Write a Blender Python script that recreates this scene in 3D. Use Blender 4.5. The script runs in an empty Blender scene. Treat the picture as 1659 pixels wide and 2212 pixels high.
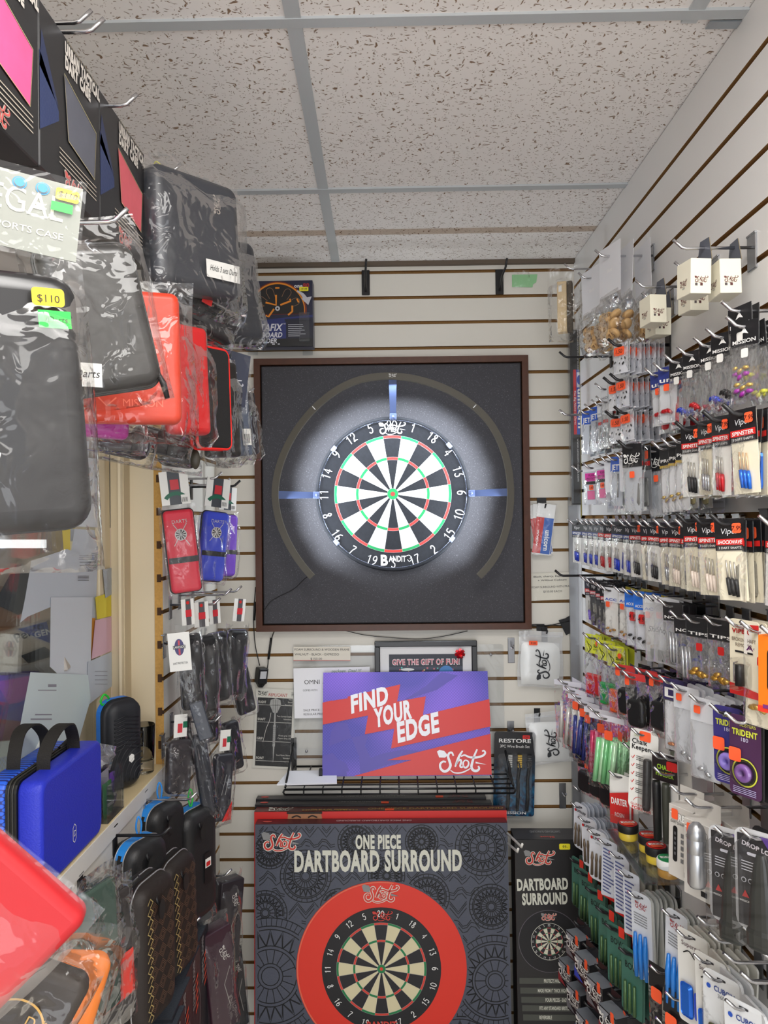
import bpy, math, random
from mathutils import Matrix, Vector
random.seed(7)
S = bpy.context.scene
PI = math.pi
# ---------------------------------------------------------------- camera
F = 1660.0
YAW, PITCH, ROLL = math.radians(0.7075), math.radians(0.552), math.radians(-0.65)
CAMPOS = Vector((0, 0, 1.6))
CR = Matrix.Rotation(YAW, 4, 'Z') @ Matrix.Rotation(PI/2 + PITCH, 4, 'X') @ Matrix.Rotation(ROLL, 4, 'Z')
cam = bpy.data.cameras.new('camera'); camo = bpy.data.objects.new('camera', cam)
S.collection.objects.link(camo); S.camera = camo
cam.sensor_fit = 'VERTICAL'; cam.sensor_height = 24.0; cam.lens = 24.0*F/2212.0
cam.clip_start = 0.02; cam.clip_end = 50
camo.matrix_world = Matrix.Translation(CAMPOS) @ CR
S.view_settings.view_transform = 'Standard'; S.view_settings.look = 'None'
S.view_settings.gamma = 1; S.view_settings.use_curve_mapping = False
S.view_settings.exposure = 0.28
S.cycles.transparent_max_bounces = 24
S.cycles.max_bounces = 6
# ---------------------------------------------------------------- light
W = bpy.data.worlds.new('world'); S.world = W; W.use_nodes = True
W.node_tree.nodes['Background'].inputs[0].default_value = (0.93, 0.95, 1.0, 1)
W.node_tree.nodes['Background'].inputs[1].default_value = 1.12
def area(name, loc, target, sx, sy, power, color=(1, 1, 1), spread=PI):
    l = bpy.data.lights.new(name, 'AREA'); l.shape = 'RECTANGLE'; l.size = sx; l.size_y = sy
    l.energy = power; l.color = color; l.spread = spread
    o = bpy.data.objects.new(name, l); S.collection.objects.link(o)
    o.location = loc
    o.rotation_euler = (Vector(target) - Vector(loc)).to_track_quat('-Z', 'Y').to_euler()
    return o
area('fluorescent_lamp', (0.1, -0.75, 2.36), (0.1, -0.7, 0), 1.2, 0.5, 16, (1, .975, .94))
area('fluorescent_lamp', (0.1, 0.30, 2.365), (0.1, 0.31, 0), 0.6, 0.5, 12, (1, .975, .94))
area('ceiling_fill_light', (0.1, -2.4, 1.1), (0.0, 1.2, 2.37), 2.2, 1.4, 34, (.93, .96, 1))  # unseen fill lamp added behind the camera, aimed up to brighten the ceiling

# ---------------------------------------------------------------- projection of photo points to places
def ray(px, py):
    v = CR.to_3x3() @ Vector(((px-829.5)/F, -(py-1106)/F, -1)); return v
def at(px, py, d):
    v = ray(px, py); return CAMPOS + v*(d/v.y)
def onx(px, py, X):
    v = ray(px, py); return CAMPOS + v*(X/v.x)
# ---------------------------------------------------------------- materials
def lin(c):
    c = c/255.0
    return c/12.92 if c <= .04045 else ((c+.055)/1.055)**2.4
MATS = {}
def col(r, g, b, rough=.5, metal=0.0, spec=.5, bump=0.0, bscale=200.0, sheen=0.0, vary=0.0):
    key = (r, g, b, rough, metal, spec, bump, bscale, sheen, vary)
    if key in MATS: return MATS[key]
    m = bpy.data.materials.new('surface_%d_%d_%d' % (r, g, b)); m.use_nodes = True
    n = m.node_tree.nodes; L = m.node_tree.links; p = n['Principled BSDF']
    c = (lin(r), lin(g), lin(b), 1)
    p.inputs['Base Color'].default_value = c
    p.inputs['Roughness'].default_value = rough; p.inputs['Metallic'].default_value = metal
    p.inputs['Specular IOR Level'].default_value = spec
    if sheen: p.inputs['Sheen Weight'].default_value = sheen
    if bump or vary:
        tc = n.new('ShaderNodeTexCoord'); t = n.new('ShaderNodeTexNoise'); t.inputs['Scale'].default_value = bscale
        t.inputs['Detail'].default_value = 3
        L.new(tc.outputs['Object'], t.inputs['Vector'])
        if bump:
            b_ = n.new('ShaderNodeBump'); b_.inputs['Strength'].default_value = bump; b_.inputs['Distance'].default_value = .002
            L.new(t.outputs['Fac'], b_.inputs['Height']); L.new(b_.outputs['Normal'], p.inputs['Normal'])
        if vary:
            mx = n.new('ShaderNodeMixRGB'); mx.inputs[1].default_value = tuple(x*(1-vary) for x in c[:3])+(1,)
            mx.inputs[2].default_value = tuple(min(1, x*(1+vary)) for x in c[:3])+(1,)
            L.new(t.outputs['Fac'], mx.inputs[0]); L.new(mx.outputs[0], p.inputs['Base Color'])
    MATS[key] = m; return m
def film(name, tint=(1, 1, 1), base=.02, edge=.35, rough=.08, bump=.15, bscale=45.0, milk=0.0):
    key = ('film', name)
    if key in MATS: return MATS[key]
    m = bpy.data.materials.new(name); m.use_nodes = True
    n = m.node_tree.nodes; L = m.node_tree.links; n.remove(n['Principled BSDF']); out = n['Material Output']
    tr = n.new('ShaderNodeBsdfTransparent'); tr.inputs[0].default_value = tuple(tint)+(1,)
    gl = n.new('ShaderNodeBsdfGlossy'); gl.inputs['Roughness'].default_value = rough
    lw = n.new('ShaderNodeLayerWeight'); lw.inputs[0].default_value = .25
    mr = n.new('ShaderNodeMapRange'); mr.inputs['To Min'].default_value = base; mr.inputs['To Max'].default_value = edge
    L.new(lw.outputs['Fresnel'], mr.inputs['Value'])
    mix = n.new('ShaderNodeMixShader'); L.new(mr.outputs[0], mix.inputs[0]); L.new(tr.outputs[0], mix.inputs[1]); L.new(gl.outputs[0], mix.inputs[2])
    if bump:
        tc = n.new('ShaderNodeTexCoord'); t = n.new('ShaderNodeTexNoise'); t.inputs['Scale'].default_value = bscale
        t.inputs['Distortion'].default_value = 1.5; t.inputs['Detail'].default_value = 1
        L.new(tc.outputs['Object'], t.inputs['Vector'])
        b_ = n.new('ShaderNodeBump'); b_.inputs['Strength'].default_value = bump; b_.inputs['Distance'].default_value = .01
        L.new(t.outputs['Fac'], b_.inputs['Height']); L.new(b_.outputs['Normal'], gl.inputs['Normal']); L.new(b_.outputs['Normal'], lw.inputs['Normal'])
    last = mix
    if milk:
        df = n.new('ShaderNodeBsdfDiffuse'); df.inputs[0].default_value = (.88, .9, .93, 1)
        m2 = n.new('ShaderNodeMixShader'); m2.inputs[0].default_value = milk
        L.new(mix.outputs[0], m2.inputs[1]); L.new(df.outputs[0], m2.inputs[2]); last = m2
    L.new(last.outputs[0], out.inputs[0]); MATS[key] = m; return m
FILM = film('poly_bag_film', base=.025, edge=.35, milk=.02)
BLIS = film('blister_shell', base=.03, edge=.45, rough=.04, bump=0)
FILMS = film('soft_poly_bag_film', base=.025, edge=.5, bump=.5, bscale=28, milk=0)
FROST = film('frosted_zip_bag', base=.08, edge=.5, rough=.25, milk=.22)
ACRYL = film('clear_acrylic', tint=(.95, .96, .97), base=.03, edge=.7, rough=.03, bump=0, milk=.01)
GLASS = film('window_glass', tint=(.93, .96, .95), base=.06, edge=.7, rough=.02, bump=0)
def emit(name, c, s):
    m = bpy.data.materials.new(name); m.use_nodes = True; p = m.node_tree.nodes['Principled BSDF']
    p.inputs['Base Color'].default_value = c+(1,); p.inputs['Emission Color'].default_value = c+(1,)
    p.inputs['Emission Strength'].default_value = s; return m
BLACK = col(22, 22, 24, .45); BLACKM = col(26, 25, 27, .35, 0, .5); WHITE = col(238, 237, 234, .5)
CHROME = col(200, 200, 203, .18, 1.0); CREAM = col(226, 222, 208, .6); ORANGE = col(255, 92, 48, .6)
RED = col(206, 36, 34, .5); GREY = col(128, 130, 134, .5); YEL = col(238, 226, 40, .5); GREEN = col(16, 140, 78, .6)
# ---------------------------------------------------------------- mesh builder
TXT = {}
def text_geo(s, bold):
    k = (s, bold)
    if k in TXT: return TXT[k]
    c = bpy.data.curves.new('lettering', 'FONT'); c.body = s; c.size = 1; c.offset = bold; c.resolution_u = 3; c.space_character = 1+max(0, bold-.015)*3.2
    o = bpy.data.objects.new('lettering', c)
    me = o.to_mesh()
    vs = [v.co.xy.copy() for v in me.vertices]; fs = [tuple(p.vertices) for p in me.polygons]
    o.to_mesh_clear(); bpy.data.objects.remove(o); bpy.data.curves.remove(c)
    x0 = min([v.x for v in vs] or [0]); x1 = max([v.x for v in vs] or [1])
    vs = [Vector((v.x-x0, v.y)) for v in vs]
    TXT[k] = (vs, fs, x1-x0); return TXT[k]
def crom(pts, n=6, closed=False):
    P = [Vector(p) for p in pts]; out = []; N = len(P)
    for i in range(N if closed else N-1):
        p1, p2 = P[i % N], P[(i+1) % N]
        p0 = P[(i-1) % N] if (closed or i > 0) else p1*2-p2
        p3 = P[(i+2) % N] if (closed or i+2 < N) else p2*2-p1
        for k in range(n):
            t = k/n
            out.append(.5*((2*p1)+(p2-p0)*t+(2*p0-5*p1+4*p2-p3)*t*t+(3*p1-p0-3*p2+p3)*t**3))
    if not closed: out.append(P[-1].copy())
    return out
EPS = .0005
class MB:
    def __init__(s): s.v = []; s.f = []; s.fm = []; s.mats = []; s.M = Matrix.Identity(4); s.smooth = []; s.sm = False
    def mi(s, m):
        if m not in s.mats: s.mats.append(m)
        return s.mats.index(m)
    def add(s, vs, fs, m):
        b = len(s.v); k = s.mi(m)
        for v in vs: s.v.append(s.M @ Vector(v))
        for f in fs: s.f.append(tuple(b+i for i in f)); s.fm.append(k); s.smooth.append(s.sm)
    def box(s, x0, y0, z0, x1, y1, z1, m):
        s.add([(x0,y0,z0),(x1,y0,z0),(x1,y1,z0),(x0,y1,z0),(x0,y0,z1),(x1,y0,z1),(x1,y1,z1),(x0,y1,z1)],
              [(0,3,2,1),(4,5,6,7),(0,1,5,4),(1,2,6,5),(2,3,7,6),(3,0,4,7)], m)
    def bevbox(s, x0, y0, z0, x1, y1, z1, m, b=.002):
        # chamfered box lofted along y
        cx, cz = (x0+x1)/2, (z0+z1)/2; w, h = x1-x0, z1-z0
        s.loft([[(cx+x, y, cz+z) for x, z in rrect(w-2*i, h-2*i, max(b-i, b*.4), 2)] for y, i in ((y0, b), (y0+b, 0), (y1-b, 0), (y1, b))], m)
    def quad(s, a, b, c, d, m): s.add([a, b, c, d], [(0, 1, 2, 3)], m)
    def loft(s, rings, m, caps=(True, True), closed=True, mats=None):
        n = len(rings[0]); vs = [p for r in rings for p in r]; b = len(s.v)
        for v in vs: s.v.append(s.M @ Vector(v))
        for i in range(len(rings)-1):
            k = s.mi(mats[i] if mats else m)
            for j in range(n if closed else n-1):
                j2 = (j+1) % n
                s.f.append((b+i*n+j, b+i*n+j2, b+(i+1)*n+j2, b+(i+1)*n+j)); s.fm.append(k); s.smooth.append(s.sm)
        if caps[0]: s.f.append(tuple(b+j for j in range(n))[::-1]); s.fm.append(s.mi(mats[0] if mats else m)); s.smooth.append(False)
        if caps[1]: s.f.append(tuple(b+(len(rings)-1)*n+j for j in range(n))); s.fm.append(s.mi(mats[-1] if mats else m)); s.smooth.append(False)
    def tube(s, pts, r, m, n=8, smooth=True):
        P = [Vector(p) for p in pts]; rings = []; up = None
        for i, p in enumerate(P):
            t = (P[min(i+1, len(P)-1)]-P[max(i-1, 0)])
            if t.length < 1e-9: t = Vector((0, 0, 1))
            t.normalize()
            if up is None:
                up = Vector((0, 0, 1)) if abs(t.z) < .9 else Vector((1, 0, 0))
            a = t.cross(up)
            if a.length < 1e-6: a = t.cross(Vector((0, 1, 0)))
            a.normalize(); b = a.cross(t).normalized(); up = b
            rr = r[i] if isinstance(r, (list, tuple)) else r
            rings.append([tuple(p+a*math.cos(q*2*PI/n)*rr+b*math.sin(q*2*PI/n)*rr) for q in range(n)])
        o = s.sm; s.sm = smooth; s.loft(rings, m); s.sm = o
    def lathe(s, prof, m, n=24, c=(0, 0, 0), mats=None):
        o = s.sm; s.sm = True
        s.loft([[(c[0]+r*math.cos(q*2*PI/n), c[1]+r*math.sin(q*2*PI/n), c[2]+z) for q in range(n)] for r, z in prof], m, mats=mats); s.sm = o
    # flat graphics on the local xz plane, facing -y; k is the print layer
    def poly2(s, pts, m, k=1, y=0): s.add([(p[0], y-k*EPS, p[1]) for p in pts], [tuple(range(len(pts)))], m)
    def rect2(s, x0, z0, x1, z1, m, k=1, y=0): s.poly2([(x0, z0), (x1, z0), (x1, z1), (x0, z1)], m, k, y)
    def rr2(s, cx, cz, w, h, r, m, k=1, y=0): s.poly2([(cx+a, cz+b) for a, b in rrect(w, h, r, 3)], m, k, y)
    def disc2(s, cx, cz, r, m, k=1, n=32, rz=None, y=0):
        rz = rz or r; s.poly2([(cx+r*math.cos(2*PI*i/n), cz+rz*math.sin(2*PI*i/n)) for i in range(n)], m, k, y)
    def arc2(s, cx, cz, r0, r1, a0, a1, m, k=1, n=6, y=0):
        o = [(cx+r1*math.sin(a0+(a1-a0)*i/n), cz+r1*math.cos(a0+(a1-a0)*i/n)) for i in range(n+1)]
        i_ = [(cx+r0*math.sin(a0+(a1-a0)*i/n), cz+r0*math.cos(a0+(a1-a0)*i/n)) for i in range(n+1)]
        for j in range(n): s.poly2([i_[j], i_[j+1], o[j+1], o[j]], m, k, y)
    def rib2(s, pts, w, m, k=1, closed=False, y=0):
        P = [Vector(p) for p in pts]; n = len(P)
        if n < 2: return
        L = []; R = []
        for i in range(n):
            if closed: t = P[(i+1) % n]-P[(i-1) % n]
            else: t = P[min(i+1, n-1)]-P[max(i-1, 0)]
            if t.length < 1e-9: t = Vector((1, 0))
            t.normalize(); nn = Vector((-t.y, t.x))
            ww = (w(i/(n-1)) if callable(w) else w)/2
            L.append(P[i]+nn*ww); R.append(P[i]-nn*ww)
        yy = y-k*EPS; vs = [(p.x, yy, p.y) for p in L]+[(p.x, yy, p.y) for p in R]
        fs = [(i, n+i, n+(i+1) % n, (i+1) % n) for i in range(n if closed else n-1)]
        s.add(vs, fs, m)
    def text2(s, t, x, z, h, m, k=2, sx=1.0, shear=0.0, bold=0.0, rot=0.0, al='l', fit=None, y=0):
        vs, fs, w = text_geo(t, bold); sc = h/.72
        if fit: sx = fit/(w*sc)
        W_ = w*sc*sx; ox = {'l': 0, 'c': -W_/2, 'r': -W_}[al]
        c, sn = math.cos(rot), math.sin(rot); out = []
        for v in vs:
            a = v.x*sc*sx+ox+shear*v.y*sc; b = v.y*sc
            out.append((x+a*c-b*sn, y-k*EPS, z+a*sn+b*c))
        s.add(out, fs, m)
    def logo2(s, x, z, w, m, k=2, m2=None, rot=0.0, y=0, dart=None, outline=None):
        # the flowing "Shot" lettering with its flight
        sc = w/430.0
        c, sn = math.cos(rot), math.sin(rot)
        def T(p):
            a, b = (p[0]-1315)*sc, -(p[1]-885)*sc; return (x+a*c-b*sn, z+a*sn+b*c)
        strokes = [
            ([(1246,838),(1232,810),(1208,815),(1198,845),(1210,885),(1216,920),(1196,955),(1160,968),(1130,945),(1126,908),(1150,885),(1178,888)], 17),
            ([(1328,795),(1300,835),(1276,885),(1258,930)], 16),
            ([(1266,915),(1288,880),(1308,872),(1312,892),(1302,925),(1318,934),(1334,918)], 13),
            ([(1352,872),(1332,892),(1332,925),(1352,938),(1374,918),(1376,888),(1352,872)], 12),
            ([(1458,783),(1432,835),(1412,890),(1402,935),(1420,962),(1452,964),(1470,945),(1462,925)], 17),
            ([(1312,842),(1345,832),(1390,850),(1450,852),(1505,838),(1528,815),(1518,796),(1500,800)], 14),
            ([(1215,958),(1250,980),(1310,980),(1360,962),(1400,940)], 9)]
        def lay(mm, extra, kk):
            for pts, wd in strokes:
                q = [T(p) for p in crom(pts, 5)]
                s.rib2(q, lambda t, wd=wd: (wd*1.35*(.6+.4*math.sin(PI*min(1, max(0, t*1.0))))+extra)*sc, mm, kk, y=y)
            e = extra/2
            cx, cz = 1145, 822
            s.poly2([T((cx+(a-cx)*(1+e/30), cz+(b-cz)*(1+e/22))) for a, b in [(1100,800),(1122,786),(1165,795),(1196,832),(1170,852),(1118,850)]], dart or mm, kk, y=y)
            s.poly2([T(p) for p in [(1440,888-e),(1535,913),(1440,903+e)]], dart or mm, kk, y=y)
        if outline: lay(outline, 16, k-1)
        lay(m, 0, k)
    def build(s, name, mw=None, parent=None):
        me = bpy.data.meshes.new(name)
        me.from_pydata([tuple(v) for v in s.v], [], s.f)
        for m in s.mats: me.materials.append(m)
        me.polygons.foreach_set('material_index', s.fm); me.polygons.foreach_set('use_smooth', s.smooth)
        me.update()
        o = bpy.data.objects.new(name, me); S.collection.objects.link(o)
        if parent: o.parent = parent
        if mw is not None: o.matrix_world = mw if not parent else mw
        return o
def rrect(w, h, r, n=4):
    r = min(r, w/2*.999, h/2*.999); out = []
    for cx, cz, a in ((w/2-r, h/2-r, 0), (-w/2+r, h/2-r, PI/2), (-w/2+r, -h/2+r, PI), (w/2-r, -h/2+r, 3*PI/2)):
        for i in range(n+1):
            t = a+PI/2*i/n; out.append((cx+r*math.cos(t), cz+r*math.sin(t)))
    return out
def caseshape(mb, w, h, t, r, m, b=None, cz=0, band=None, n=5, cx=0, bw=.12):
    """soft case: rounded outline, domed edges, centre zip band"""
    b = b or min(t*.45, .02)
    ys = [(-t/2, b*1.0), (-t/2+b*.12, b*.5), (-t/2+b*.45, b*.15), (-t/2+b, 0), (-t*bw, 0), (-t*bw*.9, -.0008 if band else 0), (t*bw*.9, -.0008 if band else 0), (t*bw, 0), (t/2-b, 0), (t/2-b*.45, b*.15), (t/2-b*.12, b*.5), (t/2, b)]
    rings = [[(cx+x, y, cz+z) for x, z in rrect(w-2*i, h-2*i, max(.001, r-i), n)] for y, i in ys]
    mats = [m]*4+[band or m]*3+[m]*4
    o = mb.sm; mb.sm = True; mb.loft(rings, m, mats=mats); mb.sm = o
def pillow(mb, w, h, t, m, z0=0, seed=0, nx=7, nz=9, wr=.002, flat=.25):
    """clear bag hanging from z0 down: two wrinkled faces joined at the seams"""
    rnd = random.Random(seed); ph = [rnd.uniform(0, 6.28) for _ in range(8)]
    o = mb.sm; mb.sm = True
    for sgn in (-1, 1):
        vs = []
        for j in range(nz+1):
            v = j/nz
            for i in range(nx+1):
                u = i/nx
                e = min(1, 2.4*math.sin(PI*u)**.8)*(min(1, 3.2*math.sin(PI*min(1, max(0, (v-flat)/(1-flat)))*.5))**.8 if v > flat else 0.04)
                if v > .96: e *= .3
                wv = wr*(math.sin(u*9+v*5+ph[0])+math.sin(u*17-v*11+ph[1])*.6+math.sin(v*21+u*4+ph[2])*.5)*min(1, e*2)
                xx = (u-.5)*w*(1+.03*math.sin(v*6+ph[3])); zz = z0-v*h+.004*h/.1*math.sin(u*5+ph[4])*.3
                vs.append((xx, sgn*t/2*e+wv, zz))
        fs = [(j*(nx+1)+i, j*(nx+1)+i+1, (j+1)*(nx+1)+i+1, (j+1)*(nx+1)+i) for j in range(nz) for i in range(nx)]
        mb.add(vs, fs, m)
    mb.sm = o
# ---------------------------------------------------------------- objects
def tag(o, label, cat, group=None):
    o['label'] = label; o['category'] = cat
    if group: o['group'] = group
    return o
def thing(name, label, cat, mw, group=None):
    o = bpy.data.objects.new(name, None); S.collection.objects.link(o); o.empty_display_size = .02
    o.matrix_world = mw; return tag(o, label, cat, group)
def part(mb, name, parent, label=None, mw=None):
    o = mb.build(name); o.parent = parent
    if mw is not None: o.matrix_local = mw
    if label: o['label'] = label
    return o
def solo(mb, name, label, cat, mw=None, group=None):
    return tag(mb.build(name, mw), label, cat, group)
def struct(mb, name, mw=None):
    o = mb.build(name, mw); o['kind'] = 'structure'; return o
def dup(root, mw, label=None, group=None):
    r = root.copy(); S.collection.objects.link(r); r.matrix_world = mw
    if label: r['label'] = label
    if group: r['group'] = group
    for ch in root.children:
        c = ch.copy(); S.collection.objects.link(c); c.parent = r
        for g in ch.children:
            d = g.copy(); S.collection.objects.link(d); d.parent = c
    return r
def MW(loc, yaw=0, tilt=0, roll=0):
    """yaw: 0 faces the viewer, -90 faces out of the right wall; tilt leans the top back; roll turns in its own plane"""
    R = math.radians
    return Matrix.Translation(Vector(loc)) @ Matrix.Rotation(R(yaw), 4, 'Z') @ Matrix.Rotation(R(-tilt), 4, 'X') @ Matrix.Rotation(R(roll), 4, 'Y')
def px(n, d): return n/F*d
# ================================================================ the room
YB, XR, XL, ZC = 2.30, .548, -.531, 2.37
def slat_mat():
    m = col(226, 222, 212, .42, 0, .4); return m
LAM = slat_mat(); LAMR = col(230, 229, 228, .36, 0, .45)
def mdf():
    m = col(146, 110, 66, .8, 0, .2, .2, 300, 0, .25); return m
MDF = mdf(); EDGE = col(196, 152, 84, .75, 0, .2, .2, 200, 0, .2)
def slatwall(mb, u0, u1, z0, z1, ztop, face, gap=.0095, depth=.010, thick=.019, fm=None, lipm=None):
    """face(u, z, inset) gives a point; slats with real grooves between them"""
    fm = fm or LAM; gs = []
    k = 0
    while ztop-.0762*k > z0:
        g = ztop-.0762*k
        if g < z1-.01: gs.append(g)
        k += 1
    hi = z1
    for g in gs+[None]:
        lo = (g+gap/2) if g else z0
        mb.quad(face(u0, lo, 0), face(u1, lo, 0), face(u1, hi, 0), face(u0, hi, 0), fm)
        if g:
            a, b = g+gap/2, g-gap/2
            mb.quad(face(u0, a, depth), face(u1, a, depth), face(u1, a, 0), face(u0, a, 0), MDF)
            mb.quad(face(u0, b, depth), face(u1, b, depth), face(u1, a, depth), face(u0, a, depth), MDF)
            mb.quad(face(u0, b, 0), face(u1, b, 0), face(u1, b, depth), face(u0, b, depth), MDF)
            hi = b
    mb.quad(face(u0, z0, thick), face(u1, z0, thick), face(u1, z1, thick), face(u0, z1, thick), MDF)
    for u in (u0, u1): mb.quad(face(u, z0, 0), face(u, z0, thick), face(u, z1, thick), face(u, z1, 0), EDGE)
mb = MB(); slatwall(mb, XL-.02, XR+.02, 0, ZC-.002, 2.341, lambda u, z, i: (u, YB+i, z)); struct(mb, 'wall_back')
mb = MB(); slatwall(mb, -.8, YB-.001, 0, ZC-.002, 2.286, lambda u, z, i: (XR+i, u, z), fm=LAMR); struct(mb, 'wall_right')
# left wall: slat panel by the corner, low panel under the sill, header panel above the window
LG = 2.3085-.0005
mb = MB(); slatwall(mb, 1.757, YB-.001, 0, ZC-.002, LG, lambda u, z, i: (XL-i, u, z)); struct(mb, 'wall_left')
SILL = 1.046
mb = MB(); slatwall(mb, -.8, 1.757, 0, SILL-.018, LG, lambda u, z, i: (XL-i, u, z)); struct(mb, 'wall_left')
mb = MB(); slatwall(mb, -.8, 1.757, 1.86, ZC-.002, LG, lambda u, z, i: (XL-i, u, z)); mb.quad((XL, -.8, 1.86), (XL-.12, -.8, 1.86), (XL-.12, 1.757, 1.86), (XL, 1.757, 1.86), col(214, 200, 170, .6)); struct(mb, 'wall_left')
# slat panel cut end: the row of T slots seen on its edge
mb = MB()
for k in range(1, 24):
    g = LG-.0762*k
    if SILL < g < 1.75: mb.box(XL-.0125, 1.7545, g-.0075, XL-.0035, 1.7575, g+.010, col(70, 46, 26, .9)); mb.box(XL-.004, 1.7545, g-.004, XL+.0004, 1.7575, g+.004, col(60, 40, 24, .9))
for o in [mb.build('trim_1')]: o['kind'] = 'structure'
# window post and jamb
BEIGE = col(222, 207, 176, .5); BEIGE2 = col(206, 190, 158, .55)
mb = MB()
mb.box(XL-.075, 1.76, SILL, XL-.0195, 1.90, 1.95, BEIGE)
mb.box(XL-.105, 1.72, SILL, XL-.075, 1.90, 1.95, BEIGE2)
mb.box(XL-.083, 1.705, SILL, XL-.077, 1.722, 1.95, BEIGE)
struct(mb, 'trim_2')
mb = MB(); GX = XL-.115
mb.box(GX-.03, 1.66, SILL, GX+.008, 1.72, 1.95, BEIGE); mb.box(GX-.035, -.8, SILL, GX+.008, 1.66, SILL+.03, BEIGE)
wn = struct(mb, 'window_1')
mb = MB(); mb.box(GX-.006, -.8, SILL+.03, GX-.002, 1.66, 1.95, GLASS); g_ = part(mb, 'pane', wn)
# sill
mb = MB(); mb.box(XL-.16, -.8, SILL-.018, XL+.002, 1.757, SILL, col(224, 204, 160, .5)); mb.box(XL-.001, -.8, SILL-.034, XL+.004, 1.757, SILL-.002, col(226, 224, 220, .45)); struct(mb, 'trim_3')
# the room beyond the glass
mb = MB(); mb.quad((-2.0, -1, 0), (-2.0, 3, 0), (-2.0, 3, 2.4), (-2.0, -1, 2.4), col(196, 172, 150, .8)); mb.quad((-2.0, 3, 0), (GX-.04, 3, 0), (GX-.04, 3, 2.4), (-2.0, 3, 2.4), col(205, 188, 168, .8)); struct(mb, 'wall_far')
mb = MB(); mb.quad((-2.0, -1, 1.72), (-1.96, -1, 1.72), (-1.96, 3, 1.72), (-2.0, 3, 1.72), WHITE); mb.box(-1.99, -1, 1.5, -1.90, 3, 1.52, WHITE); struct(mb, 'trim_4')
# floor
mb = MB(); mb.quad((-2, -1, 0), (1, -1, 0), (1, YB+.1, 0), (-2, YB+.1, 0), col(205, 200, 190, .5, 0, .4, .1, 40, 0, .08)); struct(mb, 'floor')
# ceiling: fissured tiles
def tile_mat():
    m = bpy.data.materials.new('fissured_ceiling_tile'); m.use_nodes = True
    n = m.node_tree.nodes; L = m.node_tree.links; p = n['Principled BSDF']; p.inputs['Roughness'].default_value = .9
    p.inputs['Specular IOR Level'].default_value = .1
    tc = n.new('ShaderNodeTexCoord')
    def noise(s, d=2, dist=0, sc=(1, 1, 1)):
        mp = n.new('ShaderNodeMapping'); mp.inputs['Scale'].default_value = sc; L.new(tc.outputs['Object'], mp.inputs[0])
        t = n.new('ShaderNodeTexNoise'); t.inputs['Scale'].default_value = s; t.inputs['Detail'].default_value = d; t.inputs['Distortion'].default_value = dist
        L.new(mp.outputs[0], t.inputs['Vector']); return t.outputs['Fac']
    def ramp(src, a, b, inv=False):
        r = n.new('ShaderNodeMapRange'); r.inputs['From Min'].default_value = a; r.inputs['From Max'].default_value = b; L.new(src, r.inputs[0]); return r.outputs[0]
    def math_(op, a, b):
        q = n.new('ShaderNodeMath'); q.operation = op; L.new(a, q.inputs[0])
        if isinstance(b, float): q.inputs[1].default_value = b
        else: L.new(b, q.inputs[1])
        return q.outputs[0]
    # worm marks: cells whose warped, stretched distance is small
    def worms(scale, sx, thr, seed, keep):
        nz = n.new('ShaderNodeTexNoise'); nz.inputs['Scale'].default_value = 55; nz.inputs['Detail'].default_value = 1; L.new(tc.outputs['Object'], nz.inputs['Vector'])
        va = n.new('ShaderNodeVectorMath'); va.operation = 'MULTIPLY_ADD'; L.new(nz.outputs['Color'], va.inputs[0]); va.inputs[1].default_value = (.02, .02, 0); L.new(tc.outputs['Object'], va.inputs[2])
        mp = n.new('ShaderNodeMapping'); mp.inputs['Location'].default_value = (seed, seed*2, 0); mp.inputs['Rotation'].default_value = (0, 0, seed); mp.inputs['Scale'].default_value = (1, sx, 0); L.new(va.outputs[0], mp.inputs[0])
        v = n.new('ShaderNodeTexVoronoi'); v.inputs['Scale'].default_value = scale; L.new(mp.outputs[0], v.inputs['Vector'])
        sep = n.new('ShaderNodeSeparateColor'); L.new(v.outputs['Color'], sep.inputs[0])
        a = ramp(v.outputs['Distance'], thr, thr*.6); b = ramp(sep.outputs[0], keep, keep-.02)
        return math_('MULTIPLY', a, b)
    w = math_('MAXIMUM', worms(44, 2.9, .23, .6, .66), worms(126, .34, .23, 2.1, .5))
    w = math_('MAXIMUM', w, worms(66, 2.4, .19, 4.2, .6))
    dots = worms(170, 1.0, .26, 3.3, .9)
    mx = n.new('ShaderNodeMixRGB'); mx.inputs[1].default_value = (lin(240), lin(235), lin(231), 1); mx.inputs[2].default_value = (lin(142), lin(118), lin(98), 1)
    mx2 = n.new('ShaderNodeMixRGB'); mx2.inputs[2].default_value = (lin(165), lin(150), lin(138), 1)
    L.new(w, mx.inputs[0]); L.new(dots, mx2.inputs[0]); L.new(mx2.outputs[0], mx.inputs[1]); mx2.inputs[1].default_value = (lin(240), lin(235), lin(231), 1)
    L.new(mx.outputs[0], p.inputs['Base Color'])
    bp = n.new('ShaderNodeBump'); bp.invert = True; bp.inputs['Strength'].default_value = .5; bp.inputs['Distance'].default_value = .002
    L.new(w, bp.inputs['Height']); L.new(bp.outputs[0], p.inputs['Normal'])
    return m
mb = MB(); mb.box(-2.0, -.9, ZC, 1.0, YB+.1, ZC+.02, tile_mat()); struct(mb, 'ceiling')
TB = col(192, 196, 198, .45, .2)
A, B_ = at(637, 58, 1), at(724.5, 561, 1)
def onz(px_, py_, Z):
    v = ray(px_, py_); return CAMPOS+v*((Z-CAMPOS.z)/v.z)
def bar(mb, p, q, w, m, drop=.004):
    p, q = Vector(p), Vector(q); t = (q-p).normalized(); nn = Vector((-t.y, t.x, 0))*w/2
    z0, z1 = ZC-drop, ZC+.001
    vs = [(a.x, a.y, z) for z in (z0, z1) for a in (p-nn, q-nn, q+nn, p+nn)]
    mb.add(vs, [(0,3,2,1),(4,5,6,7),(0,1,5,4),(1,2,6,5),(2,3,7,6),(3,0,4,7)], m)
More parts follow.
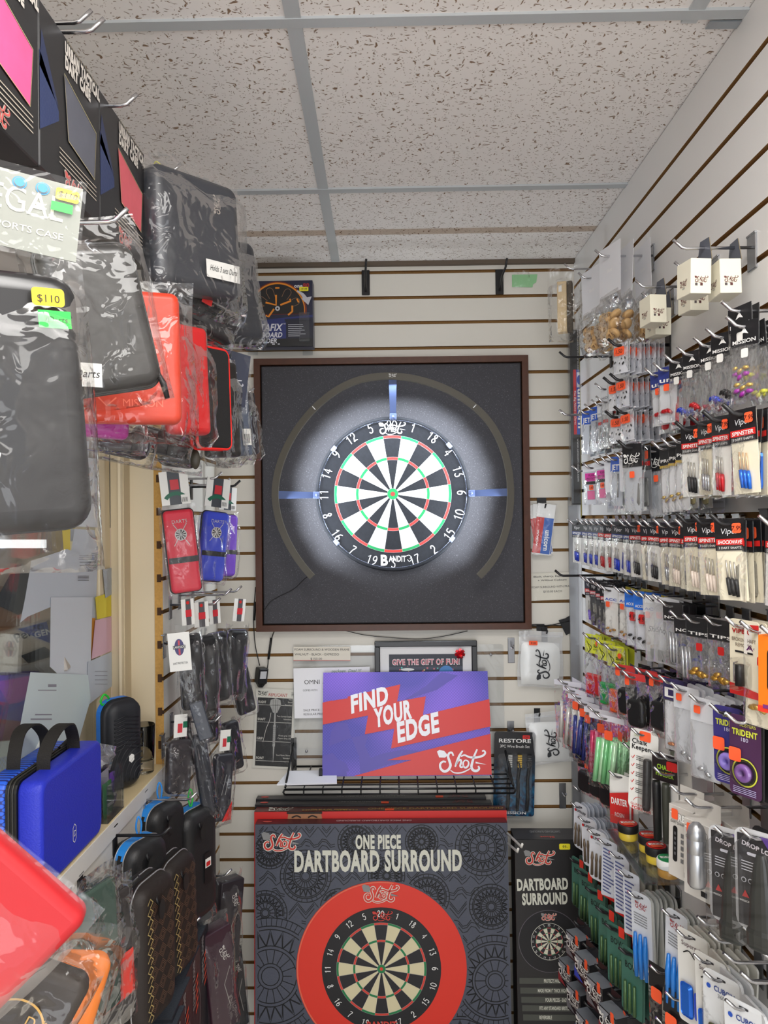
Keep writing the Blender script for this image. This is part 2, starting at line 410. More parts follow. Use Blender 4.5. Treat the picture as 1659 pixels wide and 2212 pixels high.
mb = MB()
p, q = onz(637, 58, ZC), onz(724.5, 561, ZC); dr = (q-p).normalized()
bar(mb, p-dr*1.9, q+dr*.01, .024, TB, .0035); side = Vector((dr.y, -dr.x, 0))*.6096
ps = onz(1487, 46, ZC); bar(mb, ps-dr*1.2, ps, .024, TB, .0035); bar(mb, p-side-dr*1.9, q-side, .024, TB, .0035)
for y_, w_ in ((49, .022), (412, .022)):
    c = onz(900, y_, ZC-.005)
    for s_ in (0,): bar(mb, (-1.2, c.y+.0, ZC), (XR, c.y-.004, ZC), w_, TB, .0045)
bar(mb, (-1.2, YB-.008, ZC), (XR, YB-.008, ZC), .018, col(96, 82, 68, .6), .012)
c0 = onz(900, 48, ZC-.005).y
mb.box(XR-.05, onz(1580, 46, ZC).y-.009, ZC-.0062, XR-.001, onz(1580, 46, ZC).y+.009, ZC-.0040, col(170, 176, 180, .3, .7)); struct(mb, 'trim_5')
# thin see-through brown strip laid across the tiles near the wall
mb = MB(); mb.sm = False
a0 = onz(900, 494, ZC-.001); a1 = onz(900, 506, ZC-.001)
mb.quad((-.6, a1.y, ZC-.0012), (XR, a1.y, ZC-.0012), (XR, a0.y, ZC-.0012), (-.6, a0.y, ZC-.0012), film('brown_wash', tint=(.80, .74, .68), base=0, edge=0, bump=0)); struct(mb, 'trim_6')
# corner post
mb = MB(); mb.box(.520, YB-.012, 0, .5475, YB-.0005, 1.66, col(168, 170, 174, .3, .7)); mb.box(.5455, YB-.05, 0, .5475, YB-.012, 1.66, col(215, 215, 216, .3, .3)); struct(mb, 'trim_7')
mb = MB(); mb.box(.5462, YB-.060, 1.60, .5475, YB-.001, 2.12, col(150, 138, 70, .4, .3)); struct(mb, 'trim_8')

# ================================================================ board, foam and frame
WALN = col(78, 44, 28, .38, 0, .5, .15, 60, 0, .25)
YF = YB-.045
C0 = at(847, 1066, YF); hw, hh = px(595, YF)/2, px(592, YF)/2
t = thing('dartboard_surround', 'square black foam backboard in a dark walnut frame, hung on the slat wall', 'dartboard surround', Matrix.Translation(C0))
bw = .0185
def frame_bar(pts):
    mb = MB(); (ax, az), (bx, bz), (cx, cz), (dx, dz) = pts; d = .0445
    f = lambda x, z, y: (x, y, z)
    mb.add([f(ax, az, .001), f(bx, bz, .001), f(cx, cz, 0), f(dx, dz, 0), f(ax, az, d), f(bx, bz, d), f(cx, cz, d), f(dx, dz, d)],
           [(0, 1, 2, 3), (4, 7, 6, 5), (0, 4, 5, 1), (1, 5, 6, 2), (2, 6, 7, 3), (3, 7, 4, 0)], WALN); return mb
I, J = hw-bw, hh-bw
for pts in ([(-hw, hh), (hw, hh), (I, J), (-I, J)], [(-hw, -hh), (hw, -hh), (I, -J), (-I, -J)], [(-hw, -hh), (-hw, hh), (-I, J), (-I, -J)], [(hw, -hh), (hw, hh), (I, J), (I, -J)]):
    part(frame_bar(pts), 'frame_rail', t)
def foam_mat():
    m = bpy.data.materials.new('speckled_eva_foam'); m.use_nodes = True
    n = m.node_tree.nodes; L = m.node_tree.links; p = n['Principled BSDF']; p.inputs['Roughness'].default_value = .8; p.inputs['Specular IOR Level'].default_value = .35
    tc = n.new('ShaderNodeTexCoord'); v = n.new('ShaderNodeTexNoise'); v.inputs['Scale'].default_value = 420; v.inputs['Detail'].default_value = 2
    L.new(tc.outputs['Object'], v.inputs['Vector'])
    mr = n.new('ShaderNodeMapRange'); mr.inputs[1].default_value = .62; mr.inputs[2].default_value = .80; L.new(v.outputs['Fac'], mr.inputs[0])
    mx = n.new('ShaderNodeMixRGB'); mx.inputs[1].default_value = (lin(66), lin(65), lin(69), 1); mx.inputs[2].default_value = (lin(120), lin(120), lin(125), 1)
    L.new(mr.outputs[0], mx.inputs[0]); L.new(mx.outputs[0], p.inputs['Base Color'])
    b = n.new('ShaderNodeBump'); b.inputs['Strength'].default_value = .4; b.inputs['Distance'].default_value = .001; L.new(v.outputs['Fac'], b.inputs['Height']); L.new(b.outputs[0], p.inputs['Normal'])
    return m
FO = foam_mat()
mb = MB(); g = .003; mb.bevbox(-I+g, .006, -J+g, I-g, .042, J-g, FO, .003); part(mb, 'foam_panel', t)
# tiny dust spots
# dartboard
YD = YF-.028
SEQ = [20, 1, 18, 4, 13, 6, 10, 15, 2, 17, 3, 19, 7, 16, 8, 11, 14, 9, 12, 5]
DIG = {
 '0': [[(.5,1),(.15,.8),(.1,.4),(.3,0),(.6,0),(.85,.3),(.85,.7),(.5,1)]],
 '1': [[(.2,.75),(.55,.98),(.5,0)]],
 '2': [[(.12,.75),(.35,1),(.7,.92),(.75,.6),(.4,.35),(.1,.02),(.45,.08),(.85,0)]],
 '3': [[(.15,.98),(.75,.98),(.45,.6),(.75,.45),(.75,.12),(.4,0),(.12,.15)]],
 '4': [[(.62,0),(.6,1),(.1,.32),(.85,.32)]],
 '5': [[(.75,.98),(.25,.95),(.2,.58),(.55,.62),(.8,.38),(.65,.05),(.3,0),(.12,.15)]],
 '6': [[(.7,.95),(.3,.75),(.12,.3),(.35,0),(.7,.08),(.75,.4),(.45,.52),(.16,.3)]],
 '7': [[(.1,.95),(.8,.98),(.5,.5),(.35,0)]],
 '8': [[(.45,.55),(.2,.75),(.45,1),(.7,.78),(.45,.55),(.15,.25),(.45,0),(.78,.25),(.45,.55)]],
 '9': [[(.3,.02),(.7,.3),(.82,.75),(.55,1),(.2,.85),(.2,.58),(.5,.48),(.8,.7)]]}
def number(mb, s, cx, cz, h, ang, m, wd, k, y=0):
    adv = .62*h; tot = adv*len(s); c, sn = math.cos(ang), math.sin(ang)
    for i, ch in enumerate(s):
        for st in DIG[ch]:
            P = crom(st, 5 if ch != '4' else 1) if ch not in '14' else [Vector(a) for a in st]
            Q = []
            for a in P:
                x = -tot/2+i*adv+a[0]*h*.58; z = (a[1]-.5)*h
                Q.append((cx+x*c-z*sn, cz+x*sn+z*c))
            mb.rib2(Q, wd, m, k, y=y)
def board_face(mb, cx, cz, R, y=0, k=1, whites=None, blk=None, rd=None, gr=None, wire=None, num=None, seg=3, nums=True, nring=.895, nh=.115):
    """R is the outer radius of the board"""
    rd_ = R/.2255; blk = blk or col(24, 25, 30, .75, 0, .3); whites = whites or col(228, 226, 214, .6); rd = rd or col(214, 48, 42, .6); gr = gr or col(10, 140, 76, .6)
    wire = wire or col(190, 190, 190, .6)
    r = {k_: v*rd_ for k_, v in dict(do=.170, di=.162, to=.107, ti=.099, bo=.0159, bi=.00635).items()}
    for i in range(20):
        a0, a1 = math.radians(i*18-9), math.radians(i*18+9)
        c1, c2 = (blk, rd) if i % 2 == 0 else (whites, gr)
        for (q0, q1, mm) in ((r['bo'], r['ti'], c1), (r['ti'], r['to'], c2), (r['to'], r['di'], c1), (r['di'], r['do'], c2)):
            mb.arc2(cx, cz, q0, q1, a0, a1, mm, k, seg, y)
    mb.disc2(cx, cz, r['bo'], gr, k, 20, y=y); mb.disc2(cx, cz, r['bi'], rd, k+1, 16, y=y)
    if wire:
        for q in ('do', 'di', 'to', 'ti', 'bo'): mb.arc2(cx, cz, r[q]-.0002*rd_, r[q]+.0003*rd_, 0, 2*PI, wire, k+1, 60, y)
        for i in range(20):
            a = math.radians(i*18-9); mb.rib2([(cx+r['bo']*math.sin(a), cz+r['bo']*math.cos(a)), (cx+r['do']*math.sin(a), cz+r['do']*math.cos(a))], .0005*rd_, wire, k+2, y=y)
    if nums:
        for i, v in enumerate(SEQ):
            a = math.radians(i*18); x, z = cx+R*nring*math.sin(a), cz+R*nring*math.cos(a)
            rot = -a if (i <= 5 or i >= 15) else PI-a
            number(mb, str(v), x, z, R*nh, rot, num or WHITE, R*.012, k+3, y)
DC = at(848.5, 1067, YD); RB = .2245
t = thing('dartboard', 'round bristle dartboard with white numbers, lit by the ring lamp, on the foam', 'dartboard', Matrix.Translation(DC))
BR = col(26, 28, 34, .7, 0, .35, .3, 90, 0, .35)
mb = MB(); mb.M = Matrix.Rotation(PI/2, 4, 'X'); mb.lathe([(.05, -.026), (RB, -.026), (RB, -.002), (RB-.004, .002), (RB-.008, 0), (.05, 0)], BR, 72); part(mb, 'board_body', t)
mb = MB(); board_face(mb, 0, 0, .2255, blk=BR, k=1, nums=False, seg=4, wire=col(176, 178, 180, .7, 0, .2)); part(mb, 'scoring_face', t)
mb = MB()
for r_ in (.2135,): mb.tube([(r_*math.sin(2*PI*i/72), -.004, r_*math.cos(2*PI*i/72)) for i in range(73)], .0011, col(90, 96, 112, .25, .9), 6)
part(mb, 'number_ring', t)
for i, v in enumerate(SEQ):
    mb = MB(); a = math.radians(i*18); rot = -a if (i <= 5 or i >= 15) else PI-a
    number(mb, str(v), .2*math.sin(a), .2*math.cos(a), .026, rot, col(236, 236, 240, .4), .0026, 6); mb.v = [Vector((v_.x, v_.y-.001, v_.z)) for v_ in mb.v]
    part(mb, 'number', t)
mb = MB(); mb.logo2(0, .190, .078, col(240, 240, 242, .5), 3); part(mb, 'maker_mark', t, 'white flowing lettering above the board centre')
mb = MB(); mb.text2('B', -.037, -.206, .030, col(236, 236, 238, .5), 3, bold=.04, sx=.9); mb.text2('ANDIT', -.014, -.196, .017, col(236, 236, 238, .5), 3, fit=.050, bold=.03)
mb.rib2(crom([(.034, -.181), (.046, -.178), (.052, -.188), (.046, -.196), (.040, -.190)], 5), .0016, WHITE, 3); part(mb, 'name_mark', t, 'white lettering under the board centre')
for ang in (-52, 50, 128, 230):
    mb = MB(); a = math.radians(ang); mb.M = Matrix.Translation((.215*math.sin(a), -.006, .215*math.cos(a))) @ Matrix.Rotation(a, 4, 'Y')
    mb.bevbox(-.009, -.003, -.006, .009, .004, .006, col(122, 128, 152, .3, .2), .0025); part(mb, 'ring_clip', t)
# ring lamp
YR = YF-.105
t = thing('dartboard_ring_lamp', 'open dark ring lamp of 270 degrees standing off the foam around the dartboard', 'lamp', Matrix.Translation(at(851, 1066, YR)))
RINGM = col(68, 62, 48, .45, 0, .5); RR = px(254, YR)
def rad(a):   # gentle facets of the sprung band
    return RR*(1.012-.022*abs(math.sin(2.5*(a+PI*.9)))**1.5)
mb = MB(); rings = []; N = 96
for i in range(N+1):
    a = math.radians(-135)+math.radians(270)*i/N; r = rad(a)
    s_, c_ = math.sin(a), math.cos(a)
    rings.append([(q*s_, y, q*c_) for q, y in ((r-.009, -.008), (r+.009, -.008), (r+.009, .008), (r-.009, .008))])
mb.loft(rings, RINGM); part(mb, 'ring_band', t)
mb = MB(); LED = emit('led_strip', (.86, .93, 1.0), 3.0)
rings = []
for i in range(N+1):
    a = math.radians(-132)+math.radians(264)*i/N; r = rad(a)-.0092; s_, c_ = math.sin(a), math.cos(a)
    rings.append([((r+.003)*s_, .0086, (r+.003)*c_), ((r+.012)*s_, .0086, (r+.012)*c_)])
mb.loft(rings, LED, caps=(False, False), closed=False); part(mb, 'led_strip', t, 'white light strip inside the ring')
for a_ in (-42.5, 43.5):
    mb = MB(); a = math.radians(a_); r = rad(a); mb.M = Matrix.Translation((r*math.sin(a), -.009, r*math.cos(a))) @ Matrix.Rotation(a, 4, 'Y'); mb.bevbox(-.0012, -.002, -.006, .0012, .001, .006, col(240, 240, 240, .4), .0006); part(mb, 'joint_mark', t)
mb = MB(); mb.logo2(0, rad(0)+.001, .022, col(225, 225, 222, .5), 2, y=-.0085); part(mb, 'maker_mark', t)
ARM = col(66, 78, 112, .35, .1, .5)
for a_ in (-90, 0, 90):
    mb = MB(); a = math.radians(a_); u = Vector((math.sin(a), 0, math.cos(a)))
    w = Vector((math.cos(a), 0, -math.sin(a)))
    r0, r1 = .2225, rad(a)-.006; y0, y1 = YD-YR-.012, .004
    P0, P1 = u*r0+Vector((0, y0, 0)), u*r1+Vector((0, y1, 0)); hwid = .011
    th = Vector((0, .004, 0))
    vs = [P0-w*hwid*.8, P0+w*hwid*.8, P1+w*hwid, P1-w*hwid]; vs += [v+th for v in vs]
    mb.add([tuple(v) for v in vs], [(0, 1, 2, 3), (4, 7, 6, 5), (0, 4, 5, 1), (1, 5, 6, 2), (2, 6, 7, 3), (3, 7, 4, 0)], ARM)
    ar = part(mb, 'support_arm', t, 'blue grey flat arm')
    mb = MB(); c = u*.2225+Vector((0, YD-YR-.012, 0)); mb.M = Matrix.Translation(c) @ Matrix.Rotation(a, 4, 'Y'); mb.bevbox(-.010, -.008, -.008, .010, .006, .012, ARM, .003)
    mb.M = mb.M @ Matrix.Translation((0, -.012, -.002)); mb.lathe([(.001, -.0065), (.0045, -.005), (.0065, 0), (.0045, .005), (.001, .0065)], ARM, 12); part(mb, 'rim_clamp', ar)
cen = at(851, 1066, YR)
for i in range(15):
    a = math.radians(-132+i*264/14.0); r = RR-.022
    p = cen+Vector((r*math.sin(a), .004, r*math.cos(a)))
    tg = Vector((DC.x+.12*math.sin(a), YD, DC.z+.12*math.cos(a)))
    area('ring_lamp_led', p, tg, .09, .012, .31, (.84, .92, 1), math.radians(122))
# ================================================================ helpers for things on the back wall
HOOKN = {}
def hook_mb(L, m, plate=True, plate_h=.045, r=.0026, tip=.022, pm=None, pw=.012):
    """peg pointing to local -y; origin on the wall, rod axis at z=0"""
    mb = MB()
    mb.tube([(0, 0, 0), (0, -L+tip*.9, 0), (0, -L+tip*.6, .002), (0, -L, tip*.62)], r, m)
    return mb
def make_hook(loc, yaw, L, m, label, name='peg_hook', group=None, r=.0026, tip=.022, plate_h=.045, pw=.009, pm=None, roll=0):
    key = (round(L, 3), m.name, r, tip, plate_h, pw)
    mw = MW(loc, yaw, 0, roll)
    if key in HOOKN: return dup(HOOKN[key], mw, label, group)
    t = thing(name, label, 'hook', mw, group)
    part(hook_mb(L, m, r=r, tip=tip), 'rod', t)
    mb = MB(); mb.bevbox(-pw, -.003, -plate_h*.62, pw, 0, plate_h*.38, pm or m, .001); mb.box(-pw, -.004, plate_h*.33, pw, .004, plate_h*.38, pm or m); part(mb, 'backplate', t)
    HOOKN[key] = t; return t
def frame_of(x0, y0, x1, y1, d, roll=0, yaw=0, tilt=0):
    c = at((x0+x1)/2, (y0+y1)/2, d); return MW(c, yaw, tilt, roll), px(x1-x0, d), px(y1-y0, d)
def sticker(parent, x, z, w, h, m, y=0, txt=None, name='price_sticker', rot=0, k=4, tm=None):
    mb = MB(); mb.M = Matrix.Translation((x, y, z)) @ Matrix.Rotation(rot, 4, 'Y')
    mb.rr2(0, 0, w, h, min(w, h)*.2, m, k)
    if txt: mb.text2(txt, 0, -h*.25, h*.5, tm or BLACK, k+1, al='c', shear=.2)
    return part(mb, name, parent)
# ---------------------------------------------------------------- two black brackets near the ceiling
for (bx, y0, y1, lab) in ((790, 583, 638, 'empty black flat-plate hook at the top of the back wall, left of centre'), (1079, 583, 635, 'empty black flat-plate hook at the top of the back wall, beside the green tape')):
    c = at(bx, (y0+y1)/2, YB-.003)
    t = thing('bracket_hook', lab, 'hook', Matrix.Translation(c), 'flat plate hooks under the ceiling')
    mb = MB(); mb.bevbox(-.012, -.001, -.038, .012, .0025, .038, BLACKM, .002); part(mb, 'backplate', t)
    mb = MB(); mb.tube([(0, -.001, -.022), (0, -.008, -.026), (.0, -.055, .0), (.004, -.10, .012), (.006, -.115, .032)], .0033, BLACKM); part(mb, 'rod', t)
# green tape scrap
mw, w, h = frame_of(1106, 590, 1161, 621, YB-.002, 0)
t = thing('tape_scrap', 'piece of green tape under a torn clear scrap on the back wall', 'tape', mw)
mb = MB(); mb.poly2([(-w/2, -h*.45), (w*.3, -h*.5), (w*.32, -h*.3), (w*.45, -h*.15), (w*.5, h*.4), (-w*.5, h*.4)], col(150, 206, 150, .5), 1); part(mb, 'green_tape', t)
mb = MB(); mb.M = Matrix.Translation((-.01, -.004, h*.7)); pillow(mb, w*.62, h*1.2, .006, FILMS, 0, 3, flat=.1); part(mb, 'clear_scrap', t)
# ---------------------------------------------------------------- boxed dartboard holder
NAVY = col(34, 36, 62, .35, 0, .5)
mw, w, h = frame_of(524, 606, 676, 750, YB-.075, 0)
t = thing('dartboard_holder_box', 'square navy carton with an orange wheel picture on a clear bracket, back wall top left', 'box', mw)
mb = MB(); mb.box(-w/2, 0, -h/2, w/2, .045, h/2, NAVY); 
mb.rect2(-w*.30, -h*.5, w*.5, -h*.18, col(22, 22, 26, .35)); mb.poly2([(-w*.5, -h*.12), (w*.5, -h*.02), (w*.5, -h*.06), (w*.1, -h*.08), (w*.1, -h*.38), (-w*.5, -h*.36)], col(38, 48, 110, .35), 2)
cx, cz = 0.0, h*.05
OR = col(232, 140, 30, .4); 
def clipc(pts, zmin): return [p for p in pts if p[1] >= zmin]
mb.poly2([(cx+R_*math.cos(a), cz+R_*math.sin(a)) for R_ in (w*.415,) for a in [math.radians(-8+i*(196)/40) for i in range(41)]], col(120, 42, 18, .4), 2)
mb.poly2([(cx+R_*math.cos(a), cz+R_*math.sin(a)) for R_ in (w*.375,) for a in [math.radians(-8+i*(196)/40) for i in range(41)]], col(24, 22, 22, .4), 4)
mb.rib2([(cx+w*.385*math.cos(math.radians(a)), cz+w*.385*math.sin(math.radians(a))) for a in range(-6, 188, 4)], lambda t_: w*.028*(.3+.7*abs(math.sin(PI*t_))), OR, 3)
for a in (90, 25, 155): 
    q = math.radians(a); X, Z = cx+w*.32*math.cos(q), cz+w*.32*math.sin(q); mb.rib2([(X-w*.03*math.sin(q), Z+w*.03*math.cos(q)), (X+w*.03*math.sin(q), Z-w*.03*math.cos(q))], w*.022, OR, 5)
for a0 in (60, 112, 25, 148, 175):
    q = math.radians(a0); 
    L_ = [(.34, -9), (.27, 0), (.34, 9)] ; pts = [(cx+w*r_*math.cos(q+math.radians(d_)), cz+w*r_*math.sin(q+math.radians(d_))) for r_, d_ in ((.20, -12), (.31, -9), (.345, 0), (.31, 9), (.20, 12))]
    mb.rib2(crom(pts, 4), w*.006, col(150, 110, 80, .4), 5)
for pts in ([(-.17, .085), (-.02, .045), (-.02, .19)], [(.04, .045), (.19, .10), (.175, .13)], [(.21, .035), (.21, -.05), (.15, -.10)], [(-.05, -.01), (-.13, -.12), (-.17, -.10)]):
    mb.rib2([(cx+a*w, cz+(b+.03)*w) for a, b in pts], w*.026, OR, 6)
mb.disc2(cx, cz+.025*w, w*.034, col(200, 200, 206, .3), 7); mb.disc2(cx, cz+.025*w, w*.014, BLACK, 8)
SIL = col(196, 196, 204, .35)
mb.rib2(crom([(w*.28, h*.34), (w*.36, h*.28), (w*.41, h*.19)], 5), lambda t_: w*(.02+.05*t_), SIL, 7); mb.poly2([(w*.34, h*.22), (w*.49, h*.25), (w*.44, h*.12)], SIL, 8)
mb.rib2(crom([(-w*.42, -h*.04), (-w*.45, h*.04), (-w*.42, h*.10)], 5), lambda t_: w*(.02+.04*t_), SIL, 7); mb.poly2([(-w*.49, h*.08), (-w*.36, h*.10), (-w*.425, h*.17)], SIL, 8)
mb.rect2(-w*.5, -h*.5, w*.12, -h*.13, col(38, 48, 110, .35), 9); mb.rect2(w*.12, -h*.5, w*.5, -h*.10, col(28, 30, 48, .35), 9); mb.rect2(-w*.5, -h*.5, w*.5, -h*.38, col(20, 20, 24, .35), 10)
LT = col(212, 212, 220, .4)
mb.text2('ROTAFIX', -w*.42, -h*.26, h*.105, LT, 11, fit=w*.48, shear=.2, bold=.03); mb.text2('TM', w*.08, -h*.17, h*.02, LT, 11)
mb.text2('DARTBOARD', -w*.46, -h*.36, h*.075, LT, 12, fit=w*.52, shear=.2, bold=.03); mb.text2('HOLDER', -w*.34, -h*.445, h*.07, LT, 12, fit=w*.33, shear=.2, bold=.03)
mb.text2('PATENTED', -w*.46, h*.41, h*.028, LT, 4, fit=w*.17); mb.text2('PRODUCT', -w*.45, h*.365, h*.028, LT, 4, fit=w*.15)
mb.text2('one', w*.24, h*.39, h*.055, LT, 4, fit=w*.12, bold=.04); mb.text2('80', w*.365, h*.39, h*.065, col(170, 40, 44, .4), 4, fit=w*.09, bold=.04)
for i in range(7): mb.rect2(w*.15, -h*(.17+i*.028), w*(.36+.06*math.sin(i*3)), -h*(.17+i*.028+.009), LT, 11)
mb.rect2(-w*.08, -h*.47, -w*.04, -h*.455, LT, 12); mb.rect2(0, -h*.47, w*.03, -h*.455, LT, 12)
part(mb, 'carton', t)
sticker(t, w*.38, h*.36, w*.13, h*.065, YEL, 0, '19.99', k=12)
for (x0, y0, x1, y1, lab) in ((532, 665, 561, 768, 'clear plastic bracket under the left end of the navy carton'), (646, 660, 684, 767, 'clear plastic bracket under the right end of the navy carton')):
    a = at((x0+x1)/2, 752, YB); 
    t = thing('clear_bracket', lab, 'bracket', Matrix.Translation(a), 'clear brackets holding the navy carton')
    mb = MB(); w_ = .015
    mb.box(-w_, -.003, -.022, w_, -.001, .1, ACRYL); mb.box(-w_, -.085, 0, w_, -.003, .002, ACRYL); mb.box(-w_, -.088, 0, w_, -.085, .085, ACRYL); mb.box(-w_, -.088, .06, w_, -.076, .062, ACRYL)
    part(mb, 'holder_body', t)
# ---------------------------------------------------------------- long boxed case with lettering in the corner
d = YB-.03
d = YB-.045; c = at(1246, 902, d); L_ = px(1090-714, d); w = px(26, d)
t = thing('dart_mat_tube', 'tall narrow black wrapped pack with blue and red lettering, upright in the right corner', 'package', MW(c+Vector((-.003, 0, 0)), 4))
mb = MB(); mb.bevbox(-w/2, -.014, -L_/2, w/2, .014, L_/2, col(44, 43, 44, .3, 0, .6), .004); part(mb, 'carton', t)
mb = MB(); z0, z1 = -L_*.10, L_*.27; mb.rect2(-w*.30, z0, -w*.05, z1, col(205, 42, 46, .4), 1, -.014); mb.rect2(-w*.05, z0, w*.46, z1, col(52, 88, 178, .4), 1, -.014)
mb.rect2(0, z1-.052, w*.42, z1-.008, col(225, 230, 240, .4), 2, -.014); mb.disc2(w*.2, z1-.03, .007, col(52, 88, 178, .4), 3, 16, .014, -.014)
mb.text2('unicorn', w*.06, z1-.056, .013, WHITE, 3, rot=-PI/2, fit=.115, bold=.04, y=-.014); mb.text2('The Big Name in Darts', -w*.24, z1-.06, .0055, WHITE, 3, rot=-PI/2, fit=.10, shear=.2, y=-.014)
mb.text2('www.unicorn-darts.com', -w*.06, z0-.012, .0065, col(210, 210, 210, .4), 3, rot=-PI/2, fit=.125, y=-.014); mb.text2('www.unicorn-darts.com', w*.05, L_*.5-.0, .0065, col(210, 210, 210, .4), 3, rot=-PI/2, fit=.125, y=-.014)
part(mb, 'lettered_label', t)
mb = MB(); mb.bevbox(-w/2-.003, -.017, -L_/2-.004, w/2+.003, .0165, L_/2+.004, FILM, .003); part(mb, 'wrap', t)
# ---------------------------------------------------------------- signs under and beside the board
HAND = col(30, 28, 30, .6); TX = col(70, 66, 66, .6)
def scribble(mb, x, z, w, h, m, k, seed, wd=.0007, loops=9):
    r = random.Random(seed); pts = [(x+w*i/loops, z+h*(.1+.8*r.random())*(1 if i % 2 else .1)) for i in range(loops+1)]
    mb.rib2(crom(pts, 4), wd, m, k)
mw, w, h = frame_of(1146, 1237, 1240, 1296, YB-.004, -1.5)
t = thing('sleeved_sign', 'paper sign reading foam surround with frame, 150 dollars each, right of the board', 'sign', mw)
mb = MB(); mb.rect2(-w/2, -h/2, w/2, h/2, col(232, 228, 214, .35), 1); mb.text2('FOAM SURROUND WITH FRAME', 0, -h*.05, .0062, TX, 2, fit=w*.94, al='c'); mb.text2('$150.00 EACH', 0, -h*.22, .0062, TX, 2, fit=w*.42, al='c')
mb.text2('Black, cherry, Expresso', -w*.02, h*.34, .0052, HAND, 2, fit=w*.8, al='c', shear=.1, bold=.01); mb.text2('+ WAlnut Colours', 0, h*.2, .0052, HAND, 2, fit=w*.66, al='c', shear=.1, bold=.01); part(mb, 'paper', t)
mb = MB(); mb.rect2(-w/2-.002, -h/2-.002, w/2+.002, h/2+.002, FILM, 6); part(mb, 'sleeve', t)
# black tape scraps
mb = MB(); mw, w, h = frame_of(1207, 1326, 1238, 1372, YB-.006); mb.add([(-w/2, 0, h*.2), (0, 0, -h/2), (w/2, 0, -h*.35), (w/2, 0, h/2), (-w*.05, 0, h*.28)], [(0, 1, 2, 3, 4)], BLACK); mb.add([(-w/2, .002, h*.2), (0, .002, -h/2), (w/2, .002, -h*.35), (w/2, .002, h/2), (-w*.05, .002, h*.28)], [(0, 1, 2, 3, 4)], BLACK); solo(mb, 'tape_scrap', 'torn black tape in the right corner below the paper price sign', 'tape', mw)
mb = MB(); mb.tube([tuple(at(a, b, YB-.006)) for a, b in ((1142, 1350), (1160, 1349), (1185, 1352), (1210, 1346), (1236, 1340))], .0016, BLACK, 6); mb.tube([tuple(at(a, b, YB-.004)) for a, b in ((1142, 1352), (1165, 1353), (1190, 1350), (1215, 1352))], .0016, BLACK, 6); solo(mb, 'cable', 'thin black cables running along the slats to the right corner', 'cable')
# packets with curved labels right of the frame
c = at(1170, 1092, YB-.03)
make_hook(at(1172, 1098, YB), 0, .05, BLACKM, 'small black hook holding the blue and red flight cards', 'peg_hook', r=.0024, tip=.018)
for i, (ox, r_, cl) in enumerate(((-.012, 7, 'leftmost'), (.0, 0, 'middle'), (.014, -8, 'rightmost'))):
    t = thing('flight_card_packet', 'clear-sleeved red and blue lettered card, %s in the fan right of the board' % cl, 'packet', MW(c+Vector((ox, -.004*i, 0)), 0, 0, -r_), 'flight card fan')
    mb = MB(); w, h = .052, .145; mb.box(-w/2, 0, -h, w/2, .0012, .004, col(232, 232, 230, .4)); mb.rect2(-w/2, -h*.98, -w*.05, -h*.25, col(196, 50, 46, .4)); mb.rect2(-w*.05, -h*.98, w*.48, -h*.25, col(50, 96, 176, .4))
    mb.text2('unicorn', w*.1, -h*.5, .015, WHITE, 2, rot=-PI/2, fit=.06, bold=.03); mb.text2('www', -w*.35, -h*.5, .008, WHITE, 2, rot=-PI/2, fit=.05); part(mb, 'card', t)
    mb = MB(); pillow(mb, w*1.1, h*1.05, .008, FILM, .006, 5+i, flat=.1); part(mb, 'sleeve', t)
mb = MB(); mw, w, h = frame_of(1160, 1075, 1180, 1087, YB-.002); mb.box(-w/2, 0, -h/2, w/2, .002, h/2, BLACK); solo(mb, 'tape_scrap', 'short black tape patch above the blue and red flight cards', 'tape', mw)
mb = MB(); mw, w, h = frame_of(1159, 1348, 1176, 1363, YB-.002); mb.box(-w/2, 0, -h/2, w/2, .002, h/2, BLACK); solo(mb, 'tape_scrap', 'short black tape patch above the upper white powder bag', 'tape', mw)
# white powder bags
PAPER = col(238, 238, 234, .45)
def powder_bag(x0, y0, x1, y1, rot, lab, stk, d):
    mw, w, h = frame_of(x0, y0, x1, y1, d, rot)
    t = thing('powder_bag', lab, 'bag', mw, 'white powder bags')
    mb = MB(); mb.M = Matrix.Translation((0, 0, h*.5)); pillow(mb, w*.97, h, .026, FROST, 0, int(x0), wr=.0012, flat=.2); part(mb, 'zip_bag', t)
    mb = MB(); mb.M = Matrix.Translation((0, .003, h*.30)); pillow(mb, w*.84, h*.76, .022, PAPER, 0, int(x0)+1, wr=.001, flat=.0); part(mb, 'contents', t)
    mb = MB(); mb.logo2(0.004, -h*.08, h*.54, col(40, 42, 46, .4), 1, rot=PI/2+.05, y=-.0165); part(mb, 'printed_mark', t)
    mb = MB(); mb.box(-w*.48, -.003, h*.405, w*.48, .003, h*.425, FROST); part(mb, 'zip', t)
    if stk: sticker(t, -w*.18, h*.30, .025, .013, ORANGE, -.012, '9.00')
powder_bag(1118, 1364, 1217, 1484, 1.5, 'upper white zip bag with black flowing lettering, on the back wall', True, YB-.035)
powder_bag(1138, 1538, 1235, 1648, -4, 'lower white zip bag with black flowing lettering, tilted, beside the brush set', False, YB-.035)
make_hook(at(1176, 1366, YB), 0, .045, BLACKM, 'small black hook through the upper white powder bag', r=.0024, tip=.018)
make_hook(at(1160, 1542, YB), 0, .045, BLACKM, 'small black hook through the lower white powder bag', r=.0024, tip=.018)
# bare chrome plates on the back wall
DCH = col(150, 150, 152, .3, .9)
for x, y, lab in ((1104, 1398, 'bare chrome peg on the back wall right of the framed picture'), (1215, 1712, 'bare chrome peg on the back wall in the lower right corner'), (1103, 1578, 'chrome peg behind the top of the wire brush card')):
    make_hook(at(x, y, YB), 0, .05, CHROME, lab, plate_h=.075, pw=.010, pm=DCH)
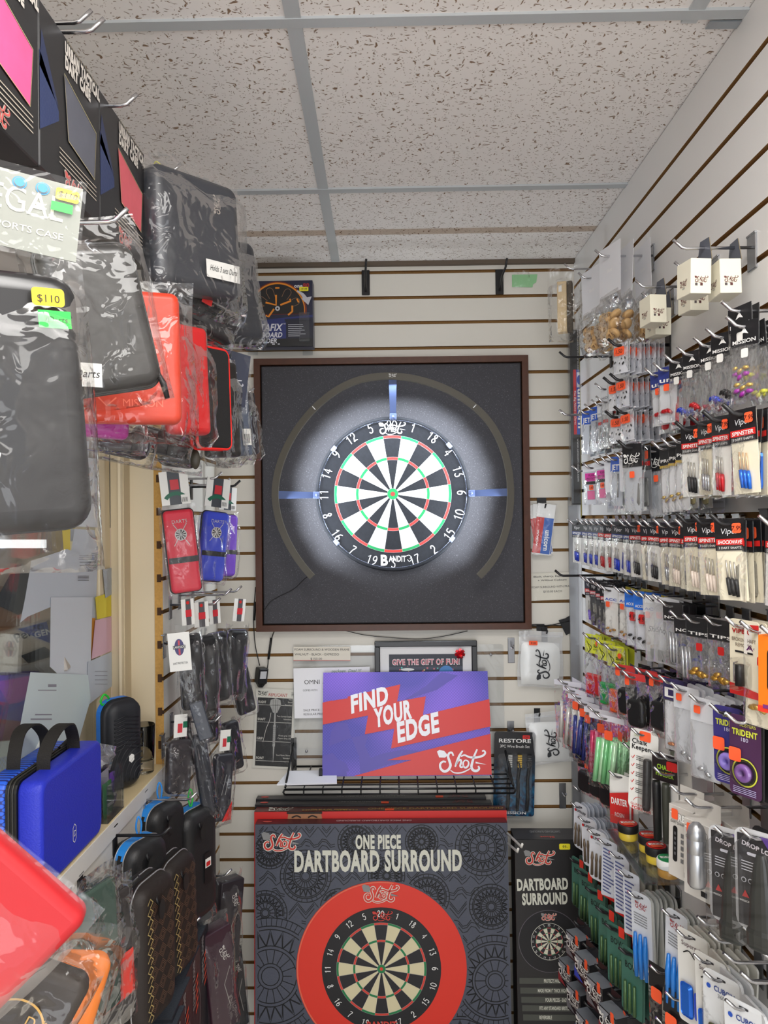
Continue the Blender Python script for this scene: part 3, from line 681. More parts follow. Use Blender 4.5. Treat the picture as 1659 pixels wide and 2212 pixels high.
# hanging wire brush card
mw, w, h = frame_of(1067, 1582, 1155, 1762, YB-.045, 1.8)
mw = mw @ Matrix.Translation((0, 0, h/2))
t = thing('wire_brush_set', 'black and blue blister card of three wire brushes, right of the wire shelf', 'brush set', mw)
def brushcard(): 
    m = bpy.data.materials.new('blue_streaked_card'); m.use_nodes = True; n = m.node_tree.nodes; L = m.node_tree.links; p = n['Principled BSDF']; p.inputs['Roughness'].default_value = .3
    tc = n.new('ShaderNodeTexCoord'); sp = n.new('ShaderNodeSeparateXYZ'); L.new(tc.outputs['Object'], sp.inputs[0])
    t1 = n.new('ShaderNodeTexNoise'); t1.inputs['Scale'].default_value = 40; t1.inputs['Distortion'].default_value = 2; L.new(tc.outputs['Object'], t1.inputs['Vector'])
    mr = n.new('ShaderNodeMapRange'); mr.inputs[1].default_value = -.07; mr.inputs[2].default_value = -.18; L.new(sp.outputs[2], mr.inputs[0])
    r = n.new('ShaderNodeValToRGB'); e = r.color_ramp.elements; e[0].position = .35; e[0].color = (lin(14), lin(22), lin(52), 1); e[1].position = .75; e[1].color = (lin(30), lin(110), lin(150), 1); L.new(t1.outputs['Fac'], r.inputs[0])
    mx = n.new('ShaderNodeMixRGB'); mx.inputs[1].default_value = (lin(32), lin(32), lin(34), 1); L.new(mr.outputs[0], mx.inputs[0]); L.new(r.outputs[0], mx.inputs[2]); L.new(mx.outputs[0], p.inputs['Base Color']); return m
mb = MB(); mb.loft([[(x, y, z-h/2) for x, z in rrect(w, h, .008, 4)] for y in (0, .002)], brushcard())
mb.text2('RESTORE', 0, -h*.125, .011, WHITE, 2, al='c', fit=w*.78, bold=.02); mb.text2('3PC Wire Brush Set', 0, -h*.185, .008, WHITE, 2, al='c', fit=w*.72); mb.text2('MISSION', w*.02, -h*.975, .008, WHITE, 2, al='c', fit=w*.56, bold=.02); mb.poly2([(-w*.42, -h*.975), (-w*.36, -h*.94), (-w*.33, -h*.955), (-w*.30, -h*.94), (-w*.25, -h*.975), (-w*.33, -h*.965)], WHITE, 2)
part(mb, 'card', t)
for i, (bm, lb) in enumerate(((col(190, 190, 186, .4, .6), 'silver'), (col(206, 170, 70, .4, .6), 'brass'), (col(40, 40, 42, .5), 'black'))):
    mb = MB(); x = -w*.12+i*w*.235
    mb.tube([(x-.004, -.008, -h*.34), (x, -.008, -h*.40), (x-.004, -.008, -h*.55), (x-.003, -.008, -h*.75), (x-.005, -.008, -h*.92)], [.005, .005, .0045, .0055, .005], BLACK, 8); b = part(mb, 'brush', t, lb+' bristled brush')
    mb = MB()
    for j in range(6): mb.box(x-.006, -.012, -h*.27-j*.0062-.0025, x+.006, -.006, -h*.27-j*.0062+.002, bm)
    part(mb, 'bristles', b)
mb = MB(); mb.loft([[(x, y, z-h*.6) for x, z in rrect(w*.84-i, h*.68-i, .012, 4)] for y, i in ((-.001, 0), (-.018, .004))], FILM); part(mb, 'blister', t)
sticker(t, w*.27, -h*.055, .021, .011, col(214, 40, 36, .5), -.001, '7.99')
# ---------------------------------------------------------------- power adapter and cables
t = thing('power_adapter', 'black plug adapter hanging on its cable below the lower left of the board frame', 'adapter', Matrix.Translation(at(565, 1458, YB-.02)))
def A3(a, b, dd): return tuple(at(a, b, dd)-at(565, 1458, YB-.02))
mb = MB(); mb.M = Matrix.Rotation(.12, 4, 'Y') @ Matrix.Rotation(.6, 4, 'Z'); mb.bevbox(-.016, -.016, -.024, .014, .014, .022, BLACK, .003); mb.loft([[(x, y, -.024-k) for x, y in rrect(.026-k, .024-k, .004, 2)] for k in (0, .012)], BLACK); mb.rect2(-.012, -.008, .008, .014, col(190, 190, 192, .4), 1, -.016); part(mb, 'adapter_body', t)
mb = MB(); mb.tube(crom([A3(552, 1268, YB-.015), A3(548, 1330, YB-.015), A3(551, 1390, YB-.015), A3(561, 1438, YB-.02)], 6), .0015, BLACK, 6); mb.tube([A3(551, 1300, YB-.015), A3(549, 1340, YB-.015)], .0038, BLACK, 8); part(mb, 'cable', t)
mb = MB(); mb.tube(crom([A3(598, 1353, YB-.02), A3(588, 1375, YB-.015), A3(580, 1410, YB-.015), A3(578, 1440, YB-.018), A3(566, 1482, YB-.03)], 6), .0015, BLACK, 6); mb.tube([A3(586, 1378, YB-.015), A3(580, 1424, YB-.015)], .0036, BLACK, 8); part(mb, 'cable', t)
mb = MB(); mb.tube(crom([tuple(at(a, b, e)) for a, b, e in ((664, 1246, YR), (655, 1253, YF-.03), (635, 1272, YF-.006), (600, 1290, YF), (584, 1300, YF), (568, 1322, YF+.001))], 6), .0011, BLACK, 6); solo(mb, 'cable', 'thin black cable drooping from the left foot of the ring lamp across the foam', 'cable')
mb = MB(); mb.tube(crom([tuple(at(a, b, YB-.01)) for a, b in ((745, 1362), (790, 1372), (855, 1378), (910, 1380), (960, 1374), (1010, 1363))], 6), .0011, BLACK, 6); solo(mb, 'cable', 'thin black cable sagging below the bottom rail of the walnut frame', 'cable')
# ---------------------------------------------------------------- dart poster
mw, w, h = frame_of(549, 1488, 637, 1660, YB-.004, 3)
t = thing('dart_poster', 'black and white poster sheet of a dart diagram, sleeved, left of the clear panel', 'poster', mw)
PG = col(226, 224, 214, .35); DK = col(34, 34, 35, .35)
mb = MB(); mb.rect2(-w/2, -h/2, w/2, h/2, PG, 1); mb.rect2(-w*.44, -h*.47, w*.42, h*.385, DK, 2)
mb.logo2(-w*.32, h*.44, w*.24, BLACK, 3); mb.text2('REPLICANT', -w*.18, h*.405, .0095, col(186, 50, 40, .5), 3, fit=w*.46, shear=.1)
for i in range(3): mb.rect2(w*.38, h*(.455-.018*i), w*.44, h*(.46-.018*i), BLACK, 3)
G1 = col(170, 170, 166, .4)
mb.poly2([(-w*.12, h*.36), (0, h*.385), (w*.12, h*.36), (w*.14, h*.30), (w*.05, h*.20), (-w*.05, h*.20), (-w*.14, h*.30)], G1, 4); mb.rib2([(0, h*.37), (0, h*.2)], .001, DK, 5); mb.rib2([(-w*.06, h*.37), (-w*.05, h*.22)], .0008, DK, 5); mb.rib2([(w*.06, h*.37), (w*.05, h*.22)], .0008, DK, 5)
mb.rib2([(0, h*.2), (0, h*.05)], .0045, G1, 4); mb.rib2([(0, h*.05), (0, -h*.22)], .0075, G1, 4); mb.rib2([(0, -h*.22), (0, -h*.42)], lambda t_: .004*(1-t_)+.0006, G1, 4)
for i in range(9): mb.rib2([(-.004, h*(.02-i*.025)), (.004, h*(.025-i*.025))], .001, DK, 5)
for i, (s_, z_, r_) in enumerate((('FLIGHT', .315, ('No.6', 'Small', 'Standard')), ('SHAFT', .10, ('Two Carbon Shafts', 'Inbetween')), ('GRIP', -.14, ('Front grip 3/5', 'Centre Grip 3/5')), ('POINT', -.385, ('Steel Point 30mm', 'Standard')))):
    mb.text2(s_, -w*.42, h*z_, .0075, PG, 4, fit=w*(.19 if len(s_) > 4 else .14), bold=.02); mb.rect2(-w*.43, h*(z_-.022), w*.41, h*(z_-.0175), PG, 4)
    for j, q in enumerate(r_): mb.text2(q, w*.41, h*(z_+.05-.035*j), .0045, PG, 4, al='r', fit=.0026*len(q))
mb.rib2(crom([(-w*.1, h*.2), (-w*.13, h*.1), (-w*.2, 0), (-w*.27, -h*.17)], 4), .0012, PG, 5)
part(mb, 'printed_sheet', t); mb = MB(); mb.rect2(-w/2-.003, -h/2-.003, w/2+.012, h/2+.005, FILM, 9); part(mb, 'sleeve', t)
# ---------------------------------------------------------------- clear acrylic sign panel with papers
mw, w, h = frame_of(634, 1394, 1088, 1640, YB-.018)
t = thing('clear_sign_holder', 'large clear acrylic sheet standing on the wire shelf behind the purple sign', 'panel', mw)
mb = MB(); mb.loft([[(x, y, z) for x, z in rrect(w, h, .008, 3)] for y in (0, .003)], ACRYL); part(mb, 'sheet', t)
for x_ in (-.44, .44):
    mb = MB(); mb.M = Matrix.Rotation(PI/2, 4, 'X'); mb.lathe([(.001, -.003), (.004, -.003), (.004, .002), (.001, .002)], col(150, 150, 152, .3, .5), 12, (w*x_, h*.41 if x_ > 0 else -h*.42, .002)); part(mb, 'screw', t)
mw, w, h = frame_of(634, 1397, 757, 1427, YB-.020, .6)
mb = MB(); mb.rect2(-w/2, -h/2, w/2, h/2, col(226, 220, 206, .4)); mb.text2('FOAM SURROUND & WOODEN FRAME', 0, h*.22, .0066, TX, 2, fit=w*.96, al='c'); mb.text2('WALNUT - BLACK - EXPRESSO', -w*.48, -h*.12, .0066, TX, 2, fit=w*.78); mb.text2('$150.00', -w*.1, -h*.44, .0066, TX, 2, fit=w*.2, al='c')
mb.rect2(-w/2, -h*.5, w/2, -h*.475, RED, 3); mb.rect2(-w/2, -h/2, w/2, h/2, col(200, 196, 184, .5), 0); solo(mb, 'paper_sign', 'small price strip for foam surround and wooden frame taped to the clear panel', 'sign', mw)
mw, w, h = frame_of(635, 1442, 800, 1550, YB-.023, -.8)
mb = MB(); mb.rect2(-w/2, -h/2, w/2, h/2, col(240, 240, 244, .4)); mb.text2('OMNI', -w*.36, h*.18, .013, TX, 2, fit=w*.2); mb.text2('AUTO SCORING', -w*.12, h*.18, .009, TX, 2, fit=w*.3); mb.text2('COMES WITH:', -w*.38, h*.04, .0055, TX, 2, fit=w*.19)
for i in range(6): mb.text2('(1) one', -w*.12, h*(.06-i*.05), .0045, TX, 2, fit=w*.1)
mb.text2('SALE PRICE :', -w*.38, -h*.36, .0062, TX, 2, fit=w*.23); mb.text2('REGULAR PRICE :', -w*.38, -h*.44, .0062, TX, 2, fit=w*.3); mb.text2('package  Deal !!!', w*.0, h*.4, .009, col(90, 130, 110, .5), 2, fit=w*.38, shear=.3)
solo(mb, 'paper_sign', 'white printed price sheet, partly behind the purple sign', 'sign', mw)
# framed picture
mw, w, h = frame_of(810, 1384, 1030, 1500, YB-.029, 0)
t = thing('framed_picture', 'black framed picture reading Give the Gift of Fun with a red bow on its corner', 'picture', mw)
fwd = .016
for (a, b, c_, e) in ((-w/2, h/2-fwd, w/2, h/2), (-w/2, -h/2, w/2, -h/2+fwd), (-w/2, -h/2+fwd, -w/2+fwd, h/2-fwd), (w/2-fwd, -h/2+fwd, w/2, h/2-fwd)):
    mb = MB(); mb.bevbox(a, -.012, b, c_, .006, e, col(18, 18, 20, .3), .002); part(mb, 'frame_rail', t)
mb = MB(); mb.rect2(-w/2+fwd, -h/2+fwd, w/2-fwd, h/2-fwd, col(226, 226, 228, .4), 1); part(mb, 'mount', t)
mb = MB(); W2 = w*.36; mb.rect2(-W2, -h*.5+.017, W2, h*.25, col(52, 60, 78, .4), 3); mb.rect2(-W2, h*.02, W2, h*.25, col(26, 30, 48, .4), 4)
for i in range(22): r_ = random.Random(i); mb.disc2(r_.uniform(-W2*.9, W2*.9), r_.uniform(-h*.2, h*.04), r_.uniform(.001, .003), col(*[(230, 200, 140), (90, 200, 190), (200, 110, 120)][i % 3], .4), 5, 10)
mb.disc2(W2*.55, -h*.1, .022, col(70, 130, 190, .5), 6, 20); mb.disc2(-W2*.5, -h*.03, .02, col(225, 230, 225, .5), 6, 20, .004)
mb.text2('GIVE THE GIFT OF FUN!', 0, h*.06, .0165, col(250, 250, 250, .4), 7, al='c', fit=w*.66, bold=.05); mb.text2('GIVE THE GIFT OF FUN!', 0, h*.063, .0155, col(206, 96, 116, .4), 8, al='c', fit=w*.655, bold=.01)
part(mb, 'print', t)
mb = MB(); bx, bz = w*.33, h*.27
for i in range(14):
    a = i*2*PI/14+(.2 if i % 2 else 0); R_ = .015 if i % 2 else .0105; y_ = -.018 if i % 2 else -.026
    u = Vector((math.cos(a), 0, math.sin(a))); n_ = Vector((-u.z, 0, u.x))*.004; c_ = Vector((bx, y_, bz))
    pts = [c_, c_+u*R_*.6+Vector((0, -.006, 0)), c_+u*R_, c_+u*R_*.6+Vector((0, .004, 0)), c_+Vector((0, .003, 0))]
    for q in range(4): mb.quad(tuple(pts[q]-n_), tuple(pts[q]+n_), tuple(pts[q+1]+n_), tuple(pts[q+1]-n_), col(196, 20, 30, .2, .5))
part(mb, 'gift_bow', t, 'shiny red gift bow')
# ---------------------------------------------------------------- wire shelf
zs = at(860, 1704, 2.10).z
SH = col(24, 24, 26, .35, .3)
xl, xr, yf, yb = at(615, 1706, 2.10).x, at(1110, 1685, 2.10).x, 2.10, YB-.004
t = thing('wire_shelf', 'black wire grid shelf on the back wall carrying the purple and red sign', 'shelf', MW(((xl+xr)/2, YB, zs), 0, 0, 0))
hwid = (xr-xl)/2; dp = YB-yf
mb = MB()
mb.tube([(-hwid, 0-.004, 0), (-hwid, -dp, 0), (hwid, -dp, 0), (hwid, -.004, 0)], .0032, SH); mb.tube([(-hwid, -dp, -.014), (hwid, -dp, -.014)], .0028, SH); mb.tube([(-hwid, -dp, 0), (-hwid-.004, -dp, -.007), (-hwid, -dp, -.014)], .0028, SH); mb.tube([(hwid, -dp, 0), (hwid+.004, -dp, -.007), (hwid, -dp, -.014)], .0028, SH)
mb.tube([(-hwid, -.004, 0), (hwid, -.004, 0)], .003, SH); part(mb, 'rim', t)
mb = MB()
n_ = 12
for i in range(1, n_): x = -hwid+2*hwid*i/n_; mb.tube([(x, -.004, .002), (x, -dp-.001, .002), (x, -dp-.002, -.014)], .002, SH, 6)
for i in range(1, 5): mb.tube([(-hwid, -dp*i/5, -.002), (hwid, -dp*i/5, -.002)], .002, SH, 6)
part(mb, 'wire_grid', t)
for s_ in (-1, 1):
    mb = MB(); mb.tube([(s_*hwid, -.004, .07), (s_*hwid, -.03, .06), (s_*hwid, -dp*.95, .002)], .003, SH); mb.box(s_*hwid-.008, -.006, -.01, s_*hwid+.008, 0, .085, SH); part(mb, 'side_brace', t)
# loose papers on shelf
zsh = zs+.0055
c = at(660, 1668, 2.17); mb = MB(); mb.M = Matrix.Translation((c.x, 2.17, zsh)) @ Matrix.Rotation(.04, 4, 'Z')
mb.loft([[(-.075, -.05, z), (.09, -.05, z), (.085, .06, z), (-.055, .06, z)] for z in (0, .004)], col(240, 240, 246, .45)); solo(mb, 'paper_stack', 'white paper sheets lying on the left end of the wire shelf', 'paper')
mb = MB(); c = at(694, 1664, 2.19); mb.box(c.x-.006, 2.18, zsh+.004, c.x+.004, 2.2, zsh+.02, BLACK); solo(mb, 'binder_clip', 'small black clip beside the lower left corner of the purple sign', 'clip')
# ---------------------------------------------------------------- the purple and red sign
pb = Vector((0, 2.185, zsh+.001)); BL, BRr = at(696, 1681, 2.185), at(1062, 1671, 2.185)
cxs = (BL.x+BRr.x)/2; w = BRr.x-BL.x; topd = 2.245
h = math.hypot(at(869, 1450, 2.262).z-pb.z, .068)
tiltdeg = math.degrees(math.asin(.068/h))
t = thing('advertising_sign', 'purple and red corrugated sign reading Find Your Edge, leaning on the wire shelf', 'sign', MW((cxs, 2.185, pb.z), 0, tiltdeg, 0))
def signpurple():
    m = bpy.data.materials.new('purple_halftone_print'); m.use_nodes = True; n = m.node_tree.nodes; L = m.node_tree.links; p = n['Principled BSDF']; p.inputs['Roughness'].default_value = .4
    tc = n.new('ShaderNodeTexCoord'); v = n.new('ShaderNodeTexVoronoi'); v.inputs['Scale'].default_value = 170; v.inputs['Randomness'].default_value = 0
    mp = n.new('ShaderNodeMapping'); mp.inputs['Rotation'].default_value = (0, .785, 0); mp.inputs['Scale'].default_value = (1, 0, 1); L.new(tc.outputs['Object'], mp.inputs[0]); L.new(mp.outputs[0], v.inputs['Vector'])
    mr = n.new('ShaderNodeMapRange'); mr.inputs[1].default_value = .36; mr.inputs[2].default_value = .44; L.new(v.outputs['Distance'], mr.inputs[0])
    v2 = n.new('ShaderNodeTexNoise'); v2.inputs['Scale'].default_value = 5; v2.inputs['Detail'].default_value = 0; L.new(tc.outputs['Object'], v2.inputs['Vector'])
    r = n.new('ShaderNodeValToRGB'); r.color_ramp.interpolation = 'LINEAR'; e = r.color_ramp.elements; e[0].position = .35; e[0].color = (lin(82), lin(74), lin(182), 1); e[1].position = .65; e[1].color = (lin(140), lin(104), lin(228), 1); L.new(v2.outputs['Fac'], r.inputs[0])
    mx = n.new('ShaderNodeMixRGB'); mx.blend_type = 'MULTIPLY'; mx.inputs[2].default_value = (.72, .72, .82, 1); L.new(mr.outputs[0], mx.inputs[0]); L.new(r.outputs[0], mx.inputs[1]); L.new(mx.outputs[0], p.inputs['Base Color']); return m
SP = signpurple(); SR = col(212, 50, 46, .4); SW = col(242, 242, 248, .4); SD = col(84, 72, 170, .4)
mb = MB(); mb.box(-w/2, 0, 0, w/2, .004, h, col(150, 120, 200, .5)); mb.rect2(-w/2, 0, w/2, h, SP, 1)
def sp_(a, b):   # sign picture coords from the close view (78..1590 , 100..1040)
    tt = (b-100)/940.0; xl_ = 88+(66-88)*tt; xr_ = 1480+(1596-1480)*tt; yt = 100-(a-88)/1400*22*(1-tt)-(a-66)/1530*40*tt
    u = (a-xl_)/(xr_-xl_); v = 1-(b-yt)/940.0
    return (-w/2+w*u, h*max(0, min(1, v)))
def P_(l): return [sp_(a, b) for a, b in l]
for l in ([(130,770),(330,690),(290,560),(200,560),(150,640)], [(70,860),(160,830),(280,960),(290,1030),(70,1040)],):
    mb.poly2(P_(l), SD, 2)
mb.arc2(*sp_(200, 1000), .018, .034, -1.4, 1.5, SD, 3, 14); mb.poly2(P_([(600,830),(790,790),(930,800),(780,880),(610,940)]), SD, 2); mb.poly2(P_([(330,690),(480,660),(450,760),(500,870),(600,830),(610,940),(410,1010),(400,860)]), SD, 2); mb.poly2(P_([(780,350),(960,220),(1090,90),(1230,120),(1060,250)]), SD, 2)
mb.poly2(P_([(78,378),(745,205),(722,362),(968,312),(950,482),(1514,332),(1547,575),(682,782),(705,605),(447,660),(474,490),(78,578)]), SR, 4)
mb.poly2(P_([(350,1030),(870,880),(650,886),(770,850),(930,808),(1550,640),(1590,995)]), SR, 4)
mb.poly2(P_([(175,325),(290,322),(300,335),(160,360)]), SP, 5)
ang = math.radians(14.0)
for s_, (a, b), wd, hh_ in (('FIND', (328, 468), 350, 150), ('YOUR', (530, 595), 355, 155), ('EDGE', (740, 725), 390, 165)):
    x_, z_ = sp_(a, b); sc = w/1500
    mb.text2(s_, x_, z_, hh_*sc*1.0, SW, 6, fit=wd*sc*.99, shear=.2, bold=.045, rot=ang)
mb.logo2(*sp_(1312, 885), 430*w/1500, SW, 6)
part(mb, 'printed_board', t)
# ================================================================ cartons on the floor
LINE = col(14, 15, 20, .5); SLATE = col(74, 78, 92, .45, 0, .5, .2, 500, 0, .12); LETT = col(214, 214, 200, .45)
REDC = col(224, 52, 36, .4); SIDE = col(58, 22, 26, .45)
LOGOR = col(206, 62, 52, .4); LOGOW = col(224, 222, 210, .4); LGREY = col(140, 140, 140, .4)
def shot_badge(mb, x, z, w, k, y=0, rot=0):
    mb.logo2(x, z, w, LOGOR, k+1, outline=LOGOW, dart=LGREY, rot=rot, y=y)
def tribal(mb, w, h, hole, k, seed=1):
    """inked line ornament clipped to the carton face (0..h) outside a disc"""
    hx, hz, hr = hole; rnd = random.Random(seed)
    cov = []
    def emitl(pts, wd=.0027, own=None):
        cur = []
        def ok(p):
            if not (-w/2+.002 < p[0] < w/2-.002 and .002 < p[1] < h-.002): return False
            if math.hypot(p[0]-hx, p[1]-hz) < hr+.002: return False
            for i, (a, b, r) in enumerate(cov):
                if i != own and (own is None or i < own) and math.hypot(p[0]-a, p[1]-b) < r: return False
            return True
        for p in pts:
            if ok(p): cur.append(p)
            else:
                if len(cur) > 1: mb.rib2(cur, wd, LINE, k)
                cur = []
        if len(cur) > 1: mb.rib2(cur, wd, LINE, k)
    def seg(p, q, n=6): return [(p[0]+(q[0]-p[0])*i/n, p[1]+(q[1]-p[1])*i/n) for i in range(n+1)]
    cents = [(w*.40, h*.905, .075), (-w*.44, h*.42, .155), (-w*.30, h*.80, .07), (w*.44, h*.40, .12), (w*.18, h*.72+.0, .06), (-w*.1, h*.93, .05), (w*.3, h*.12, .12), (-w*.35, h*.08, .11), (w*.43, h*.68, .06), (-w*.46, h*.66, .06), (w*.02, h*.80, .05), (-w*.44, h*.90, .05), (w*.16, h*.93, .045), (-w*.17, h*.68, .05)]
    for c in cents: cov.append(c)
    for ci, (cx, cz, R) in enumerate(cents):
        rs = [R*q for q in (.16, .22, .46, .52, .80, .86, 1.0)]
        for r in rs: n = max(16, int(r*700)); emitl([(cx+r*math.cos(2*PI*i/n), cz+r*math.sin(2*PI*i/n)) for i in range(n+1)], own=ci)
        n = 14+ci % 3*4
        for i in range(n):
            a = 2*PI*i/n; emitl(seg((cx+rs[1]*math.cos(a), cz+rs[1]*math.sin(a)), (cx+rs[2]*math.cos(a), cz+rs[2]*math.sin(a)), 3), .0023, ci)
        n = 22
        for i in range(n):
            a, b, c = [2*PI*(i+q)/n for q in (0, .5, 1)]
            for f in (1, .78):
                ra, rb = rs[3], rs[3]+(rs[4]-rs[3])*f
                emitl(seg((cx+ra*math.cos(a+(1-f)*.06), cz+ra*math.sin(a+(1-f)*.06)), (cx+rb*math.cos(b), cz+rb*math.sin(b)), 3)+seg((cx+rb*math.cos(b), cz+rb*math.sin(b)), (cx+ra*math.cos(c-(1-f)*.06), cz+ra*math.sin(c-(1-f)*.06)), 3)[1:], .0023, ci)
        n = int(R*420)
        for i in range(n):
            a = 2*PI*i/n; emitl(seg((cx+rs[5]*math.cos(a), cz+rs[5]*math.sin(a)), (cx+R*math.cos(a), cz+R*math.sin(a)), 2), .0019, ci)
    # filler bands: chevrons and ladders in the gaps
    for row in range(16):
        z = h*(row+.5)/16
        for off in (0, .011, .017):
            pts = []
            for i in range(61):
                x = -w/2+w*i/60; ph = (i*.5+row*.7) % 2; tri = abs(ph-1)
                pts.append((x, z+(tri-.5)*.028+off))
            emitl(pts, .0023)
def carton(name, label, cat, cx, w, h, dep, ytop, ztop, tilt, face, side, top, group=None, yaw=0):
    """leaning carton: origin at the bottom front edge, face towards the viewer"""
    T = math.radians(tilt); y0 = ytop-h*math.sin(T); z0 = ztop-h*math.cos(T)
    t = thing(name, label, cat, MW((cx, y0, z0), yaw, tilt), group)
    mb = MB(); mb.loft([[(-w/2, y, 0), (w/2, y, 0), (w/2, y, h), (-w/2, y, h)] for y in (0, dep)], side); mb.rect2(-w/2, 0, w/2, h, face, 1)
    mb.quad((-w/2, 0, h+EPS), (w/2, 0, h+EPS), (w/2, dep, h+EPS), (-w/2, dep, h+EPS), top)
    return t, mb, z0, y0
def toptext(mb, s, x, h, dep, hh_, m, fit, k=2, up=False, bold=.02):
    """lettering on the top edge; reads upside down from the front unless up"""
    vs, fs, wt = text_geo(s, bold); sc = hh_/.72; sx = fit/(wt*sc); out = []
    for v in vs:
        a, b = v.x*sc*sx-fit/2, v.y*sc
        if up: out.append((x+a, dep*.25+b, h+k*EPS))
        else: out.append((x-a, dep*.75-b, h+k*EPS))
    mb.add(out, fs, m)
Wf = px(1094-551, 2.13); cxf = at(823, 1773, 2.13).x
zt = at(823, 1779, 2.13).z
t, mb, z0, y0 = carton('surround_box', 'flat carton with slate tribal print and red ring, frontmost of the stack', 'box', cxf, Wf, .70, .042, 2.13, zt, 3.0, SLATE, SIDE, col(92, 34, 40, .4), 'flat surround cartons')
H = .70
def fx(a, b):  # photo pixel on the leaning face -> local
    T = math.radians(3.0); v = ray(a, b); n_ = Vector((0, -math.cos(T), math.sin(T)))  # face normal
    o = Vector((cxf, y0, z0)); s_ = (o-CAMPOS).dot(n_)/v.dot(n_); q = CAMPOS+v*s_-o
    return (q.x, q.y*math.sin(T)+q.z*math.cos(T))
rc = fx(824, 2092); rR = abs(fx(1010, 2092)[0]-fx(642, 2092)[0])/2
mb2 = mb
tribal(mb2, Wf, H, (rc[0], rc[1], rR), 2)
mb.disc2(rc[0], rc[1], rR, REDC, 3, 72); rb = rR*.70
mb.disc2(rc[0], rc[1], rb, col(24, 24, 28, .45), 4, 72)
board_face(mb, rc[0], rc[1], rb*1.0, k=5, whites=col(218, 208, 170, .5), blk=col(30, 29, 34, .5), rd=col(210, 62, 48, .5), gr=col(26, 124, 70, .5), wire=None, seg=4, nring=.90, nh=.10)
mb.rib2([(rc[0]+(rR-.003)*math.cos(a_*PI/40), rc[1]+(rR-.003)*math.sin(a_*PI/40)) for a_ in range(18, 70)], .003, col(228, 110, 80, .4), 4)
shot_badge(mb, rc[0], rc[1]+rR*.855, rR*.42, 5); mb.logo2(rc[0]+.004, rc[1]+rb*.865, rb*.34, LOGOR, 9)
mb.text2('BANDIT', rc[0], rc[1]-rb*.94, rb*.1, LOGOR, 9, al='c', fit=rb*.5, bold=.04)
shot_badge(mb, *fx(608, 1818), .105, 5)
a, b = fx(768, 1832), fx(866, 1824)
mb.text2('ONE PIECE', a[0], a[1]+.000, .036, LETT, 5, fit=b[0]-a[0], bold=.045, rot=.0)
a, b = fx(636, 1887), fx(998, 1872)
mb.text2('DARTBOARD SURROUND', a[0], (a[1]+b[1])/2, .054, LETT, 5, fit=b[0]-a[0], bold=.045)
toptext(mb, 'ONE PIECE DARTBOARD SURROUND', -.02, H, .034, .010, col(190, 170, 170, .4), .21, 3); mb.M = Matrix.Translation((-Wf*.455, .017, H+2*EPS)) @ Matrix.Rotation(-PI/2, 4, 'X'); mb.disc2(0, 0, .013, col(214, 96, 84, .5), 1, 20, .006); mb.M = Matrix.Identity(4)
part(mb, 'printed_carton', t)
# red and gold carton
w2 = px(1093-548, 2.168); c2 = at(821, 1750, 2.168)
t, mb, z2, y2 = carton('surround_box', 'red surround carton with gold lettering and a strip of eyes, second in the stack', 'box', c2.x, w2, .70, .040, 2.175, at(821, 1752, 2.175).z, 3.0, col(214, 40, 34, .4), SIDE, col(96, 40, 36, .35), 'flat surround cartons')
GOLD = col(196, 150, 60, .4); H = .70
toptext(mb, 'ONE PIECE DARTBOARD SURROUND', w2*.22, H, .042, .015, GOLD, w2*.54, 3, True); toptext(mb, 'BULLY BOY', -w2*.20, H, .026, .010, GOLD, w2*.15, 4, True); mb.M = Matrix.Translation((-w2*.2, -.0045, 0)); toptext(mb, 'MICHAEL SMITH', 0, H, .026, .010, GOLD, w2*.22, 4, True); mb.M = Matrix.Identity(4)
mb.M = Matrix.Translation((-w2*.40, .018, H+2*EPS)) @ Matrix.Rotation(-PI/2, 4, 'X'); mb.logo2(0, 0, .07, LOGOW, 1); mb.M = Matrix.Identity(4)
SK = col(178, 124, 88, .5); ex = -w2*.30
mb.poly2([(ex-.045, H), (ex-.048, H-.02), (ex-.04, H-.05), (ex+.04, H-.05), (ex+.05, H-.02), (ex+.046, H)], SK, 2); mb.rect2(ex-.05, H-.006, ex+.05, H, col(40, 28, 22, .6), 3)
for s_ in (-1, 1): mb.rib2(crom([(ex+s_*.010, H-.016), (ex+s_*.022, H-.011), (ex+s_*.036, H-.016)], 4), .004, col(44, 30, 24, .6), 4); mb.disc2(ex+s_*.023, H-.0225, .007, col(226, 220, 214, .4), 4, 14, .0028); mb.disc2(ex+s_*.023, H-.0225, .0026, col(40, 30, 26, .4), 5, 12)
part(mb, 'printed_carton', t)
mb = MB(); mb.M = Matrix.Translation((w2*.035, .012, H)); mb.box(-.011, -.008, .001, .014, .006, .0022, ORANGE); part(mb, 'price_sticker', t)
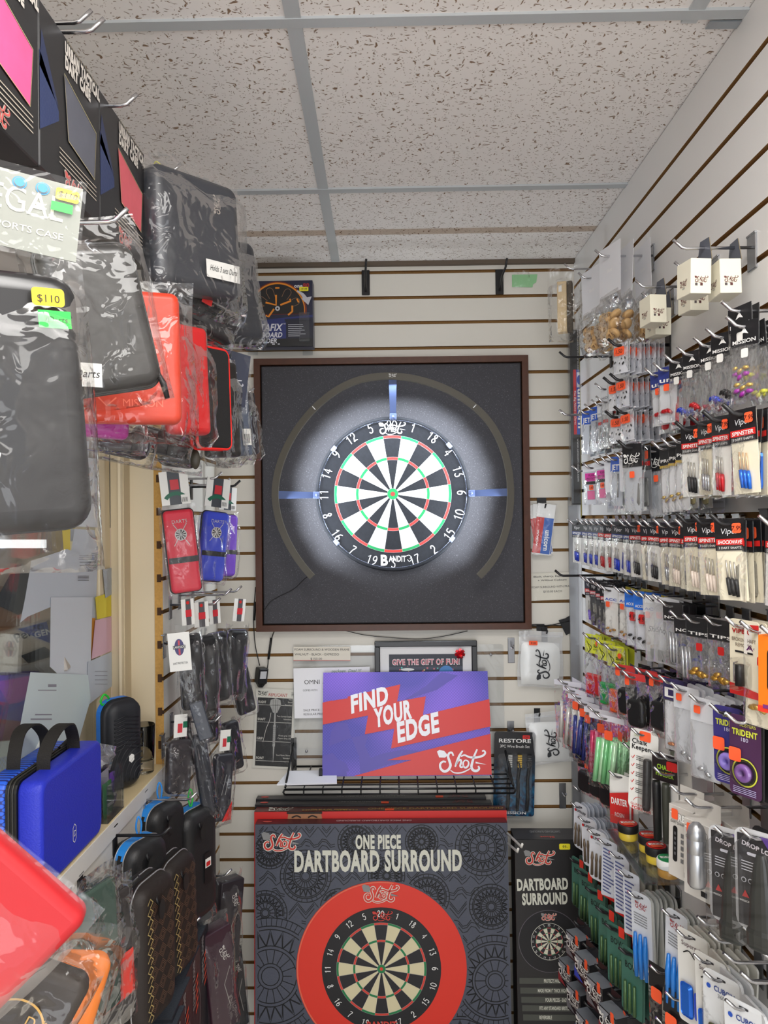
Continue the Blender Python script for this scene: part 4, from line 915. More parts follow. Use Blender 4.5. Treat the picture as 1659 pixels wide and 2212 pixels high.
# two black cartons behind
for i, (x0, x1, yy, dd, lab) in enumerate(((551, 1061, 1737, 2.219, 'black surround carton directly behind the red and gold one'), (553, 1049, 1725, 2.256, 'black surround carton against the back wall, rearmost of the stack'))):
    w3 = px(x1-x0, dd); c3 = at((x0+x1)/2, yy, dd)
    t, mb, z3, y3 = carton('surround_box', lab, 'box', c3.x, w3, .68, .034, dd, c3.z, 3.0, col(34, 33, 36, .4), col(30, 28, 30, .5), col(48, 46, 48, .4), 'flat surround cartons')
    toptext(mb, 'ONE PIECE DARTBOARD SURROUND', 0, .68, .034, .012, col(120, 118, 116, .4), .20, 3)
    mb.M = Matrix.Translation((-w3*.465, .017, .68+2*EPS)) @ Matrix.Rotation(-PI/2, 4, 'X'); mb.disc2(0, 0, .012, col(190, 70, 60, .5), 1, 20, .007); mb.M = Matrix.Translation((w3*.36, .017, .68+2*EPS)) @ Matrix.Rotation(PI/2, 4, 'X'); mb.M = Matrix.Translation((w3*.38, .017, .68+2*EPS)) @ Matrix.Rotation(-PI/2, 4, 'X'); mb.logo2(0, 0, .06, col(120, 40, 40, .4), 1, rot=PI); mb.M = Matrix.Identity(4)
    part(mb, 'printed_carton', t)
    mb = MB(); mb.M = Matrix.Translation((.035 if i == 0 else w3*.30, .012, .68)); mb.box(-.012, -.007, .001, .010, .007, .0022, ORANGE); part(mb, 'price_sticker', t)
# a crate that carries the cartons (out of the picture below)
mb = MB(); mb.box(-.45, 1.85, 0, .36, YB-.002, z0-.012 if z0 > .03 else .01, col(60, 58, 56, .7)); solo(mb, 'floor_plinth', 'low grey plinth under the stacked surround cartons', 'plinth')
# folded surround carton on the right
d1 = 2.17
w4 = px(142, d1); c4 = at(1172, 1797, d1)
H4 = .80
def ang_at(cx_): return 0
t4, mb, z4, y4 = carton('surround_carton', 'tall narrow black carton reading Dartboard Surround with a yellow price sticker', 'box', c4.x+.008, w4, H4, .085, d1-.04, at(1172, 1814, d1-.04).z, 2, col(36, 34, 35, .4), col(30, 28, 30, .5), col(56, 54, 56, .4), yaw=-1)
o4 = Vector((c4.x+.008, y4, z4))
def f4(a, b):
    T = math.radians(2); v = ray(a, b); n_ = Vector((0, -math.cos(T), math.sin(T))); s_ = (o4-CAMPOS).dot(n_)/v.dot(n_); q = CAMPOS+v*s_-o4; return (q.x, q.y*math.sin(T)+q.z*math.cos(T))
shot_badge(mb, *f4(1165, 1853), .082, 3)
for s_, a_, b_, hh_ in (('DARTBOARD', (1117, 1925), (1227, 1921), .030), ('SURROUND', (1128, 1956), (1226, 1952), .030)):
    a, b = f4(*a_), f4(*b_); mb.text2(s_, a[0], (a[1]+b[1])/2, hh_, LETT, 3, fit=b[0]-a[0], bold=.045, rot=.03)
rc4 = f4(1186, 2033); R4 = abs(f4(1250, 2033)[0]-f4(1120, 2033)[0])/2
mb.disc2(rc4[0], rc4[1], R4*1.02, col(96, 90, 98, .5), 2, 48); mb.disc2(rc4[0], rc4[1], R4, col(22, 21, 24, .5), 3, 48)
board_face(mb, rc4[0], rc4[1], R4*.60, k=4, whites=col(216, 212, 190, .5), blk=col(40, 36, 40, .5), rd=col(196, 60, 56, .5), gr=col(40, 130, 76, .5), wire=None, seg=2, nring=.90)
mb.rib2([(rc4[0]+R4*.6*math.cos(a_*PI/24), rc4[1]+R4*.6*math.sin(a_*PI/24)) for a_ in range(49)], .0012, LETT, 5); shot_badge(mb, rc4[0], rc4[1]+R4*.8, R4*.5, 4)
for i, (s_, yy) in enumerate((('Protects Walls from Stray Darts', 2119), ('Made from 1" Thick High Density Foam', 2140), ('Four Pieces - Easy to Assemble', 2160), ('Fits Any Standard Bristle Dartboard', 2178), ('Reversible', 2198))):
    a = f4(1122+i*2, yy); mb.rect2(a[0], a[1]-.008, w4/2-.001, a[1]+.008, col(74, 76, 70, .4), 2); mb.text2(s_.upper(), w4*.46 if i < 4 else w4*.0, a[1]-.004, .0095, LETT, 3, al='r', fit=(.0034*len(s_)), bold=.02)
toptext(mb, 'DARTBOARD SURROUND', 0, H4, .085, .016, LGREY, .085, 3); toptext(mb, 'Shot', 0, H4, .03, .012, LOGOR, .04, 3)
part(mb, 'printed_carton', t4)
a = f4(1219, 1828); sticker(t4, a[0], a[1], .030, .016, YEL, 0, '99-')
# two white pegs by the carton
for (x0, y0_, x1, y1_, lab) in ((1096, 1800, 1127, 1830, 'white plastic peg pointing down beside the tall black carton'), (1097, 1822, 1118, 1840, 'lower white plastic peg beside the tall black carton')):
    mb = MB(); p0, p1 = at(x0, y0_, 2.12), at(x1, y1_, 2.03); mb.tube([tuple(p0), tuple(p1), tuple(p1+Vector((0, -.01, .012)))], .0032, col(232, 228, 220, .4)); solo(mb, 'plastic_peg', lab, 'peg')
# ================================================================ goods on the right wall
WCARD = col(236, 235, 230, .4); BCARD = col(30, 30, 33, .3, 0, .55); CRM = col(232, 224, 200, .45); BLUEC = col(40, 86, 190, .4)
KRAFT = col(214, 196, 160, .5); ORS = col(255, 96, 52, .55)
def cardf(mb, w, z0, z1, m, y=0, th=.0007): mb.box(-w/2, y, z1, w/2, y+th, z0, m)
def arrow_holes(mb, z=-.004): mb.rr2(0, z, .009, .003, .0014, col(60, 60, 62, .5), 1)
def b_shaft(head=BCARD, band=RED, back=WCARD, shaft=BLACK, word='SPINSTER', logo='Viper', stk=True, w=.043, h=.104, tops=None, lab=None):
    def f(name, label, cat, mw, group):
        t = thing(name, label, cat, mw, group)
        mb = MB(); mb.box(-w/2+.001, .0004, -h*.97, w/2-.001, .0012, .004, back); part(mb, 'backing_card', t)
        mb = MB(); mb.box(-w/2, -.001, -h*.34, w/2, -.0004, .006, head); mb.rect2(-w*.46, -h*.27, w*.46, -h*.19, band, 1, -.001); mb.text2(word, 0, -h*.255, h*.048, WHITE, 2, al='c', fit=w*.8, y=-.001, shear=.15, bold=.02); mb.text2(logo, 0, -h*.13, h*.075, col(225, 225, 228, .4), 2, al='c', fit=w*.6, y=-.001, shear=.2)
        mb.text2('3 DART SHAFTS', 0, -h*.32, h*.03, WHITE, 2, al='c', fit=w*.75, y=-.001); arrow_holes(mb, -.003); part(mb, 'header_card', t)
        for i in range(3):
            mb = MB(); x = -w*.14+i*w*.13; z = -h*(.46+.012*i)
            mb.tube([(x, -.003, z), (x+.001, -.003, z-h*.22)], [.0011, .0013], tops or col(200, 196, 186, .3, .7), 6); mb.tube([(x+.001, -.003, z-h*.22), (x+.002, -.003, z-h*.3), (x+.003, -.003, z-h*.44)], [.0026, .0030, .0022], shaft, 7); part(mb, 'shaft', t)
        mb = MB(); pillow(mb, w*1.06, h*1.03, .011, FILM, .007, 11, 5, 7, flat=.3); part(mb, 'bag', t)
        if stk: sticker(t, w*.27, -h*.06, .013, .013, ORS, -.001, '7.99')
        return t
    return f
def b_thin(body, edge, w=.043, h=.104, head=None, lump=.0045, stk=True):
    """packets stacked further in on the peg: one mesh with print, backing and bag"""
    def f(name, label, cat, mw, group):
        mb = MB(); mb.box(-w/2, -.0006, -h*.34, w/2, .0006, .006, head or BCARD); mb.box(-w/2+.001, 0, -h*.97, w/2-.001, .001, -h*.34, body)
        mb.loft([[(x, y, z-h*.68) for x, z in rrect(w*(.5-i), h*(.45-i), .006, 2)] for y, i in ((-lump, .12), (-lump*.6, 0), (-.0005, -.02))], edge); mb.rect2(-w*.46, -h*.27, w*.46, -h*.2, RED, 2)
        if stk: mb.rr2(w*.16, -h*.1, .015, .015, .003, ORS, 3)
        pillow(mb, w*1.05, h*1.02, .007, FILM, .005, 17, 3, 4, wr=.001, flat=.3)
        return solo(mb, name, label, cat, mw, group)
    return f
def b_clear(head, w, h, stuff, hh=.26, word='MISSION', stk=None, mark=True, wt=WHITE, text_h=.05, film=None, sw=.012):
    def f(name, label, cat, mw, group):
        t = thing(name, label, cat, mw, group)
        mb = MB(); mb.box(-w/2, -.0008, -h*hh, w/2, 0, .006, head)
        if mark: mb.poly2([(-w*.16, -h*.11), (-w*.02, -h*.03), (0, -h*.06), (w*.02, -h*.03), (w*.16, -h*.11), (0, -h*.09)], wt, 1, -.0008)
        if word: mb.text2(word, 0, -h*(hh-.04), h*text_h, wt, 1, al='c', fit=w*.84, y=-.0008, bold=.02)
        part(mb, 'header_card', t)
        for nm, fn in stuff: mb = MB(); fn(mb, w, h); part(mb, nm, t)
        mb = MB(); pillow(mb, w*1.04, h, .012, film or FILM, .002, 23, 5, 8, flat=.28); part(mb, 'bag', t)
        if stk: sticker(t, w*stk[0], h*stk[1], sw, sw, stk[2], -.004, stk[3] if len(stk) > 3 else None)
        return t
    return f
def beads(m, n=5, r=.0035, zf=-.9, spread=.7):
    def fn(mb, w, h):
        rr = random.Random(n*7)
        for i in range(n):
            x = (rr.random()-.5)*w*spread; z = h*(zf+.10*rr.random()); a = rr.uniform(-1, 1)
            mb.tube([(x-r*1.6*math.cos(a), -.002, z-r*1.6*math.sin(a)), (x, -.003, z), (x+r*1.6*math.cos(a), -.002, z+r*1.6*math.sin(a))], [r*.5, r, r*.6], m, 7)
    return fn
def sheet(m, z0, z1, wf=.9, y=.001):
    def fn(mb, w, h): mb.box(-w*wf/2, y, h*z1, w*wf/2, y+.0008, h*z0, m)
    return fn
def specks(m, n=9):
    def fn(mb, w, h):
        rr = random.Random(n)
        for i in range(n): mb.disc2((rr.random()-.5)*w*.8, -h*(.45+.45*rr.random()), .0016+.001*rr.random(), m, 3, 8)
    return fn
def b_card(w, h, base, art, th=.001, r=.006, hole=True, parts=(), film=None, edge=None):
    """printed hang card, art(mb,w,h) draws on it"""
    def f(name, label, cat, mw, group):
        t = thing(name, label, cat, mw, group)
        mb = MB(); mb.loft([[(x, y, z-h/2+.008) for x, z in rrect(w, h, r, 3)] for y in (0, th)], base); art(mb, w, h)
        if hole: mb.rr2(0, 0, .014, .0035, .0015, col(50, 50, 54, .5), 1)
        part(mb, 'card', t)
        for nm, fn in parts: mb = MB(); fn(mb, w, h); part(mb, nm, t)
        return t
    return f
def b_plain(w, h, base, edge=None, th=.0016, extra=None, r=.006):
    def f(name, label, cat, mw, group):
        mb = MB(); mb.loft([[(x, y, z-h/2+.008) for x, z in rrect(w, h, r, 3)] for y in (0, th)], base)
        if extra: extra(mb, w, h)
        return solo(mb, name, label, cat, mw, group)
    return f
PROTO = {}
def place_item(key, fn, name, label, cat, mw, group=None):
    if key in PROTO: return dup(PROTO[key], mw, label, group)
    PROTO[key] = fn(name, label, cat, mw, group); return PROTO[key]
ORD = ['first', 'second', 'third', 'fourth', 'fifth', 'sixth', 'seventh', 'eighth', 'ninth', 'tenth', 'eleventh', 'twelfth', 'thirteenth', 'fourteenth', 'fifteenth', 'sixteenth', 'seventeenth', 'eighteenth', 'nineteenth', 'twentieth']
KIND = {}
def kind(k, name, cat, front, rear, fdesc, rdesc): KIND[k] = (name, cat, front, rear, fdesc, rdesc)
IV = col(30, 60, 190, .3, .4); RV = col(190, 24, 34, .3, .3); PV = col(110, 70, 210, .4); BVV = col(40, 110, 220, .25, .5)
SVR = col(196, 198, 202, .25, .8)
EDG = col(120, 116, 104, .4); EDG2 = col(206, 202, 190, .4)
kind('sp_red', 'shaft_packet', 'packet', b_shaft(shaft=RV), b_thin(WCARD, RV), 'packet with dark red shafts', 'black-headed shaft packets')
kind('sp_blk', 'shaft_packet', 'packet', b_shaft(shaft=BLACK), b_thin(CRM, EDG), 'shaft packet with black shafts', 'black-headed shaft packets')
kind('sp_gry', 'shaft_packet', 'packet', b_shaft(shaft=SVR, back=CRM), b_thin(CRM, EDG2), 'shaft packet with silver shafts', 'cream-backed shaft packets')
kind('sp_blu', 'shaft_packet', 'packet', b_shaft(shaft=BVV, back=CRM, tops=col(226, 190, 150, .3, .5)), b_thin(CRM, BVV), 'shaft packet with metallic blue shafts', 'blue-tinted shaft packets')
kind('sp_navy', 'shaft_packet', 'packet', b_shaft(shaft=IV, band=col(40, 60, 130, .4), stk=False), b_thin(col(60, 66, 90, .4), IV, stk=False), 'navy-printed packet with blue shafts', 'navy-printed shaft packets')
kind('sp_clr', 'shaft_packet', 'packet', b_shaft(shaft=col(230, 214, 200, .3), back=CRM), b_thin(CRM, EDG2), 'shaft packet with pale clear shafts', 'cream-backed shaft packets')
kind('sp_shock', 'shaft_packet', 'packet', b_shaft(shaft=BLACK, word='SHOCKWAVE', back=CRM), b_thin(CRM, EDG), 'wide cream packet with black shafts', 'cream-backed shaft packets')
kind('sp_pur', 'shaft_packet', 'packet', b_shaft(shaft=PV, head=col(60, 60, 70, .3)), b_thin(WCARD, PV, stk=False), 'narrow packet with purple shafts', 'purple shaft packets')
kind('blk', 'flight_packet', 'packet', b_shaft(shaft=col(60, 58, 56, .4), band=col(190, 60, 70, .4), back=col(60, 58, 54, .4)), b_thin(col(52, 50, 46, .4), col(90, 84, 70, .4), stk=False), 'dark packet with faded pink band', 'dark flat packets')
kind('mis_blu', 'stem_packet', 'packet', b_clear(BCARD, .044, .096, [('stems', beads(IV, 5))], stk=(.0, -.32, WCARD)), b_clear(BCARD, .044, .096, [('stems', beads(IV, 3))]), 'clear black-headed packet of blue stems', 'clear black-headed packets')
kind('mis_red', 'stem_packet', 'packet', b_clear(BCARD, .044, .096, [('stems', beads(RV, 5))], stk=(.0, -.32, WCARD)), b_clear(BCARD, .044, .096, [('stems', beads(RV, 3))]), 'clear black-headed packet of red stems', 'clear black-headed packets')
kind('mis_blk', 'stem_packet', 'packet', b_clear(BCARD, .044, .096, [('stems', beads(BLACK, 5))], stk=(.0, -.32, WCARD)), b_clear(BCARD, .044, .096, [('stems', beads(BLACK, 3))]), 'clear black-headed packet of black stems', 'clear black-headed packets')
kind('mis_mul', 'stem_packet', 'packet', b_clear(BCARD, .046, .104, [('stems', beads(col(150, 40, 150, .3), 3)), ('tips', beads(col(216, 180, 90, .3, .6), 3, .003, -.82))], stk=(.12, -.36, WCARD)), b_clear(BCARD, .046, .104, [('stems', beads(col(200, 200, 60, .4), 3))]), 'black-headed packet of purple gold stems', 'clear black-headed packets')
BH = col(48, 60, 132, .35)
kind('uni_blu', 'flight_packet', 'packet', b_clear(BH, .040, .092, [('flights', beads(IV, 4, .004, -.78, .4)), ('backing_card', sheet(col(206, 208, 212, .4), -.26, -.98))], word='UNICORN'[:0] or 'uni', mark=False, text_h=.09, stk=(.05, -.33, ORS)), b_thin(col(190, 192, 196, .4), IV, head=BH), 'blue-headed packet of blue parts', 'blue-headed packets')
kind('uni_red', 'flight_packet', 'packet', b_clear(BH, .040, .092, [('flights', beads(RV, 4, .004, -.78, .4)), ('backing_card', sheet(col(206, 208, 212, .4), -.26, -.98))], word='uni', mark=False, text_h=.09, stk=(.05, -.33, ORS)), b_thin(col(190, 192, 196, .4), RV, head=BH), 'blue-headed packet of red parts', 'blue-headed packets')
MILK = col(226, 228, 235, .35, 0, .6)
def b_orbag(seed):
    def f(name, label, cat, mw, group):
        t = thing(name, label, cat, mw, group); w, h = .046, .058
        mb = MB(); mb.box(-w*.44, .0005, -h*.96, w*.44, .0012, .004, MILK); specks(BLACK, 8+seed)(mb, w, h); part(mb, 'flight_set', t)
        mb = MB(); pillow(mb, w, h, .007, FILM, .004, seed, 4, 5, flat=.2); part(mb, 'bag', t); sticker(t, (seed % 3-1)*w*.06, -h*.22, .030, .017, ORS, -.002, '1.50')
        return t
    return f
kind('orb', 'spare_tip_bag', 'bag', b_orbag(1), b_orbag(3), 'small speckled bag with orange sticker', 'small clear bags with orange stickers')
kind('slv', 'flight_packet', 'packet', b_clear(col(220, 222, 226, .35), .036, .10, [('print', lambda mb, w, h: (mb.rect2(-w*.4, -h*.45, w*.1, -h*.38, RED, 2), [mb.rect2(-w*.35+i*.006, -h*.9, -w*.3+i*.006, -h*.5, col(90, 90, 84, .4), 2) for i in range(4)])), ('backing_card', sheet(col(196, 198, 200, .3), -.2, -.98))], word='HOT', mark=False, wt=GREY), b_thin(col(150, 150, 140, .3), col(120, 118, 108, .3), head=col(200, 200, 200, .4), stk=False, w=.036, h=.10), 'slim silvery printed packet', 'slim silvery packets')
kind('jett', 'flight_packet', 'packet', b_clear(BLUEC, .04, .10, [('backing_card', sheet(col(200, 206, 216, .3), -.2, -.98)), ('pin', lambda mb, w, h: mb.tube([(w*.2, -.003, -h*.3), (w*.2, -.003, -h*.8)], .002, SVR, 6))], word='JETT', mark=False, text_h=.12), b_thin(col(160, 166, 176, .3), col(150, 150, 150, .3), head=BLUEC, stk=False), 'blue-headed silver packet', 'blue-headed silver packets')
kind('pink', 'flight_protector_packet', 'packet', b_clear(col(224, 226, 232, .3), .058, .088, [('label', lambda mb, w, h: (mb.rect2(-w*.38, -h*.36, w*.4, -h*.14, col(214, 60, 160, .4), 3), mb.text2('FLIGHT', 0, -h*.23, h*.06, BLACK, 4, al='c', fit=w*.4), mb.text2('PROTECTORS', 0, -h*.32, h*.06, BLACK, 4, al='c', fit=w*.6), mb.rect2(-w*.38, -h*.44, w*.4, -h*.37, BLACK, 3), mb.rect2(-w*.3, -h*.85, w*.05, -h*.62, col(224, 110, 160, .4), 3))), ('backing_card', sheet(col(214, 218, 228, .3), -.1, -.98))], hh=.1, word=None, mark=False, stk=(-.05, -.53, ORS, '1.60')), b_thin(col(206, 208, 216, .3), MILK, head=MILK, w=.05, h=.088, stk=False), 'clear packet with magenta label', 'clear packets')
kind('milk', 'flight_packet', 'packet', b_plain(.045, .075, MILK, th=.003), b_plain(.045, .075, MILK, th=.003), 'plain milky flight sleeve', 'plain milky flight sleeves')
kind('shotb', 'flight_packet', 'packet', b_clear(BCARD, .046, .118, [('mark', lambda mb, w, h: mb.logo2(0, -h*.17, w*.86, WHITE, 4)), ('backing_card', sheet(col(180, 184, 190, .3), -.3, -.98))], hh=.30, word=None, mark=False, stk=(.1, -.42, ORS)), b_thin(col(150, 152, 158, .3), col(110, 110, 108, .3), h=.115), 'black-headed grey packet with white script', 'grey black-headed packets')
kind('gold', 'tip_packet', 'packet', b_clear(BCARD, .034, .112, [('band', lambda mb, w, h: mb.rect2(-w/2, -h*.30, w/2, -h*.26, col(190, 160, 70, .4), 3)), ('tips', beads(col(200, 170, 90, .3, .6), 3, .003, -.82)), ('backing_card', sheet(col(222, 224, 228, .3), -.3, -.98))], hh=.25, word='PRO', mark=False), b_thin(col(190, 190, 186, .3), col(170, 160, 120, .3), h=.11, w=.034, stk=False), 'narrow white packet, black-gold head', 'narrow black-headed packets')
kind('white', 'accessory_packet', 'packet', b_clear(col(228, 230, 234, .35), .044, .10, [('backing_card', sheet(WCARD, -.1, -.98)), ('tips', beads(col(180, 130, 60, .3, .6), 3, .003))], word='ACC', mark=False, wt=BLUEC, stk=(-.1, -.3, ORS)), b_thin(WCARD, EDG, head=col(226, 210, 80, .4), stk=False), 'white packet with orange sticker', 'white packets')
kind('accb', 'accessory_packet', 'packet', b_clear(col(40, 110, 214, .35), .05, .105, [('backing_card', sheet(col(214, 216, 224, .4), -.26, -.98)), ('tips', beads(BLACK, 3, .003, -.85))], word='ACCESSORY', mark=False, stk=(0, -.42, RED, '4.99'), sw=.018), b_thin(col(210, 212, 220, .4), MILK, head=col(40, 110, 214, .35), stk=False), 'blue-headed packet with red sticker', 'blue-headed accessory packets')
kind('shorty', 'handwritten_bag', 'bag', b_clear(col(210, 212, 216, .3), .06, .112, [('strip', lambda mb, w, h: [mb.box(-w*.3+i*.011, -.002, -h*.95, -w*.3+i*.011+.009, .001, -h*.78, col(70, 72, 60, .4)) for i in range(4)]), ('writing', lambda mb, w, h: mb.text2('Shorty', 0, -h*.5, h*.09, HAND, 8, al='c', fit=w*.7, shear=.3))], word=None, mark=False, hh=.05, film=FROST, stk=(.1, -.22, ORS)), b_clear(col(210, 212, 216, .3), .06, .112, [('strip', sheet(col(90, 92, 84, .4), -.78, -.96, .6))], word=None, mark=False, hh=.05, film=FROST, stk=(-.1, -.22, ORS)), 'handwritten clear bag of grey strips', 'clear bags of grey strips')
kind('brass', 'tip_packet', 'packet', b_clear(col(36, 36, 38, .35), .05, .095, [('tips', beads(col(196, 150, 66, .3, .8), 6, .0045, -.86, .5))], word='TIPS', mark=False, stk=(.1, -.4, RED)), b_clear(col(200, 200, 200, .35), .05, .095, [('tips', beads(SVR, 6, .003, -.7, .6))], word=None, mark=False), 'clear packet of brass fittings', 'clear packets of metal fittings')
kind('silvt', 'tip_packet', 'packet', b_clear(col(40, 38, 40, .35), .046, .10, [('barrel', lambda mb, w, h: [mb.tube([(w*(-.1+.16*i), -.004, -h*.45), (w*(-.08+.16*i), -.004, -h*.95)], [.0035, .0028], SVR, 8) for i in range(3)])], word='NOR', mark=False), b_clear(BCARD, .046, .10, [('tips', beads(IV, 3, .003, -.7, .6))], word=None, mark=False), 'clear packet of ribbed silver barrels', 'clear black-headed packets')
def vip_art(mb, w, h):
    mb.text2('VIPER', -w*.1, -h*.10, h*.055, col(170, 40, 36, .4), 2, al='c', fit=w*.6, bold=.05); mb.text2('BROKEN SHAFT', 0, -h*.21, h*.05, col(90, 66, 50, .4), 2, al='c', fit=w*.8); mb.text2('REMOVER', 0, -h*.28, h*.05, col(90, 66, 50, .4), 2, al='c', fit=w*.55); mb.rect2(-w*.3, -h*.36, w*.3, -h*.335, BLACK, 2)
    mb.poly2([(-w*.5, -h*.78), (w*.5, -h*.84), (w*.5, -h*.93), (-w*.5, -h*.93)], RED, 2); mb.poly2([(w*.2, h*.03), (w*.5, -h*.08), (w*.5, h*.04)], RED, 2)
kind('viprem', 'shaft_remover_card', 'hang card', b_card(.052, .098, CRM, vip_art, parts=[('remover', lambda mb, w, h: (mb.tube([(0, -.008, -h*.50), (0, -.008, -h*.78)], [.0055, .006], BLACK, 12), mb.tube([(-.004, -.008, -h*.47), (-.012, -.006, -h*.5), (-.012, -.006, -h*.75)], .0012, CHROME, 5))), ('blister', lambda mb, w, h: mb.loft([[(x+.0, y, z-h*.62) for x, z in rrect(w*.5, h*.42, .008, 3)] for y in (-.001, -.017)], BLIS, caps=(False, True)))]), b_plain(.052, .098, CRM), 'cream shaft remover card', 'cream hang cards')
kind('accs', 'accessory_packet', 'packet', b_clear(col(226, 222, 214, .35), .046, .125, [('backing_card', sheet(CRM, -.1, -.98)), ('tips', beads(col(200, 160, 80, .3, .7), 4, .004, -.8, .4))], word='ACCE', mark=False, wt=col(90, 30, 90, .4), stk=(.15, -.3, RED)), b_thin(CRM, EDG2, h=.12, stk=False), 'cream accessory packet with brass tips', 'cream accessory packets')
def or_box(name, label, cat, mw, group):
    t = thing(name, label, cat, mw, group); mb = MB(); O2 = col(244, 124, 26, .4); mb.M = Matrix.Scale(.74, 4); mb.bevbox(-.03, -.018, -.125, .03, .018, 0, O2, .001); mb.rr2(-.004, -.055, .018, .07, .008, BLACK, 1, -.018); mb.text2('ORIGINAL', .02, -.01, .008, WHITE, 1, rot=-PI/2, fit=.07, y=-.018); mb.rect2(-.03, -.125, .03, -.115, col(226, 60, 40, .4), 1, -.018); mb.rect2(.004, -.118, .026, -.098, WCARD, 2, -.018)
    mb.poly2([(-.02, -.118), (.004, -.118), (.004, -.112), (-.02, -.112)], col(120, 50, 120, .4), 3, -.018); part(mb, 'carton', t); return t
kind('orbox', 'orange_tool_box', 'box', or_box, or_box, 'bright orange tool box', 'orange boxes')
def grip(c):
    def art(mb, w, h):
        mb.rib2(crom([(-w*.3, -h*.10), (-w*.1, -h*.16), (-w*.3, -h*.24)], 4), .0014, BLACK, 2); mb.rib2(crom([(-w*.38, -h*.06), (-w*.2, -h*.2), (-w*.38, -h*.28)], 4), .0014, BLACK, 2)
        mb.text2('SUPER', w*.02, -h*.15, h*.05, BLACK, 2, fit=w*.42, bold=.03); mb.text2('POWER GRIP', w*.0, -h*.2, h*.03, BLACK, 2, fit=w*.45)
    return b_card(.056, .045, col(226, 232, 50, .4), lambda mb, w, h: art(mb, w, .145), r=.003, parts=[
        ('grip_block', lambda mb, w, h: (mb.bevbox(-w*.42, -.006, -.135, w*.42, .005, -.085, c, .004), mb.logo2(-w*.1, -.105, w*.4, WCARD, 1, y=-.006))),
        ('bag', lambda mb, w, h: pillow(mb, w*1.1, .145, .018, FILMS, .006, 31, 5, 8, flat=.3)),
        ('price_sticker', lambda mb, w, h: mb.disc2(w*.25, -.012, .006, ORS, 4, 14))])
for k_, c_, n_ in (('grip_r', col(200, 34, 38, .4), 'red'), ('grip_g', col(20, 150, 70, .4), 'green'), ('grip_o', col(226, 90, 36, .4), 'orange')):
    kind(k_, 'grip_towel_packet', 'packet', grip(c_), b_plain(.056, .045, col(216, 222, 50, .4), r=.003), 'yellow-carded packet, %s grip block' % n_, 'yellow hang cards')
kind('blkpk', 'flight_case_packet', 'packet', b_clear(col(210, 60, 60, .4), .052, .108, [('case', lambda mb, w, h: caseshape(mb, w*.8, h*.5, .014, .012, BLACK, cz=-h*.62))], word=None, mark=False, hh=.06, film=FILMS, stk=(-.3, -.1, ORS)), b_clear(BCARD, .052, .108, [('case', lambda mb, w, h: caseshape(mb, w*.75, h*.5, .014, .012, col(38, 38, 44, .35), cz=-h*.6))], word=None, mark=False, hh=.1, film=FILMS), 'wrapped packet with small black case', 'crinkled packets of small black cases')
kind('purD', 'flight_packet', 'packet', b_clear(col(58, 50, 96, .35), .046, .118, [('tips', beads(col(216, 150, 110, .3, .7), 4, .003, -.9, .4)), ('backing_card', sheet(col(222, 222, 226, .4), -.28, -.98))], word='D', mark=False, text_h=.14), b_thin(col(200, 200, 208, .4), MILK, h=.115, head=col(58, 50, 96, .35), stk=False), 'white packet, purple D head', 'purple-headed packets')
kind('clr', 'tip_packet', 'packet', b_clear(col(214, 216, 222, .3), .052, .12, [('backing_card', sheet(col(206, 208, 214, .35), -.1, -.98)), ('tips', beads(SVR, 2, .004, -.92, .3))], word=None, mark=False, film=FROST, stk=(-.2, -.1, ORS)), b_plain(.05, .115, MILK, th=.003), 'clear zip packet with orange sticker', 'clear zip packets')
def tri_art(base):
    def art(mb, w, h):
        Yl = col(206, 210, 70, .4)
        mb.text2('TRIDENT', 0, -h*.17, h*.075, Yl, 2, al='c', fit=w*.8, bold=.04); mb.text2('180', 0, -h*.24, h*.05, col(200, 196, 220, .4), 2, al='c', fit=w*.22); mb.text2('BLISTERS', w*.1, -h*.055, h*.04, Yl, 2, al='c', fit=w*.5)
        for i in range(4): mb.rect2(-w*.38, -h*(.88-.022*i)-.001, w*.34, -h*(.88-.022*i), col(170, 160, 200, .4), 2)
        mb.arc2(0, -h*.62, w*.36, w*.40, 0, 2*PI, Yl, 3, 24); mb.arc2(0, -h*.62, w*.28, w*.35, 0, 2*PI, col(20, 20, 26, .4), 3, 24)
    return art
def tri_ring(c):
    def fn(mb, w, h):
        mb.M = Matrix.Translation((0, -.004, -h*.62)) @ Matrix.Rotation(PI/2, 4, 'X'); mb.lathe([(w*.10, -.003), (w*.24, -.003), (w*.26, .002), (w*.22, .005), (w*.10, .005), (w*.10, -.003)], c, 20); mb.M = Matrix.Identity(4)
    return fn
for k_, c_, r_, n_ in (('tri_b', col(56, 50, 120, .35), col(150, 130, 220, .3), 'blue-violet'), ('tri_p', col(74, 42, 76, .35), col(130, 90, 160, .3), 'plum')):
    kind(k_, 'dart_point_card', 'blister card', b_card(.046, .105, c_, tri_art(c_), r=.006, parts=[('dart_ring', tri_ring(r_)), ('blister', lambda mb, w, h: mb.loft([[(x*q, y, z*q-h*.62) for x, z in rrect(w*.7, w*.7, w*.34, 5)] for y, q in ((-.001, 1), (-.010, .95), (-.012, .8))], BLIS, caps=(False, True))), ('price_sticker', lambda mb, w, h: mb.rr2(-w*.3, -h*.42, .018, .018, .003, ORS, 4))]), b_plain(.046, .105, col(34, 34, 34, .35), th=.0022, extra=lambda mb, w, h: mb.text2('SETS', w*.1, -h*.04, h*.04, col(200, 206, 70, .4), 1, al='c')), n_+' card with round ring', 'black-backed ring cards')
def tubes(cl, n=5, sp=.010, r=.0055, L=.095, z=-.045):
    def fn(mb, w, h):
        rr = random.Random(n)
        for i in range(n): x = (i-(n-1)/2)*sp; mb.tube([(x+.004, -.004+.004*(i % 2), z), (x-.006, -.004+.004*(i % 2), z-L)], r, cl[i % len(cl)], 10)
    return fn
